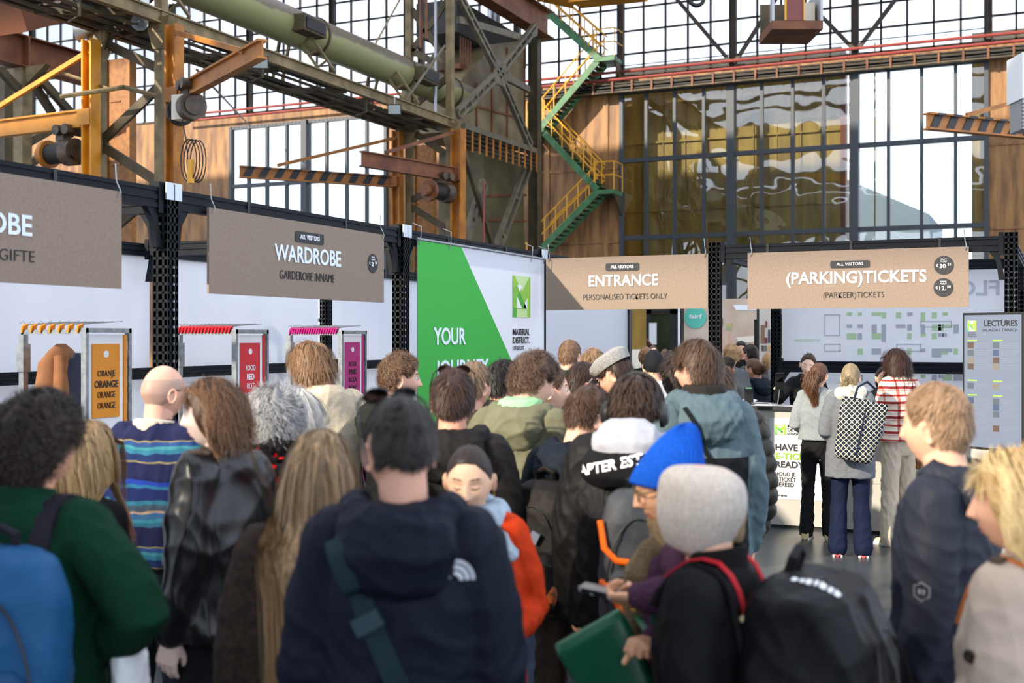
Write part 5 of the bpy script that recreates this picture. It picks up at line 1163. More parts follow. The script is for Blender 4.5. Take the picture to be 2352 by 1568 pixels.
        if cuff: 
            for s in (-1, 1): c = wr_[s]; b = P['hd%d' % s]; mm = MB().tube(c-b*.04, c+b*.008, (.036+f*.35+.004)*k, 16); part('cuff', rmesh('cuff', mm.v, mm.f), cuff)
    if hood is not None:
        m = MB(); hd = hooddown; z0 = 1.485*k; pts = []
        for a in range(-125, 126, 25): t = R(a); pts.append((.115*k*math.sin(t), lean-.012-.10*k*math.cos(t), z0+.012-.03*math.cos(t)-(.035 if abs(a) > 100 else 0)))
        m.path(pts, [.030, .042, .05, .056, .058, .06, .058, .056, .05, .042, .030], 12)
        loft(m, [(0, lean-.11*k, z0-.19*hd, .05, .03), (0, lean-.13*k, z0-.15*hd, .115, .055), (0, lean-.13*k, z0-.07, .15, .075), (0, lean-.10*k, z0+.0, .14, .075), (0, lean-.085*k, z0+.03, .10, .05)], 20)
        me = remesh(m, vx*.9, 6, .6); wrinkle(me, wr*1.2, 16, seed+50); P['hood'] = part('hood', me, hood)
    if collar is not None:
        cm, hgt, rr = collar; m = MB(); z0 = 1.455*k; A_ = 28; pr = [(.008, -.03), (.006, 0), (.006, hgt*.5), (.002, hgt), (-.006, hgt+.004), (-.012, hgt-.004), (-.014, hgt*.4), (-.012, 0)]
        vs = []
        for r_, h in pr:
            for i in range(A_): t = 2*math.pi*i/A_; vs.append(((rr+r_)*k*math.sin(t)*(1.0), lean-.020+(rr*1.02+r_)*k*math.cos(t), z0+h-.012*math.cos(t)*(1 if h > 0 else .5)))
        fs = [(i*A_+j, i*A_+(j+1) % A_, (i+1)*A_+(j+1) % A_, (i+1)*A_+j) for i in range(len(pr)-1) for j in range(A_)]
        part('collar', rmesh('collar', vs, fs), cm)
    if legm is not False:
        m = MB(); fl = flare_l = 0
        lm = legm or mat('trousers_'+legs, legs, .8, c2=legs, bump=.1, bscale=60)
        rk, ra = LEG.get(id(label), (.075, .062))
        loft(m, [(0, lean*.3, .80*k, .15*k, .10*k), (0, lean*.3, .93*k, .172*k, .118*k), (0, lean*.45, 1.04*k, .148*k, .105*k)], 20)
        for s in (-1, 1): chain(m, [(s*.088*k, lean*.3, .86*k), (s*.098*k, .012, .49*k), (s*.112*k, -.02, .07)], [.092*k, LEGW[0]*k, LEGW[1]*k], 14, 3)
        me = remesh(m, vx*1.25, 3, .5); wrinkle(me, .008, 16, seed+9); part('trousers', me, lm)
        for s in (-1, 1):
            m = MB(); x0 = s*.113*k
            for (y, rx, z1) in (): pass
            vs = []; n = 14; rg = [(-.085, .02, .03, .05), (-.075, .036, .045, .085), (-.02, .04, .05, .095), (.05, .043, .038, .07), (.11, .047, .028, .052), (.155, .036, .022, .042), (.172, .012, .016, .03)]
            for (y, rx, zc, zt_) in rg:
                for i in range(n): a = 2*math.pi*i/n; vs.append((x0+rx*math.cos(a), y*k, max(.0, zc+(zt_-zc)*math.sin(a)) if math.sin(a) > 0 else max(0, zc+zc*1.15*math.sin(a))))
            fs = [(i*n+j, i*n+(j+1) % n, (i+1)*n+(j+1) % n, (i+1)*n+j) for i in range(len(rg)-1) for j in range(n)]+[tuple(range(n-1, -1, -1)), tuple(range((len(rg)-1)*n, len(rg)*n))]
            so_ = part('shoe', rmesh('shoe', vs, fs, ang=60), shoes or SHOE_B)
            if res > 1:
                vs = [(x0+(rx+.004)*math.cos(a), y*k, zz) for zz in (0, .018) for (y, rx, _, _) in rg for a in (0, math.pi)]; kk = len(rg)*2
                fs = [(i*2, i*2+1, i*2+3, i*2+2) for i in range(len(rg)-1)]+[(kk+i*2, kk+i*2+2, kk+i*2+3, kk+i*2+1) for i in range(len(rg)-1)]+[(i*2+j, i*2+2+j, kk+i*2+2+j, kk+i*2+j) for i in range(len(rg)-1) for j in (0, 1)]
                sl = link('sole', rmesh('sole', vs, fs), SHOE_W if shoes else SHOE_B, so_)
    return P
LEG = {}; LEGW = [.075, .062]
def head_xf_hair(v, P):
    piv = np.array([0, -.03, -.135]); s = P['hs']; w = np.clip((v[:, 2]+.30)/.17, 0, 1)
    a = (v-piv)*s; return (a*(1-w[:, None])+(a@P['Rh'].T)*w[:, None])+P['pivot']
def hpart(P, name, mb, m, label=None, parent=None):
    """a piece worn on the head, given in head space"""
    o = link(name, rmesh(name, [hx(v, P) for v in mb.v], mb.f), m, parent or P['o'])
    if label: o['label'] = label
    return o
def bpart(P, name, mb, m, label=None, parent=None, vox=0, wr=0, sm=4):
    me = wrinkle(remesh(mb, vox, sm), wr, seed=NP[0]) if vox else rmesh(name, mb.v, mb.f)
    o = link(name, me, m, parent or P['o'])
    if label: o['label'] = label
    return o
def W2L(P, w): return Matrix.Rotation(-P['yaw'], 3, 'Z') @ (Vector(w)-P['root'])
def carried(P, name, label, cat):
    """a top-level bag or gadget standing in the same frame as the person who carries it"""
    t = thing(name, label, cat, P['root']); t.rotation_euler.z = P['yaw']; return t
def knit_mat(name, c, c2, freq=90):
    if name in _M: return _M[name]
    m = mat(name, c, .9, sheen=.3); nt = m.node_tree; N = nt.nodes; L = nt.links; b = N['Principled BSDF']
    tc = N.new('ShaderNodeTexCoord'); n = N.new('ShaderNodeTexNoise'); n.inputs['Scale'].default_value = 220; L.new(tc.outputs['Object'], n.inputs['Vector'])
    r = N.new('ShaderNodeValToRGB'); r.color_ramp.elements[0].color = lin(c2); r.color_ramp.elements[1].color = lin(c); r.color_ramp.elements[0].position = .4; r.color_ramp.elements[1].position = .6
    L.new(n.outputs[0], r.inputs[0]); L.new(r.outputs[0], b.inputs['Base Color']); bp = N.new('ShaderNodeBump'); bp.inputs['Strength'].default_value = .5; bp.inputs['Distance'].default_value = .01; L.new(n.outputs[0], bp.inputs['Height']); L.new(bp.outputs[0], b.inputs['Normal']); return m
def band_mat(name, bands, scale=1.0, axis=2, rough=.9, noise=.02, second=None):
    """cloth woven in bands: list of (position 0..1, colour) repeating every 1/scale metres"""
    m = mat(name, 'ffffff', rough); nt = m.node_tree; N = nt.nodes; L = nt.links; b = N['Principled BSDF']
    tc = N.new('ShaderNodeTexCoord'); n = N.new('ShaderNodeTexNoise'); n.inputs['Scale'].default_value = 9; L.new(tc.outputs['Object'], n.inputs['Vector'])
    def ramp(ax, bd, sc):
        sp = N.new('ShaderNodeSeparateXYZ'); L.new(tc.outputs['Object'], sp.inputs[0])
        a = N.new('ShaderNodeMath'); a.operation = 'MULTIPLY_ADD'; a.inputs[1].default_value = noise; L.new(n.outputs[0], a.inputs[0]); L.new(sp.outputs[ax], a.inputs[2])
        mu = N.new('ShaderNodeMath'); mu.operation = 'MULTIPLY'; mu.inputs[1].default_value = sc; L.new(a.outputs[0], mu.inputs[0])
        fr = N.new('ShaderNodeMath'); fr.operation = 'FRACT'; L.new(mu.outputs[0], fr.inputs[0])
        r = N.new('ShaderNodeValToRGB'); r.color_ramp.interpolation = 'CONSTANT'; e = r.color_ramp.elements
        while len(e) < len(bd): e.new(.5)
        for el_, (p, c) in zip(e, bd): el_.position = p; el_.color = lin(c)
        L.new(fr.outputs[0], r.inputs[0]); return r
    r = ramp(axis, bands, scale); out = r.outputs[0]
    if second:
        r2 = ramp(second[0], second[1], second[2]); mx = N.new('ShaderNodeMixRGB'); mx.blend_type = 'MULTIPLY'; mx.inputs[0].default_value = 1; L.new(out, mx.inputs[1]); L.new(r2.outputs[0], mx.inputs[2]); out = mx.outputs[0]
    L.new(out, b.inputs['Base Color']); return m
# hair styles
HAIR = dict(
    short=dict(len=.05, thick=.011, n=3800, nape=-29, lift=.3, mess=.2, w=.0013, topw=2.0, ear=15, short_edge=.35),
    crop=dict(len=.022, thick=.006, n=4200, nape=-26, ear=16, lift=.35, mess=.25, w=.0011, topw=1.4, short_edge=.35, seg=4),
    mop=dict(len=.075, thick=.019, n=4000, nape=-34, lift=.35, mess=.24, w=.0014, ear=13, front=34, topw=1.6, short_edge=.45, grav=.1),
    curly=dict(len=.10, thick=.036, n=4200, nape=-42, lift=.45, mess=.3, curl=1.1, om=130, w=.0014, ear=4, front=32, topw=1.25, seg=10, clump=14, grav=.02),
    curlshort=dict(len=.06, thick=.017, n=3800, nape=-28, lift=.45, mess=.28, curl=.9, om=140, w=.0013, ear=15, front=34, topw=2.0, seg=8, clump=14, grav=.02, short_edge=.3),
    shag=dict(len=.20, thick=.026, n=4600, nape=-50, lift=.2, mess=.14, curl=.35, om=40, w=.0015, ear=-30, front=36, seg=9, grav=.14, crown=(0, -.1, 1), down=.9, clump=12, tip=.25),
    bob=dict(len=.15, thick=.03, n=4600, nape=-50, lift=.2, mess=.14, curl=.4, om=45, w=.0015, ear=-30, front=36, seg=8, grav=.14, crown=(0, -.1, 1), down=.9, clump=12, tip=.2),
    long=dict(len=.52, thick=.022, n=5200, nape=-50, lift=.08, mess=.06, curl=.10, om=14, w=.0022, ear=-30, front=38, seg=16, grav=.2, crown=(0, .15, 1), down=1.2, clump=16, tip=.35, follow=1, short_edge=.9),
    tied=dict(len=.2, thick=.012, n=3600, nape=-46, lift=.05, mess=.03, w=.0014, ear=6, front=44, tie=(0, -.125, .02), tail=(.17, .03, 1), seg=8),
    bun=dict(len=.2, thick=.012, n=3200, nape=-44, lift=.05, mess=.03, w=.0014, ear=6, front=42, tie=(0, -.12, .05), tail=(.02, .03, 1), seg=6),
    sides=dict(len=.006, thick=.003, n=0, nape=-32, bald=30, ear=8, front=29),
)
from mathutils.bvhtree import BVHTree
def bvh(o):
    me = o.data; return BVHTree.FromPolygons([v.co.copy() for v in me.vertices], [tuple(p.vertices) for p in me.polygons])
def hit(trees, p, n, far=2):
    best = None
    for t in (trees if isinstance(trees, list) else [trees]):
        h = t.ray_cast(Vector(p), Vector(n), far)
        if h[0] is not None and (best is None or h[3] < best[1]): best = (h[0], h[3])
    return best[0] if best else None
def print_on(P, trees, me, o, ux, up, n, m, name, parent, lift=.003):
    """lays flat artwork (me, in xy) onto cloth by casting along n"""
    o, ux, up, n = Vector(o), Vector(ux).normalized(), Vector(up).normalized(), Vector(n).normalized()
    for v in me.vertices:
        p = o+ux*v.co.x+up*v.co.y; h = hit(trees, p-n*.6, n); v.co = (h if h is not None else p)-n*(lift+v.co.z)
    me.update(); return link(name, me, m, parent)
def band_on(P, trees, pts, n, w, t, m, name, parent, lift=.006, steps=24):
    """strap laid on cloth: polyline of points, cast along n"""
    n = Vector(n).normalized(); L_ = []; pts = [Vector(p) for p in pts]
    for i in range(len(pts)-1):
        for j in range(steps//(len(pts)-1)+1): L_.append(pts[i].lerp(pts[i+1], j/(steps//(len(pts)-1)+1)))
    L_.append(pts[-1]); Q = []
    for p in L_:
        h = hit(trees, p-n*.7, n); Q.append((h if h is not None else p)-n*lift)
    side = [((Q[min(i+1, len(Q)-1)]-Q[max(i-1, 0)]).cross(n)).normalized() for i in range(len(Q))]
    mb = MB().strap(Q, w, t, side); return link(name, rmesh(name, mb.v, mb.f), m, parent)
def shoulder_strap(P, bag, s, m, w=.055, x0=.10, z0=1.30, back=.16):
    """padded strap over a shoulder, from the bag top round to the front of the armpit"""
    k = P['k']; t = bvh(P['jk']); pts = []; x = s*x0*k; ly = P['pivot'][1]
    for a in range(-60, 151, 15):
        d = Vector((0, -math.cos(R(a)), math.sin(R(a)))); c = Vector((x, ly-.01, 1.30*k)); h = hit(t, c+d*.6, -d)
        if h is not None: pts.append(h+d*.008)
    if len(pts) < 3: return
    mb = MB().strap(pts, w, .014, (1, 0, 0)); return link('shoulder_strap', rmesh('shoulder_strap', mb.v, mb.f), m, bag)
def backpack(P, name, label, m, z=1.18, x=0, w=.15, dpt=.10, h=.24, tilt=0, pocket=None, straps=True, sm=None, y0=.12, wr=.006, rot=0, top=.8):
    k = P['k']; b = carried(P, name, label, 'backpack'); ly = P['pivot'][1]*.8; M_ = MB()
    q = (Matrix.Rotation(R(rot), 4, 'Z') @ Matrix.Rotation(R(tilt), 4, 'X')); o = Vector((x, ly-y0*k-dpt, z*k)); T_ = lambda mb: MB().add([o+q@Vector(v) for v in mb.v], mb.f)
    a = MB(); loft(a, [(0, 0, -h, w*.8, dpt*.75), (0, 0, -h*.9, w, dpt), (0, 0, 0, w, dpt), (0, .01, h*.6, w*.95, dpt*.9), (0, .02, h*.9, w*top, dpt*.65), (0, .03, h*1.02, w*top*.6, dpt*.35)], 24, 3)
    a = T_(a); me = wrinkle(remesh(a, .011, 4), wr, 12, NP[0]); body = link('body', me, m, b)
    if pocket:
        a = MB(); loft(a, [(0, -dpt*.95, -h*.85, w*.7, .02), (0, -dpt*1.0, -h*.75, w*.78, .05), (0, -dpt*1.0, -h*.1, w*.76, .05), (0, -dpt*.95, h*.02, w*.6, .02)], 20, 3); a = T_(a)
        link('front_pocket', wrinkle(remesh(a, .010, 3), wr*.6, 12, 3), pocket, b)
        a = T_(MB().path([(-w*.76, -dpt*1.2, -h*.16), (-w*.5, -dpt*1.48, -h*.08), (0, -dpt*1.53, -h*.06), (w*.5, -dpt*1.48, -h*.08), (w*.76, -dpt*1.2, -h*.16)], .005, 5)); link('zip', rmesh('zip', a.v, a.f), BLACK, b)
    a = T_(MB().path([(w*.82*math.sin(t_), -dpt*(1.0-.25*max(0, math.cos(t_))**3), -h*.35+h*1.0*math.cos(t_)) for t_ in [R(x) for x in range(-95, 96, 10)]], .004, 5)); link('zip', rmesh('zip', a.v, a.f), BLACK, b)
    a = T_(MB().path([(-.03, dpt*.4, h*.95), (-.035, dpt*.3, h*1.12), (0, dpt*.28, h*1.18), (.035, dpt*.3, h*1.12), (.03, dpt*.4, h*.95)], .012, 8)); link('grab_loop', rmesh('grab_loop', a.v, a.f), sm or m, b)
    if straps:
        for s in (-1, 1): shoulder_strap(P, b, s, sm or m)
    b['xf'] = 0; del b['xf']; return b, o, q
def knit_cap(P, name, m, cuff=.05, tall=.03, slouch=(0, 0), low=-.02, ribs=44, thick=.014, label=None, rough_amp=.0016, nape=0, square=0):
    """ribbed beanie pulled over the skull"""
    nu, nv = 176, 30; az = np.linspace(0, 2*np.pi, nu, endpoint=False); A, t = np.meshgrid(az, np.linspace(0, 1, nv)); A = A.ravel(); t = t.ravel()
    e0 = np.arcsin(np.clip((low-(nape*(1-np.cos(A))/2))/.117, -.95, .95)); el = e0+(np.pi/2-.02-e0)*t
    off = thick+rough_amp*np.sin(A*ribs)+.006*np.clip(1-t*3.2, 0, 1)*(cuff > 0); off = off+square*(np.sin(np.pi*np.clip(t, 0, 1)*1.0)**2)*.5+square*np.clip(1-t*1.4, 0, 1); off = off+square*1.5*np.exp(-((t-.66)/.16)**2); off = np.where(t < .015, .004, off)
    v, n = surf(A, el, off); up = np.clip((v[:, 2]-.02)/.1, 0, 1.4)**2; v[:, 2] += tall*up; v[:, 1] += slouch[0]*up; v[:, 0] += slouch[1]*up
    if square: v[:, 2] = np.where(v[:, 2] > .112, .112+.35*(v[:, 2]-.112), v[:, 2])
    qd = [(i*nu+j, i*nu+(j+1) % nu, (i+1)*nu+(j+1) % nu, (i+1)*nu+j) for i in range(nv-1) for j in range(nu)]
    o = link(name, np_mesh(name, np.array([hx(p, P) for p in v]), qd), m, P['o'])
    if label: o['label'] = label
    return o
def glasses(P, m, up=0, lens=None, name='glasses', back=0):
    g = None
    for s in (-1, 1):
        mb = MB().path([(s*.033+.024*math.cos(a), .104-back-.004*abs(math.cos(a)), .004+up+.020*math.sin(a)) for a in [R(x) for x in range(0, 360, 24)]], .0022, 6, closed=True)
        mb.path([(s*.057, .100-back, .010+up), (s*.078, .085-back, .012+up), (s*.082, .0, .012+up*.9), (s*.080, -.02, .002+up*.85)], .0024, 6)
        if s < 0: mb.path([(-.010, .105-back, .008+up), (0, .108-back, .010+up), (.010, .105-back, .008+up)], .002, 6); 
        if g is None: mm = mb
        else: mm.add(mb.v, mb.f)
        g = 1
    o = hpart(P, name, mm, m)
    if lens:
        for s in (-1, 1):
            mb = MB().prism([(s*.033+.023*math.cos(R(a)), .103-back, .004+up+.019*math.sin(R(a))) for a in range(0, 360, 24)], (0, .002, 0)); hpart(P, 'lens', mb, lens, parent=o)
    return o
def scarf(P, m, r=.052, rr=.09, z=1.475, layers=2, tail=None, name='scarf', seed=0):
    k = P['k']; ly = P['pivot'][1]; mb = MB()
    for l in range(layers):
        pts = [(rr*k*math.sin(R(a))*(1+.06*math.sin(3*R(a)+l)), ly-.02+rr*k*1.02*math.cos(R(a)), z*k+.035*l-.015*math.cos(R(a))+.012*math.sin(2*R(a)+l*2)) for a in range(0, 360, 20)]
        mb.path(pts, [r*(1+.18*math.sin(a*2.1+l)) for a in range(18)], 10, closed=True)
    if tail:
        mb.path([Vector(p)*k for p in tail], [r*.9, r*1.1, r*1.0, r*.9][:len(tail)], 10)
    return bpart(P, name, mb, m, vox=.009, wr=.007, sm=3)
# ================================================================== the crowd
_mat0 = mat
def mat(name, c, rough=.6, *a, **k):
    k.setdefault('spec', .5 if rough < .45 else .18); return _mat0(name, c, rough, *a, **k)
BLK = mat('black_cloth', '0d0e10', .8, bump=.08, bscale=120); BLK2 = mat('black_nylon', '111215', .5, bump=.08, bscale=60); NVY = mat('navy_cloth', '0a1120', .7, bump=.08, bscale=150)
NVY2 = mat('dark_navy_shell', '272b36', .6); PUFB = mat('black_puffer', '101012', .5); SUNG = mat('sunglass_frame', '0d0d0f', .15); LENS = mat('dark_lens', '15120f', .05)
def hy_(top, d): return top+.125*F/d
def sunglasses_up(P, lens):
    mb = MB()
    for s in (-1, 1):
        mb.path([(s*.036+.030*math.cos(a), .066+.022*math.sin(a), .127-.018*math.sin(a)) for a in [R(x) for x in range(0, 360, 24)]], .003, 6, closed=True)
        mb.path([(s*.066, .066, .126), (s*.086, .05, .11), (s*.093, .01, .06), (s*.091, -.015, .0), (s*.088, -.022, -.03)], .0034, 6)
    mb.path([(-.01, .066, .130), (.01, .066, .130)], .003, 6); g = hpart(P, 'sunglasses', mb, SUNG)
    for s in (-1, 1): hpart(P, 'lens', MB().prism([(s*.036+.029*math.cos(R(a)), .066+.021*math.sin(R(a)), .128-.018*math.sin(R(a))) for a in range(0, 360, 24)], (0, .001, .003)), lens, parent=g)
# ---- front row
# green fleece
GF = mat('green_fleece', '06301f', .95, bump=.3, bscale=220)
p = person('person in a dark green fleece with thick curly dark hair and a blue backpack', (88, 1030), 3.1, 8, hy=18, hair=('curly', '130d0a', '3e2c20', dict(n=5200, thick=.04, crown=(0, -.3, .95))), skin='d8a184', top=GF, collar=(GF, .07, .078), arms=('down', 'hip'), res=3, legs='22252b', fit=.05, wr=.007, hem=.49)
BB = mat('blue_nylon', '1a4c76', .55, bump=.08, bscale=50); BB2 = mat('blue_nylon_deep', '154064', .55); PUR = mat('dark_purple_strap', '1c1a22', .7)
b, o, q = backpack(p, 'backpack', 'blue school backpack worn over the dark green fleece', BB, z=1.13, x=.055, w=.19, dpt=.10, h=.27, pocket=BB2, sm=PUR, y0=.15)
pm = thing('paper_bag', 'crumpled white printed carrier tucked under the arm of the green fleece', 'bag', p['root']); pm.rotation_euler.z = p['yaw']
m = MB(); loft(m, [(.25, .02, .86, .03, .05), (.27, .03, .95, .045, .07), (.27, .02, 1.06, .04, .07), (.27, .02, 1.1, .02, .05)], 12); link('body', wrinkle(remesh(m, .008, 2), .006, 20, 5), WHITEP, pm)
# blonde behind
person('person with long wavy blonde hair half hidden behind the green fleece', (203, 1052), 3.95, 25, fem=True, hair=('long', '7a5a30', 'd2a765', dict(len=.34, curl=.35, om=30, thick=.024)), top=BLK, res=2, wr=.006)
# bald man
PAT = band_mat('woven_blanket_cloth', [(0, '1c2145'), (.16, '8a7f58'), (.175, '1e2f5a'), (.25, '2f6f86'), (.29, '3f858f'), (.32, '2a4a7c'), (.36, '8a7f58'), (.375, '1d2142'), (.56, '2b6076'), (.6, '357c8c'), (.63, '335f88'), (.68, 'a88f78'), (.70, '3f4f5e'), (.76, '2f6f86'), (.8, '1f2a5c'), (.92, '2c6f93'), (.95, '2440a0')], 2.3, noise=.035)
p = person('bald person in a blue woven blanket jacket with a cream fleece collar', (376, 902), 5.0, 18, hy=20, skin='dcab93', hair=('sides', 'b58f7c', 'a98470'), top=PAT, collar=(mat('cream_sherpa', 'ddcfb4', 1, bump=.4, bscale=90), .055, .085), res=3, fit=.05, hem=.52, wr=.007, legs='20242e', hairname='stubble')
glasses(p, SUNG)
# leather jacket
LEA = mat('black_leather', '0b0b0c', .32, spec=.5)
p = person('person in a black leather jacket with auburn layered hair, face in profile to the left', (488, 955), 4.0, -62, fem=True, hy=-28, skin='efd3c6', hair=('shag', '2e1c10', '84592f', dict(len=.18, curl=.6, om=55, front=34, side=.5, open=.03, gap=.9, behind=-.02, bangs=.075, n=5400)), top=LEA, collar=(LEA, .05, .082), arms=('down', 'down'), res=3, fit=.055, wr=.015, wf=5, hem=.50, legs='141518', eyes='open', sh=.97)
m = MB(); loft(m, [(0, -.03, 1.43*p['k'], .075, .07), (0, -.03, 1.50*p['k'], .062, .06)], 18); bpart(p, 'shirt_collar', m, WHITEP)
# grey hair, red coat
RED = mat('red_wool', 'c40a18', .85); RED2 = mat('red_petal', 'd3121f', .8); BKP = mat('black_petal', '171416', .85)
p = person('person with curly grey hair in a red coat and ruffled red and black scarf', (632, 968), 4.6, -12, fem=True, skin='dcb09a', hair=('curly', '55565a', 'bdbdbb', dict(curl=.8, om=75, thick=.032, len=.12, ear=-20, nape=-46)), top=RED, res=3, fit=.04, hem=.45, legs='26262b')
rg = random.Random(5); r1, r2 = MB(), MB(); k = p['k']
for i in range(110):
    a = rg.uniform(0, 6.28); z = 1.40+rg.uniform(0, .135); rr = .105+.03*(1.53-z)/.13+rg.uniform(-.01, .015); c = Vector((rr*math.sin(a), -.02+rr*math.cos(a), z*k)); nrm = Vector((math.sin(a), math.cos(a), rg.uniform(-.2, .7))).normalized()
    u = nrm.cross(UP).normalized(); v = u.cross(nrm); s = rg.uniform(.02, .034)
    (r1 if i % 2 else r2).add([c]+[c+u*s*math.cos(t)+v*s*.75*math.sin(t)+nrm*(.016*math.cos(2*t+i)) for t in [j*math.pi/5 for j in range(10)]]+[c-nrm*.006], [(0, 1+j, 1+(j+1) % 10) for j in range(10)]+[(11, 1+(j+1) % 10, 1+j) for j in range(10)])
sc_ = scarf(p, BKP, r=.035, rr=.082, layers=2); sc_['label'] = 'ruffled red and black scarf'; bpart(p, 'red_ruffle', r1, RED2, parent=sc_); bpart(p, 'black_ruffle', r2, BKP, parent=sc_)
person('person with smooth white grey hair just right of the curly grey head', (690, 963), 5.2, 12, fem=True, skin='dcb09a', hair=('bob', '8f8f8c', 'e6e2d8', dict(curl=.1, mess=.06)), top=mat('pale_coat', '8c949c', .9), res=2)
# cream sweater
CRM = mat('cream_knit', 'd3c6ae', .95, c2='c2b49a', scale=160, bump=.2, bscale=160)
person('person in a cream knit sweater with brown chin length hair beside the pink coat rack', (716, 846), 6.3, -38, hy=-22, pitch=22, skin='dfae92', hair=('mop', '5e3f24', 'a97d4e', dict(len=.12, ear=-24, nape=-50, thick=.026)), top=CRM, arms=('bent', 'hold'), res=3, lean=.10, wr=.005, hem=.5, legs='3b4048')
# brown long hair
FUZ = mat('brown_boucle', '3a2d27', .95, c2='28201b', scale=60, bump=.3, bscale=160)
person('person with very long highlighted brown hair in a fuzzy brown coat', (733, 1094), 3.12, -4, fem=True, hy=8, roll=3, skin='dcae95', hair=('long', '24160c', 'd0a468', dict(back=.055, n=7500, w=.0024, thick=.022, len=.56, curl=.16, om=11, gap=.6, tip=.5)), top=FUZ, res=3, fit=.05, hem=.44, sh=1.08, legs='26221f')
# navy jacket man
p = person('person in a navy hooded shell jacket with short black hair and sunglasses pushed up', (917, 1034), 2.75, 4, hy=-30, skin='d3a088', hair=('crop', '0f0d0c', '39322c', dict(len=.024, topw=2.2, thick=.008, nape=-20, ear=22)), top=NVY, hood=NVY, res=3, fit=.045, wr=.009, hem=.46, sh=1.05, arms=('down', 'down'), legs='15171c')
sunglasses_up(p, LENS); T1 = [bvh(p['jk'])]; k = p['k']
bg1 = carried(p, 'crossbody_bag', 'dark teal crossbody bag strap with buckle across the back of the navy jacket', 'bag'); TEALS = mat('teal_webbing', '16282e', .75, bump=.1, bscale=200)
band_on(p, T1+[bvh(p['hood'])], [(-.13, 0, 1.445*k), (-.06, 0, 1.28*k), (.05, 0, 1.04*k), (.13, 0, .86*k)], (0, 1, 0), .05, .008, TEALS, 'strap', bg1, steps=30)
h = hit(T1, (-.055, -1, 1.262*k), (0, 1, 0)) or V(-.055, -.16, 1.262*k); m = MB().box(h+V(0, -.012, 0), (.066, .02, .04), rot=Euler((0, R(-28), 0)).to_matrix()); link('buckle', rmesh('buckle', m.v, m.f), mat('teal_plastic', '1d343b', .4), bg1)
m = MB(); loft(m, [(.2, .03, .7*k, .09, .03), (.2, .03, .74*k, .11, .045), (.2, .03, .9*k, .11, .045), (.2, .03, .93*k, .09, .03)], 16, 3); link('body', remesh(m, .012, 3), TEALS, bg1)
LOGOW = mat('jacket_white_print', 'b9bdc4', .6)
me = text_mesh('THE\nNORTH\nFACE', .017, .012, align='RIGHT'); print_on(p, T1, me, (.125, 0, 1.378*k), (1, 0, 0), (0, 0, 1), (0, 1, 0), LOGOW, 'logo', p['jk'])
m = MB()
for r0, r1 in ((.012, .021), (.025, .034), (.038, .046)): m.add([(.13+r*math.sin(R(a)), -.02+r*math.cos(R(a)), 0) for a in range(0, 91, 10) for r in (r0, r1)], [(2*i, 2*i+1, 2*i+3, 2*i+2) for i in range(9)])
print_on(p, T1, rmesh('logo', [(x-.13, y, 0) for x, y, z in m.v], m.f), (.132, 0, 1.37*k), (1, 0, 0), (0, 0, 1), (0, 1, 0), LOGOW, 'logo', p['jk'])
# grey beanie
BEG = mat('grey_rib_knit', 'c2bbb2', .95, c2='b0a89f', scale=90, bump=.15, bscale=150)
p = person('person in a pale grey ribbed beanie and black coat carrying a big black backpack', (1608, 1172), 3.0, -58, hy=8, skin='d9a98f', top=BLK, collar=(mat('black_knit_collar', '141414', .95, bump=.4, bscale=80), .075, .082), res=3, fit=.05, wr=.006, hem=.46, legs='1a1b1e', arms=('down', 'down'), hair=None)
knit_cap(p, 'beanie', BEG, low=-.078, nape=.035, thick=.008, tall=-.004, ribs=40, rough_amp=.0018, square=.012)
b, o, q = backpack(p, 'backpack', 'big black roll top backpack with red and navy strap webbing', BLK2, z=1.12, w=.20, dpt=.19, h=.33, y0=.11, wr=.010, top=.95)
REDW = mat('red_webbing', 'b5202a', .7); t1 = bvh(p['jk']); k = p['k']
for s in (-1, 1):
    pts = []
    for a in range(-20, 131, 12):
        d_ = Vector((0, -math.cos(R(a)), math.sin(R(a)))); c = Vector((s*.098*k, -.01, 1.30*k)); hh = hit(t1, c+d_*.6, -d_)
        if hh is not None: pts.append(hh+d_*.024)
    m = MB().strap(pts, .022, .004, (1, 0, 0)); link('strap_stripe', rmesh('strap_stripe', m.v, m.f), REDW, b)
    m = MB().box(pts[4], (.04, .03, .012)).box(pts[4]+V(0, 0, .006), (.05, .006, .012)); link('strap_buckle', rmesh('strap_buckle', m.v, m.f), mat('pale_gold', 'cdbf9a', .35, metal=.6), b)
m = MB()
for i, (x, w_) in enumerate(((-.05, .018), (-.032, .012), (-.016, .018), (.002, .012), (.018, .018), (.036, .014), (.052, .016))): m.prism([(x-w_*.4, -.012, 0), (x+w_*.4, -.008, 0), (x+w_*.3, .014, 0), (x-w_*.4, .012, 0)], (0, 0, .001))
print_on(p, [bvh([c for c in b.children if c.name.startswith('body')][0])], rmesh('mark', m.v, m.f), o+V(-.10, -.02, .2), (0, -1, 0), (-1, 0, 0), (0, 0, -1), WHITEP, 'white_mark', b)
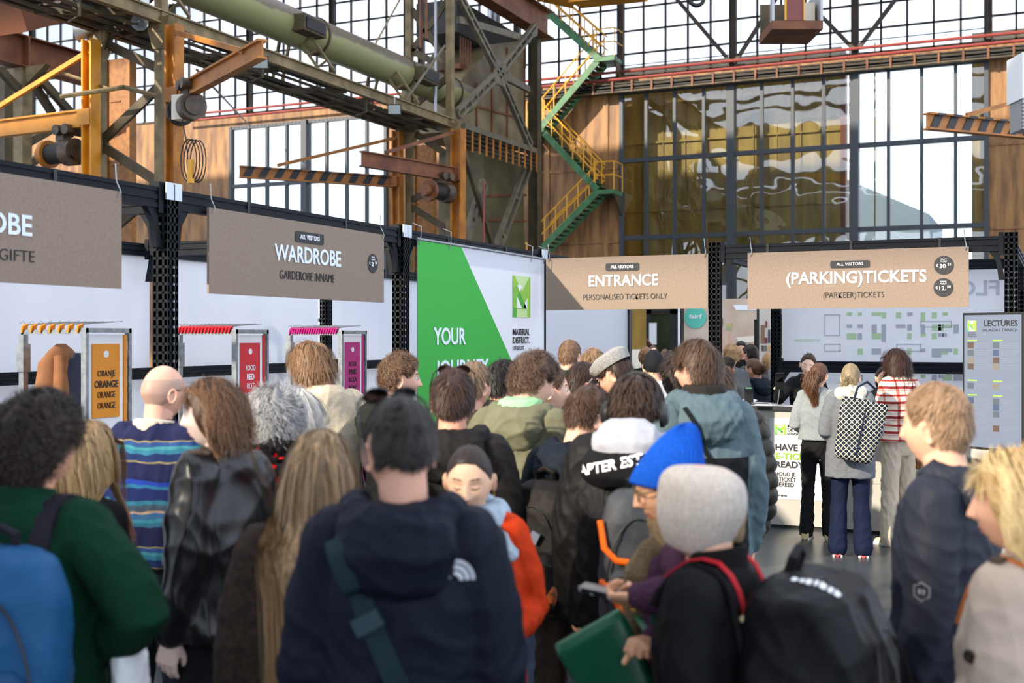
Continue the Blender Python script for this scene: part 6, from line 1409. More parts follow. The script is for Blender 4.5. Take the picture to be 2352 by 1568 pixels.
# blue beanie
PLUM = mat('plum_boucle', '3a2a44', .95, c2='5d3646', scale=120, bump=.6, bscale=130)
BLUE = mat('blue_knit', '1458c4', .9, c2='114aa6', scale=120, bump=.2, bscale=150)
p = person('person in a bright blue beanie and round glasses looking down at a phone', (1538, 1120), 3.3, -70, fem=True, hy=-22, pitch=12, skin='e8b08a', hair=('short', '3a1a16', '6a3428', dict(n=700, len=.05, ear=-20, thick=.005, topw=1, lift=.05)), top=PLUM, res=3, fit=.035, hem=.4, legs='201d26', eyes='closed', arms=(('at', 1468, 1372, 3.05, (-1, -.5, -.15)), ('at', 1500, 1470, 3.1)), hands=('grip', 'fist'), palm={-1: (-.6, 0, -1)})
if True:
    knit_cap(p, 'beanie', BLUE, low=.030, nape=.06, thick=.020, tall=.03, slouch=(-.06, 0), ribs=40)
    glasses(p, mat('gold_frame', '6b5a3a', .3, metal=.5)); k = p['k']
    TAN = mat('tan_knit', '8f7a5c', .95, c2='77654b', scale=120, bump=.5, bscale=120); scarf(p, TAN, r=.05, rr=.10, layers=2, tail=[(-.05, .09, 1.45), (-.06, .14, 1.36), (-.05, .15, 1.26), (-.04, .15, 1.14)])
    scarf(p, mat('purple_scarf', '5a2f8c', .9), r=.03, rr=.075, z=1.44, layers=1, name='inner_scarf')
    ph = carried(p, 'phone', 'black phone with a speckled case in the hand of the person in the blue beanie', 'phone')
    wl = p['wr'][-1]; d_ = p['hd-1']; c = wl+d_*.105+V(0, 0, .019); m = MB().box(c, (.075, .15, .011), rot=Matrix.Rotation(R(8), 3, 'X')); link('case', rmesh('case', m.v, m.f), mat('speckled_case', '15181a', .3, c2='b9c0bd', scale=70, lo=.62, hi=.66), ph)
    m = MB().box(c+V(0, 0, .0065), (.068, .14, .002), rot=Matrix.Rotation(R(8), 3, 'X')); link('phone_screen', rmesh('phone_screen', m.v, m.f), mat('phone_glass', '0a0b0d', .08), ph)
    gb = carried(p, 'handbag', 'dark green leather handbag on a gold chain strap below the phone', 'handbag'); GLE = mat('green_leather', '0f5a3c', .35, bump=.05, bscale=90); wc = p['wr'][1]
    m = MB(); loft(m, [(0, 0, -.13, .03, .085), (0, 0, -.115, .04, .10), (0, 0, .07, .03, .115), (0, 0, .10, .010, .115)], 16, 4); bo = W2L(p, atd(1388, 1512, 3.2)); me = remesh(MB().add([bo+Euler((R(-32), 0, 0)).to_matrix()@Vector(v) for v in m.v], m.f), .008, 2); link('body', me, GLE, gb)
    m = MB()
    for i in range(7): m.path([bo+V(.0+.012*math.cos(t)*(i % 2), -.02-.03*i, .08+.035*i+.012*math.sin(t)) if i % 2 else bo+V(0, -.02-.03*i+.012*math.cos(t), .08+.035*i+.012*math.sin(t)) for t in [j*math.pi/4 for j in range(8)]], .003, 5, closed=True)
    link('chain', rmesh('chain', m.v, m.f), mat('gold', 'c79a3a', .3, metal=.9), gb)
    m = MB().strap([bo+V(0, -.14, .22), p['wr'][1], V(.05, .2, 1.25*k)], .02, .004, (1, 0, 0)); link('strap', rmesh('strap', m.v, m.f), GLE, gb)
# navy right
p = person('person in a dark navy shell jacket with light brown hair beside the lectures screen', (2150, 982), 3.55, -52, hy=8, skin='e6b294', hair=('short', '6a4a2e', 'c49c6c', dict(n=5600, len=.04, thick=.012, mess=.16, crown=(.2, -.75, .6))), hscale=1.02, top=NVY2, hood=NVY2, res=3, fit=.045, wr=.008, hem=.46, legs='15171c', arms=('down', 'down'), hooddown=.6)
t1 = [bvh(p['jk'])]; k = p['k']; m = MB()
for r0, r1 in ((.024, .028),): m.add([(r*math.sin(R(a)), r*math.cos(R(a)), 0) for a in range(0, 360, 60) for r in (r0, r1)], [(2*i, 2*i+1, (2*i+3) % 12, (2*i+2) % 12) for i in range(6)])
m.prism([(-.010, -.007, 0), (-.004, -.007, 0), (-.004, .007, 0), (-.010, .007, 0)], (0, 0, .001)).prism([(.0, -.007, 0), (.010, -.007, 0), (.010, .007, 0), (.0, .007, 0)], (0, 0, .001))
print_on(p, t1, rmesh('logo', m.v, m.f), (-.28, -.02, 1.18*k), (0, 1, 0), (0, 0, 1), (1, 0, 0), mat('grey_print', '7d8288', .5), 'logo', p['jk'])
m = MB().path([h_+V(0, .004, 0) for h_ in [hit(t1, (.005, 1, z*k), (0, -1, 0)) for z in (.9, 1.0, 1.1, 1.2, 1.3, 1.38)] if h_ is not None], .006, 6); link('zip', rmesh('zip', m.v, m.f), BLK, p['jk'])
# blonde in beige coat
BEI = mat('beige_trench', 'b8a594', .8, bump=.08, bscale=180)
p = person('person with wavy blonde hair in a beige trench coat at the right edge', (2333, 1162), 2.8, -35, fem=True, hy=-25, skin='e2ad90', hair=('bob', 'a5782c', 'f2d284', dict(len=.17, curl=.7, om=34, thick=.03, w=.002, nape=-58, n=6000, tip=.3, mess=.13, behind=.0, open=.04, bangs=.06)), top=BEI, collar=(BEI, .05, .085), res=3, fit=.05, hem=.38, wr=.006, legs='2b2622', arms=('bent', 'bent'), topname='coat', hands=('relaxed', 'fist'))
t1 = [bvh(p['jk'])]; k = p['k']; TAB = mat('dark_tab', '4a4138', .5); BUT = mat('horn_button', '2a2018', .25)
for s in (-1, 1): band_on(p, t1, [(s*.14, .0, 1.7), (s*.09, .0, 1.7)], (0, 0, -1), .03, .006, TAB, 'epaulette', p['jk'], steps=6)
for (x, z) in ((-.10, 1.26), (-.10, 1.12), (.06, 1.26), (.06, 1.12)):
    h_ = hit(t1, (x, 1, z*k), (0, -1, 0)); m = MB().lathe(h_, [(.016, 0), (.017, .004), (.012, .006), (.005, .004)], 16, ax=(0, 1, 0)); link('button', rmesh('button', m.v, m.f), BUT, p['jk'])
h_ = hit(t1, (-.9, .0, 1.28*k), (1, 0, 0)); m = MB().lathe(h_, [(.016, 0), (.017, .004), (.012, .006), (.005, .004)], 16, ax=(-1, 0, 0)); link('button', rmesh('button', m.v, m.f), BUT, p['jk'])
ob = carried(p, 'shoulder_bag', 'shoulder bag with an orange leather strap on the beige trench coat', 'bag'); OLE = mat('tan_orange_leather', 'b5652c', .4)
k = p['k']; pts = []
for a in range(-30, 150, 12):
    d_ = Vector((-math.sin(R(20))*0, -math.cos(R(a)), math.sin(R(a)))); c = Vector((-.12*k, 0, 1.2*k)); hh = hit(t1, c+d_*.7, -d_)
    if hh is not None: pts.append(hh+d_*.006)
m = MB().path(pts, .007, 8); link('strap', rmesh('strap', m.v, m.f), OLE, ob); m = MB(); loft(m, [(-.3, -.12, .80*k, .05, .12), (-.3, -.12, .95*k, .05, .13), (-.29, -.12, 1.0*k, .02, .12)], 14, 3); link('body', remesh(m, .012, 2), OLE, ob)
wl = p['wr'][-1]; m = MB().path([wl+p['hd-1']*-.02+Vector((.034*math.cos(a), .0, .030*math.sin(a))) for a in [R(x) for x in range(0, 360, 30)]], .006, 6, closed=True); link('watch_strap', rmesh('watch_strap', m.v, m.f), OLE, p['o'])
# smiling woman
p = person('smiling person with tied dark hair, blue grey scarf and orange red jacket, looking down', (1079, 1102), 3.75, 186, fem=True, pitch=12, skin='eabd9c', hair=('tied', '1c1310', '46342a', dict(front=43, thick=.004, mess=.02, tail=(.12, .04, 1))), top=mat('orange_red_wool', 'c83a10', .85, bump=.1, bscale=120), res=3, fit=.045, legs='26282e', eyes='closed', arms=('bent', 'bent'))
SCF = mat('blue_grey_scarf', '8fa6b8', .95, c2='b4c3cf', scale=25, bump=.4, bscale=120); scarf(p, SCF, r=.05, rr=.088, layers=2, z=1.45, tail=[(-.04, .09, 1.46), (-.10, .13, 1.41), (-.15, .11, 1.34)])
for s in (-1, 1): m = MB().path([(s*.081+.0, -.006+.006*math.cos(a), -.050+.009*math.sin(a)) for a in [R(x) for x in range(0, 360, 40)]], .0014, 5, closed=True); hpart(p, 'earring', m, mat('gold', 'c79a3a', .3, metal=.9))
for s in (-1, 1): m = MB().sph((s*.036, .079, -.030), .017, 12, 8); 
m = MB().path([(-.019, .0895, -.0575), (-.010, .094, -.0635), (0, .0955, -.065), (.010, .094, -.0635), (.019, .0895, -.0575)], .0022, 6); hpart(p, 'teeth', m, GUM)
# ---- middle rows
PNK = 'eab9a4'
p = person('person with curly brown hair in profile to the right, before the green banner', (919, 872), 6.1, 62, hy=14, skin=PNK, hair=('curlshort', '3c2818', '8a6440', dict(n=4200)), top=BLK, hood=mat('black_lime_hood', '1b1d18', .7), res=3, eyes='open')
p = person('person with dark brown hair and amber sunglasses on top, in a dark hooded jacket', (1040, 922), 4.7, 2, skin='d79c82', hair=('short', '1c120d', '5a3b2b', dict(n=4200, len=.055, crown=(.1, -.8, .6))), top=mat('dark_brown_shell', '1b1816', .7), hood=mat('dark_brown_shell2', '171513', .7), res=3, fit=.05, sh=1.05)
sunglasses_up(p, mat('amber_lens', '5a3416', .1))
person('person with short fair brown hair between the dark brown jacket and the green banner', (1089, 890), 6.0, 40, skin='e8b39c', hair=('short', '5c4630', 'a5855e', dict(len=.05)), top=mat('brown_puffer', '3a302c', .5), collar=(mat('brown_puffer', '3a302c', .5), .05, .08), puffer=.012, res=2)
person('person with smooth black hair in a black puffer before the green banner', (1157, 879), 7.0, 48, hy=14, skin='dca588', hair=('mop', '0a0909', '2b2523', dict(len=.08)), top=PUFB, collar=(PUFB, .06, .08), puffer=.014, res=2, fit=.05)
OLV = mat('olive_cotton', '70705a', .85, c2='62624d', scale=6, bump=.1, bscale=120)
p = person('person with curly brown hair in an olive hooded coat over a mint green hoodie', (1226, 880), 5.3, 22, hy=34, pitch=14, skin=PNK, hair=('curlshort', '33221a', '7a5a40', dict(n=5000, thick=.02, len=.075)), top=OLV, hood=OLV, res=3, lean=.09, fit=.055, wr=.008, legs='5e7390', legm=mat('blue_jeans', '56708f', .85, c2='7d92ab', scale=5, bump=.1, bscale=200))
MINT = mat('mint_hoodie', '93c796', .9, bump=.1, bscale=150); m = MB(); k = p['k']; loft(m, [(0, .05, 1.44*k, .12, .105), (0, .055, 1.50*k, .112, .098), (0, .062, 1.545*k, .10, .09), (0, .065, 1.555*k, .07, .065)], 24); bpart(p, 'inner_hood', m, MINT, vox=.009, wr=.008)
person('person with brown hair in profile right behind the olive coat', (1262, 897), 5.95, 72, hy=10, skin='e9b89f', hair=('short', '3a2617', '7d5a3b'), top=BLK, res=2, eyes='open')
DG = mat('dark_green_collar', '17392c', .8)
person('tall person with short ginger hair and a dark puffer with green collar', (1309, 820), 8.5, 16, hy=14, skin='e3ad92', hair=('crop', '5c4028', '9a7148', dict(len=.03, topw=2.2)), top=mat('slate_puffer', '2b2f34', .55), collar=(DG, .07, .085), puffer=.012, res=2, fit=.05)
person('person with fair brown hair half hidden behind the flat cap', (1362, 842), 9.0, 6, skin='dfb094', hair=('mop', '6a4a2c', 'a98454'), top=mat('dark_green_coat', '1d3a2e', .8), res=2)
p = person('person with swept back dark hair and stubble looking right, left of the flat cap', (1340, 884), 6.8, 60, hy=12, skin='dda488', hair=('short', '1d120d', '4c3325', dict(len=.07, rad=.6, sweep=(0, -.9, .2), front=40)), top=BLK, collar=(BLK2, .06, .08), res=2, eyes='open')
# flat cap
p = person('person in a pale grey flat cap bending the head down to the left', (1413, 862), 6.3, -38, hy=-24, pitch=22, skin='e3ab90', hair=('short', '2c1d15', '4f382a', dict(n=1500, front=20, topw=.4)), top=mat('brown_black_coat', '2a2522', .85), collar=(mat('brown_black_coat', '2a2522', .85), .06, .085), res=3, eyes='closed')
CAPG = mat('grey_tweed', '9b9b98', .95, c2='838381', scale=110, bump=.3, bscale=160); m = MB()
vs = []; n = 36
for (h_, rx, ry, oy) in ((.045, .088, .108, .0), (.075, .098, .122, .012), (.10, .094, .118, .012), (.122, .07, .09, .0), (.132, .03, .04, -.01)):
    for i in range(n): a = 2*math.pi*i/n; vs.append((rx*math.sin(a), oy+ry*math.cos(a)-.005, h_+(-.022*math.cos(a) if h_ < .11 else -.012*math.cos(a))))
m.add(vs, [(i*n+j, i*n+(j+1) % n, (i+1)*n+(j+1) % n, (i+1)*n+j) for i in range(4) for j in range(n)]+[tuple(range(4*n, 5*n))]); cp = hpart(p, 'flat_cap', m, CAPG)
m = MB(); vs = [(.075*math.sin(R(a))*s, .08*math.cos(R(a))*s+.035+.02*(s > 1), .035-.022*math.cos(R(a))*s-(s-1)*.02+dz) for dz in (0, .006) for s in (1.0, 1.35) for a in range(-70, 71, 10)]
N_ = 15; m.add(vs, [(i, i+1, N_+i+1, N_+i) for i in range(14)]+[(2*N_+i, 3*N_+i, 3*N_+i+1, 2*N_+i+1) for i in range(14)]+[(N_+i, N_+i+1, 3*N_+i+1, 3*N_+i) for i in range(14)]); hpart(p, 'peak', m, CAPG, parent=cp)
# navy hooded with brown backpack
p = person('person with cropped brown hair in a navy hooded coat, head bowed to the right', (1350, 960), 4.9, 24, hy=28, pitch=14, skin='e2b094', hair=('crop', '2c1b11', '6b4a31', dict(len=.045, topw=2.4, thick=.012)), top=mat('ink_blue_coat', '0b1622', .7), hood=mat('ink_blue_coat', '0b1622', .7), res=3, lean=.07, fit=.05, wr=.008, legs='3b332c', legm=mat('brown_cord', '4a4037', .9, c2='393029', scale=4, bump=.3, bscale=90))
BRB = mat('brown_black_nylon', '120e0c', .6, bump=.1, bscale=70); b, o, q = backpack(p, 'backpack', 'brown black daypack with a grey tag on the navy hooded coat', BRB, z=1.09, x=-.06, w=.15, dpt=.10, h=.27, pocket=BRB, y0=.13, rot=-8)
for (x, z, s, mm) in ((.03, .06, .045, mat('grey_tag', '6a7480', .5)), (.0, -.03, .022, mat('pale_tag', '8fa2ad', .4))): m = MB().box(o+q@Vector((x, -.108, z)), (s*.8, .012, s), rot=Euler((0, R(25), 0)).to_matrix()); link('tag', rmesh('tag', m.v, m.f), mm, b)
m = MB().sph(o+q@Vector((.09, -.10, -.16)), .035, 12, 8, sc=(1, 1, 1.6)); link('bottle_pocket', rmesh('bottle_pocket', m.v, m.f), mat('patched_orange', '5a3a22', .6, c2='c0602a', scale=30), b)
# headphones
p = person('person wearing black headphones with a white hood and lettered black hood, head bowed', (1459, 945), 4.42, 14, pitch=34, skin='dda58a', hair=('mop', '1d1510', '5a4130', dict(n=4600, len=.08, thick=.02, crown=(0, -.55, .83), ear=8)), top=mat('charcoal_shell', '141312', .6, bump=.08, bscale=80), res=3, lean=.08, fit=.06, wr=.009, legs='2d2925', legm=mat('grey_green_trouser', '3a3d36', .85))
hp_ = MB().path([(.108*math.sin(R(a)), -.005-.012*math.cos(R(a)), -.008+.168*math.cos(R(a))) for a in range(-88, 89, 11)], .011, 8); hb = hpart(p, 'headphones', hp_, BLACK)
for s in (-1, 1): m = MB().lathe((s*.098, -.008, -.015), [(.05, 0), (.05, .012), (.036, .028), (.02, .032)], 22, ax=(s, 0, 0)); hpart(p, 'ear_cup', m, mat('matte_black', '1a1a1b', .4), parent=hb)
WHH = mat('white_fleece_hood', '9fa2aa', .95, bump=.2, bscale=150); k = p['k']; m = MB(); ly = p['pivot'][1]
loft(m, [(0, ly-.10, 1.43*k, .12, .08), (0, ly-.10, 1.49*k, .135, .085), (0, ly-.085, 1.545*k, .11, .07), (0, ly-.06, 1.575*k, .06, .04)], 22); m.path([(.115*math.sin(R(a)), ly-.02-.10*math.cos(R(a)), 1.50*k-.02*abs(math.sin(R(a)))) for a in range(-120, 121, 20)], .045, 10)
bpart(p, 'white_hood', m, WHH, vox=.009, wr=.007, sm=4)
m = MB(); loft(m, [(0, ly-.15, 1.33*k, .13, .045), (0, ly-.155, 1.37*k, .165, .065), (0, ly-.14, 1.43*k, .165, .075), (0, ly-.12, 1.46*k, .13, .05)], 22); m.path([(.15*math.sin(R(a)), ly-.03-.12*math.cos(R(a)), 1.44*k-.015*abs(math.sin(R(a)))) for a in range(-110, 111, 20)], .04, 10)
bh = bpart(p, 'black_hood', m, BLK, vox=.009, wr=.005, sm=4); me = text_mesh('APTER EST.', .05, .025); print_on(p, [bvh(bh)], me, (-.045, 0, 1.415*k), (1, 0, .22), (-.1, 0, 1), (0, 1, 0), WHITEP, 'lettering', bh)
GRN = mat('grey_ripstop', '484b4f', .55, c2='34373a', scale=8, bump=.12, bscale=60); ORZ = mat('orange_trim', 'ee6a14', .5); b, o, q = backpack(p, 'backpack', 'grey daypack with bright orange zips and trim', GRN, z=1.08, x=.06, w=.14, dpt=.10, h=.26, pocket=GRN, y0=.13, rot=10, sm=BLK2)
for pts in ([(-.135, -.06, .16), (-.12, -.085, .07), (-.08, -.10, .03), (0, -.105, .02), (.09, -.095, .03)], [(-.13, -.07, -.05), (-.10, -.12, -.06), (-.07, -.145, -.12), (-.06, -.15, -.17)], [(.07, -.14, -.02), (.08, -.145, -.08), (.085, -.145, -.16)]):
    m = MB().path([o+q@Vector(x) for x in pts], .012, 8); link('orange_trim', rmesh('orange_trim', m.v, m.f), ORZ, b)
# tall glasses
TEA = mat('teal_shell', '56686e', .7, c2='4c5f66', scale=3, bump=.06, bscale=120); TB = band_mat('teal_black_panels', [(0, '1a1d24'), (.98, '44707c')], 1, noise=0)
p = person('tall person with glasses and tousled brown hair in a teal and black hooded jacket', (1600, 848), 5.1, -6, hscale=.98, hy=-42, skin='e3ab92', hair=('mop', '2b1d13', '6f5038', dict(n=4800, len=.075, thick=.015, crown=(.2, -.5, .84), ear=18, nape=-34)), top=TEA, hood=TEA, res=3, fit=.035, wr=.009, sh=.92, legs='4f6d94', legm=mat('blue_denim', '4a6a98', .85))
k = p['k']; tm = TEA.copy(); tm.name = 'teal_black_shell'; p['jk'].data.materials[0] = tm; nt = tm.node_tree; N = nt.nodes; L = nt.links; b_ = N['Principled BSDF']; old = b_.inputs['Base Color'].links[0].from_socket
tc = N.new('ShaderNodeTexCoord'); sp = N.new('ShaderNodeSeparateXYZ'); L.new(tc.outputs['Object'], sp.inputs[0]); ab = N.new('ShaderNodeMath'); ab.operation = 'ABSOLUTE'; L.new(sp.outputs[0], ab.inputs[0])
l1 = N.new('ShaderNodeMath'); l1.operation = 'LESS_THAN'; l1.inputs[1].default_value = .165*k; L.new(ab.outputs[0], l1.inputs[0]); l2 = N.new('ShaderNodeMath'); l2.operation = 'LESS_THAN'; l2.inputs[1].default_value = 1.27*k; L.new(sp.outputs[2], l2.inputs[0])
mu = N.new('ShaderNodeMath'); mu.operation = 'MULTIPLY'; L.new(l1.outputs[0], mu.inputs[0]); L.new(l2.outputs[0], mu.inputs[1]); mx = N.new('ShaderNodeMixRGB'); L.new(mu.outputs[0], mx.inputs[0]); L.new(old, mx.inputs[1]); mx.inputs[2].default_value = lin('15171c'); L.new(mx.outputs[0], b_.inputs['Base Color'])
glasses(p, SUNG)
m = MB(); loft(m, [(0, -.015, 1.47*k, .115, .10), (0, -.02, 1.52*k, .105, .095), (0, -.025, 1.555*k, .09, .085), (0, -.025, 1.56*k, .07, .065)], 24); bpart(p, 'inner_collar', m, mat('black_checked', '25221f', .8), vox=.009, wr=.006)
sb_ = carried(p, 'shoulder_bag', 'small black bag on a thin strap across the teal jacket', 'bag'); T1 = [bvh(p['jk']), bvh(p['hood'])]
band_on(p, T1, [(-.12, 0, 1.47*k), (-.03, 0, 1.30*k), (.10, 0, 1.08*k)], (0, 1, 0), .018, .006, BLK, 'strap', sb_, lift=.012, steps=26); m = MB(); loft(m, [(-.10, -.21, 1.02*k, .07, .03), (-.10, -.22, 1.06*k, .085, .04), (-.10, -.21, 1.18*k, .08, .035), (-.10, -.2, 1.21*k, .05, .02)], 16, 3); link('body', wrinkle(remesh(m, .010, 3), .005, 14, 3), mat('black_brown_nylon', '201b1d', .6), sb_)
person('person in a black brown puffer jacket half hidden behind the teal jacket', (1640, 892), 6.0, -10, skin='dfae94', hair=('mop', '2b1d14', '5f452f'), top=mat('olive_black_puffer', '26251f', .5), collar=(mat('olive_black_puffer', '26251f', .5), .05, .085), puffer=.02, res=3, fit=.08, sh=1.08, hem=.48, legs='5d86b5', legm=mat('light_jeans', '5d86b5', .85))
# ---- ticket counter group
p = person('ticket clerk in a black top holding out a card reader, behind the counter', (1856, 838), 12.1, 196, fem=True, hy=0, pitch=14, roll=-8, skin='f0c8b2', hair=('bun', '2e1a12', '6b4630', dict(thick=.014, front=44, mess=.02)), top=BLK, res=3, eyes='closed', fit=.015, arms=('bent', ('at', 1790, 890, 11.85)), hands=('relaxed', 'grip'), wr=.004)
m = MB().path([(.075*math.sin(R(a)), -.015+.085*math.cos(R(a)), 1.47*p['k']-.03*math.cos(R(a))) for a in range(0, 360, 20)], .004, 5, closed=True); bpart(p, 'necklace', m, mat('gold', 'c79a3a', .3, metal=.9))
cr = carried(p, 'card_reader', 'black card reader held out by the ticket clerk', 'card reader'); c = p['wr'][1]+p['hd1']*.13; m = MB().box(c, (.085, .035, .17), rot=Euler((R(-10), 0, R(8))).to_matrix()); link('body', rmesh('body', m.v, m.f), BLACK, cr); m = MB().box(c+V(0, .02, .03), (.07, .004, .07)); link('display', rmesh('display', m.v, m.f), mat('phone_glass', '0a0b0d', .08), cr)
m = MB().path([c+V(0, 0, -.08), c+V(.03, -.02, -.3), c+V(.05, 0, -.42)], .005, 6); link('cable', rmesh('cable', m.v, m.f), GREYM, cr)
GRK = mat('light_grey_knit', '8f9698', .95, c2='7e8587', scale=150, bump=.3, bscale=150); LEGW[:] = [.065, .075]
p = person('person with a brown ponytail in a light grey sweater and black trousers at the counter', (1882, 862), 10.86, 24, fem=True, hy=18, skin='e6b69c', hair=('tied', '3b2214', '7d4e2c', dict(tail=(.30, .05, 1), n=4200)), top=GRK, collar=(mat('pale_blue_shirt', 'a9bcc6', .8), .045, .068), res=3, fit=.03, hem=.565, legs='141416', shoes=mat('yellow_cream_shoe', 'c9b98c', .6), arms=('bent', 'bent'), wr=.006)
LEGW[:] = [.078, .092]
CREAM = mat('cream_scarf_knit', 'd9d0c0', .95, bump=.4, bscale=110); GRC = mat('grey_wool_coat', '60646a', .95, c2='74787d', scale=180, bump=.3, bscale=160)
p = person('person in a grey wool coat with cream scarf and wide navy trousers', (1954, 866), 10.04, 14, fem=True, hy=10, skin='e6b89e', hair=('bun', '6b5a3c', 'b09a6c', dict(tie=(0, -.115, -.04), tail=(.06, .05, 1))), top=GRC, res=3, fit=.055, hem=.41, topname='coat', legs='1c2444', legm=mat('navy_trouser', '0e1830', .8), shoes=mat('coral_trainer', 'b5525a', .6), arms=('bent', 'bent'), wr=.006)
scarf(p, CREAM, r=.06, rr=.088, layers=2, z=1.45)
def check_mat():
    m = mat('diamond_weave', 'ffffff', .6); nt = m.node_tree; N = nt.nodes; L = nt.links; tc = N.new('ShaderNodeTexCoord'); outs = []
    for sg in (1, -1):
        mp = N.new('ShaderNodeMapping'); mp.inputs['Rotation'].default_value = (0, R(45*sg), 0); wv = N.new('ShaderNodeTexWave'); wv.inputs['Scale'].default_value = 10; L.new(tc.outputs['Object'], mp.inputs[0]); L.new(mp.outputs[0], wv.inputs[0]); outs.append(wv.outputs['Fac'])
    mx = N.new('ShaderNodeMath'); mx.operation = 'MAXIMUM'; L.new(outs[0], mx.inputs[0]); L.new(outs[1], mx.inputs[1]); r = N.new('ShaderNodeValToRGB'); r.color_ramp.elements[0].position = .90; r.color_ramp.elements[1].position = .95
    r.color_ramp.elements[0].color = lin('16202f'); r.color_ramp.elements[1].color = lin('c9bfa8'); L.new(mx.outputs[0], r.inputs[0]); L.new(r.outputs[0], N['Principled BSDF'].inputs['Base Color']); return m
tb = carried(p, 'tote_bag', 'large navy and cream diamond patterned tote bag on the grey wool coat', 'tote bag'); k = p['k']; m = MB(); loft(m, [(0, 0, -.26, .13, .05), (0, 0, -.23, .16, .075), (0, 0, .05, .19, .07), (0, 0, .27, .20, .03)], 20, 3.2); q3 = Euler((0, R(12), R(10))).to_matrix(); bo = Vector((.06, -.25, 1.16*k)); T_ = lambda mb: MB().add([bo+q3@Vector(v) for v in mb.v], mb.f)
a = T_(m); link('body', wrinkle(remesh(a, .010, 3), .006, 10, 2), check_mat(), tb)
a = T_(MB().path([(-.10, -.03, .26), (-.09, -.02, .36), (.0, .08, .42), (.08, .12, .38)], .010, 6)); link('handle', rmesh('handle', a.v, a.f), mat('navy_strap', '1a2638', .5), tb); a = T_(MB().strap([(.0, -.078, .2), (.0, -.08, -.2)], .012, .004, (1, 0, 0))); link('seam_strap', rmesh('seam_strap', a.v, a.f), _M['navy_strap'], tb)
LEGW[:] = [.078, .10]
PLD = band_mat('red_cream_plaid', [(0, 'd8c8ba'), (.18, 'a83a36'), (.3, 'd8c8ba'), (.55, 'c98a80'), (.6, 'd8c8ba'), (.68, '8c2c2c'), (.86, 'e0d3c6')], 7.5, noise=.01, second=(0, [(0, 'ffffff'), (.2, 'd08880'), (.34, 'ffffff'), (.65, 'e0b0a8'), (.72, 'ffffff')], 6))
p = person('person with shoulder length dark hair in a red and cream plaid jacket and beige trousers', (2058, 834), 10.57, -28, fem=True, hy=-8, skin='e2b095', hair=('shag', '20120e', '4a2c22', dict(len=.22, curl=.4, thick=.028, nape=-58)), top=PLD, res=3, fit=.045, hem=.53, legs='c9bba6', legm=mat('beige_trouser', 'c4b5a0', .85), shoes=mat('cream_trainer', 'd6cdb8', .6), arms=('hold', 'bent'), wr=.008, hands=('grip', 'relaxed'))
LEGW[:] = [.075, .062]
tb = carried(p, 'tote_bag', 'cream canvas tote bag on the shoulder of the plaid jacket', 'tote bag'); k = p['k']; m = MB(); loft(m, [(.2, -.15, .95*k, .05, .09), (.2, -.15, .97*k, .065, .11), (.2, -.15, 1.18*k, .055, .12), (.2, -.15, 1.24*k, .02, .11)], 16, 3); link('body', wrinkle(remesh(m, .012, 3), .006, 12, 4), CREAM, tb); t1 = bvh(p['jk']); band_on(p, [t1], [(.17, 0, 1.25*k), (.12, 0, 1.42*k)], (0, 1, 0), .05, .008, CREAM, 'strap', tb)
cl = carried(p, 'folded_coat', 'brown coat hung over the arm of the person in plaid', 'coat'); m = MB(); loft(m, [(.25, .06, .66*k, .05, .08), (.26, .05, .76*k, .08, .10), (.26, .05, .93*k, .06, .09), (.25, .05, .98*k, .03, .05)], 14); link('body', wrinkle(remesh(m, .012, 3), .012, 12, 4), mat('camel_brown', '7a5638', .85), cl)
person('second ticket clerk in black, face showing between the grey coat and the plaid jacket', (2029, 868), 12.25, 182, fem=True, skin='e6b49a', hair=('tied', '15100e', '3a2a22'), top=BLK, res=2, eyes='open', fit=.015, arms=('bent', 'bent'))
# ---- people in the fair beyond
L1 = dict(n=1500)
person('distant person with dark grey hair facing the camera before the glass door', (1501, 806), 27, 176, skin='d8a388', hair=('short', '2d2826', '5a524c', L1), top=mat('brown_jacket', '4a3d33', .8), res=1, eyes='open')
person('distant person with a dark blonde ponytail before the glass door', (1527, 814), 25, 30, fem=True, skin='e2b095', hair=('tied', '5f4328', 'a17c4e', L1), top=BLK, res=1)
person('person with ginger tied up hair in black left of the black baseball cap', (1484, 822), 12.5, 20, fem=True, skin='e6b094', hair=('bun', '7d4c24', 'c48a4e', L1), top=BLK, res=1, arms=('down', 'hold'))
p = person('person in a black baseball cap worn backwards and a white T-shirt', (1501, 842), 9.2, -6, skin='dca58a', hair=('crop', '2a1c14', '4a3426', dict(n=900)), top=mat('white_tee', 'd5d8e0', .9), res=2, fit=.02)
knit_cap(p, 'baseball_cap', mat('black_twill', '15171c', .8), low=.005, nape=.045, thick=.011, tall=.008, ribs=6, rough_amp=.0008, cuff=0)
person('person in a light grey hoodie with curly dark hair behind the headphones', (1537, 846), 9.6, 6, skin='c9957a', hair=('curlshort', '17100d', '45332a', dict(n=1800)), top=mat('grey_hoodie', '9aa3aa', .9), hood=mat('grey_hoodie', '9aa3aa', .9), res=2)
person('person with dark hair tucked close behind the left of the teal jacket', (1553, 872), 6.6, -20, skin='c99a80', hair=('mop', '17100c', '4d382a'), top=BLK, res=2)
person('distant person with dark quiff and short beard looking at the camera over the crowd', (1702, 805), 16, 192, skin='dca68a', hair=('short', '15100d', '3a2c23', L1), top=BLK, collar=(BLK2, .06, .08), res=1, eyes='open')
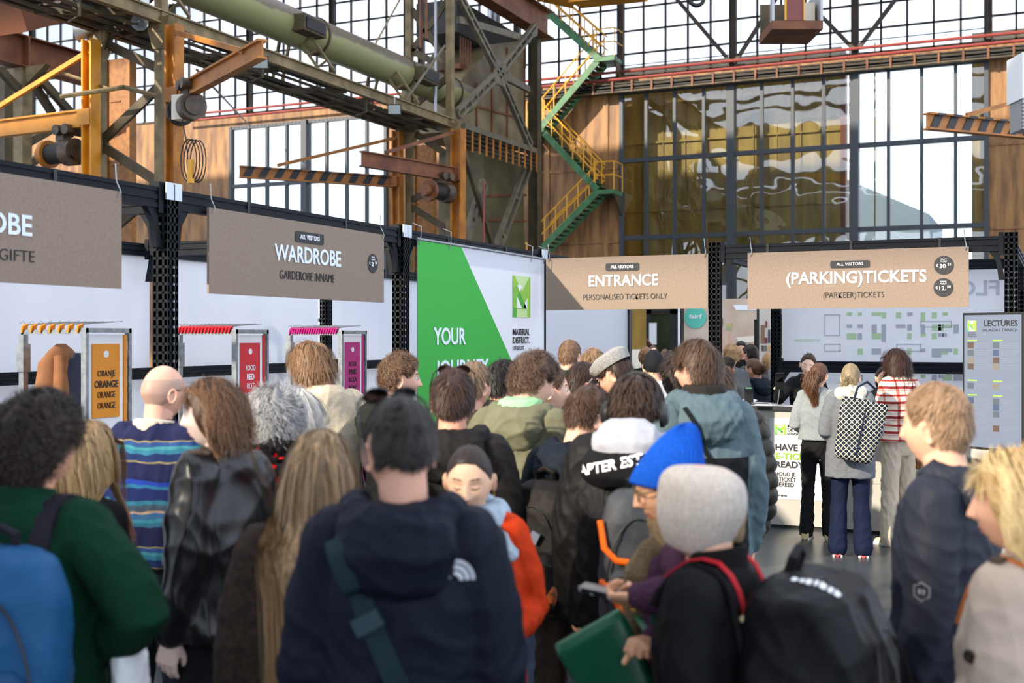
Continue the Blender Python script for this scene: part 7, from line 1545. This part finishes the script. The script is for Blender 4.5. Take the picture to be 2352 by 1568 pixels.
person('distant person with dark curly hair right of the bearded person', (1724, 816), 15, -30, skin='d8a084', hair=('curlshort', '1d1512', '4d3b30', L1), top=mat('grey_green_top', '4b4f48', .8), res=1)
person('distant person with curly blond hair in a grey and black top', (1681, 822), 14, 25, fem=True, skin='e6b69a', hair=('curlshort', '94682f', 'e0b268', dict(n=1800, thick=.034, len=.09)), top=mat('grey_black_top', '5f6468', .8), res=1)
p = person('person with short dark hair in a pale olive puffer holding papers', (1668, 846), 13.2, 62, hy=14, pitch=14, skin='b9744e', hair=('short', '120d0b', '3c2c22', dict(n=2200)), top=mat('pale_olive_puffer', '85856b', .7), puffer=.012, res=2, fit=.05, arms=('hold', 'hold'), hands=('grip', 'grip'), eyes='open')
pa = carried(p, 'paper_sheets', 'sheaf of white papers in the hands of the person in the pale olive puffer', 'papers'); c = (p['wr'][1]+p['wr'][-1])/2+V(0, .10, .02)
for i in range(3): m = MB().box(c+V(.01*i, .01*i, .008*i), (.15, .21, .002), rot=Euler((R(12+5*i), R(6*i), R(5*i))).to_matrix()); link('sheet', rmesh('sheet', m.v, m.f), WHITEP, pa)
person('person with a brown bun in a dark navy hooded jacket at the side counter', (1731, 848), 14.2, -30, fem=True, hy=-14, pitch=8, hscale=1.12, skin='d9a084', hair=('bun', '4d2f1a', '9a6a40', dict(n=2600, tie=(0, -.12, .0), tail=(.05, .05, 1))), top=mat('midnight_jacket', '16232f', .7), hood=mat('midnight_jacket', '16232f', .7), res=2, fit=.05)
person('distant person with long straight blonde hair left of the rear rack post', (1766, 832), 17.0, 30, fem=True, hscale=1.15, skin='e6b69a', hair=('long', '8a5f2c', 'd6a55c', dict(n=1800, len=.3)), top=mat('taupe_coat', '6d6258', .85), res=1)
person('distant person with light brown hair pulled back, above the brown bun', (1748, 818), 19.0, 10, fem=True, skin='e2b095', hair=('bun', '6b4524', 'b98350', L1), top=mat('grey_wool_top', '5c5a58', .85), res=1)
person('distant person in grey glimpsed beside the rear rack post', (1791, 826), 16.5, 150, skin='d8a58a', hair=('short', '3a2a1e', '6a4e36', L1), top=mat('grey_jumper', '70757a', .85), res=1)
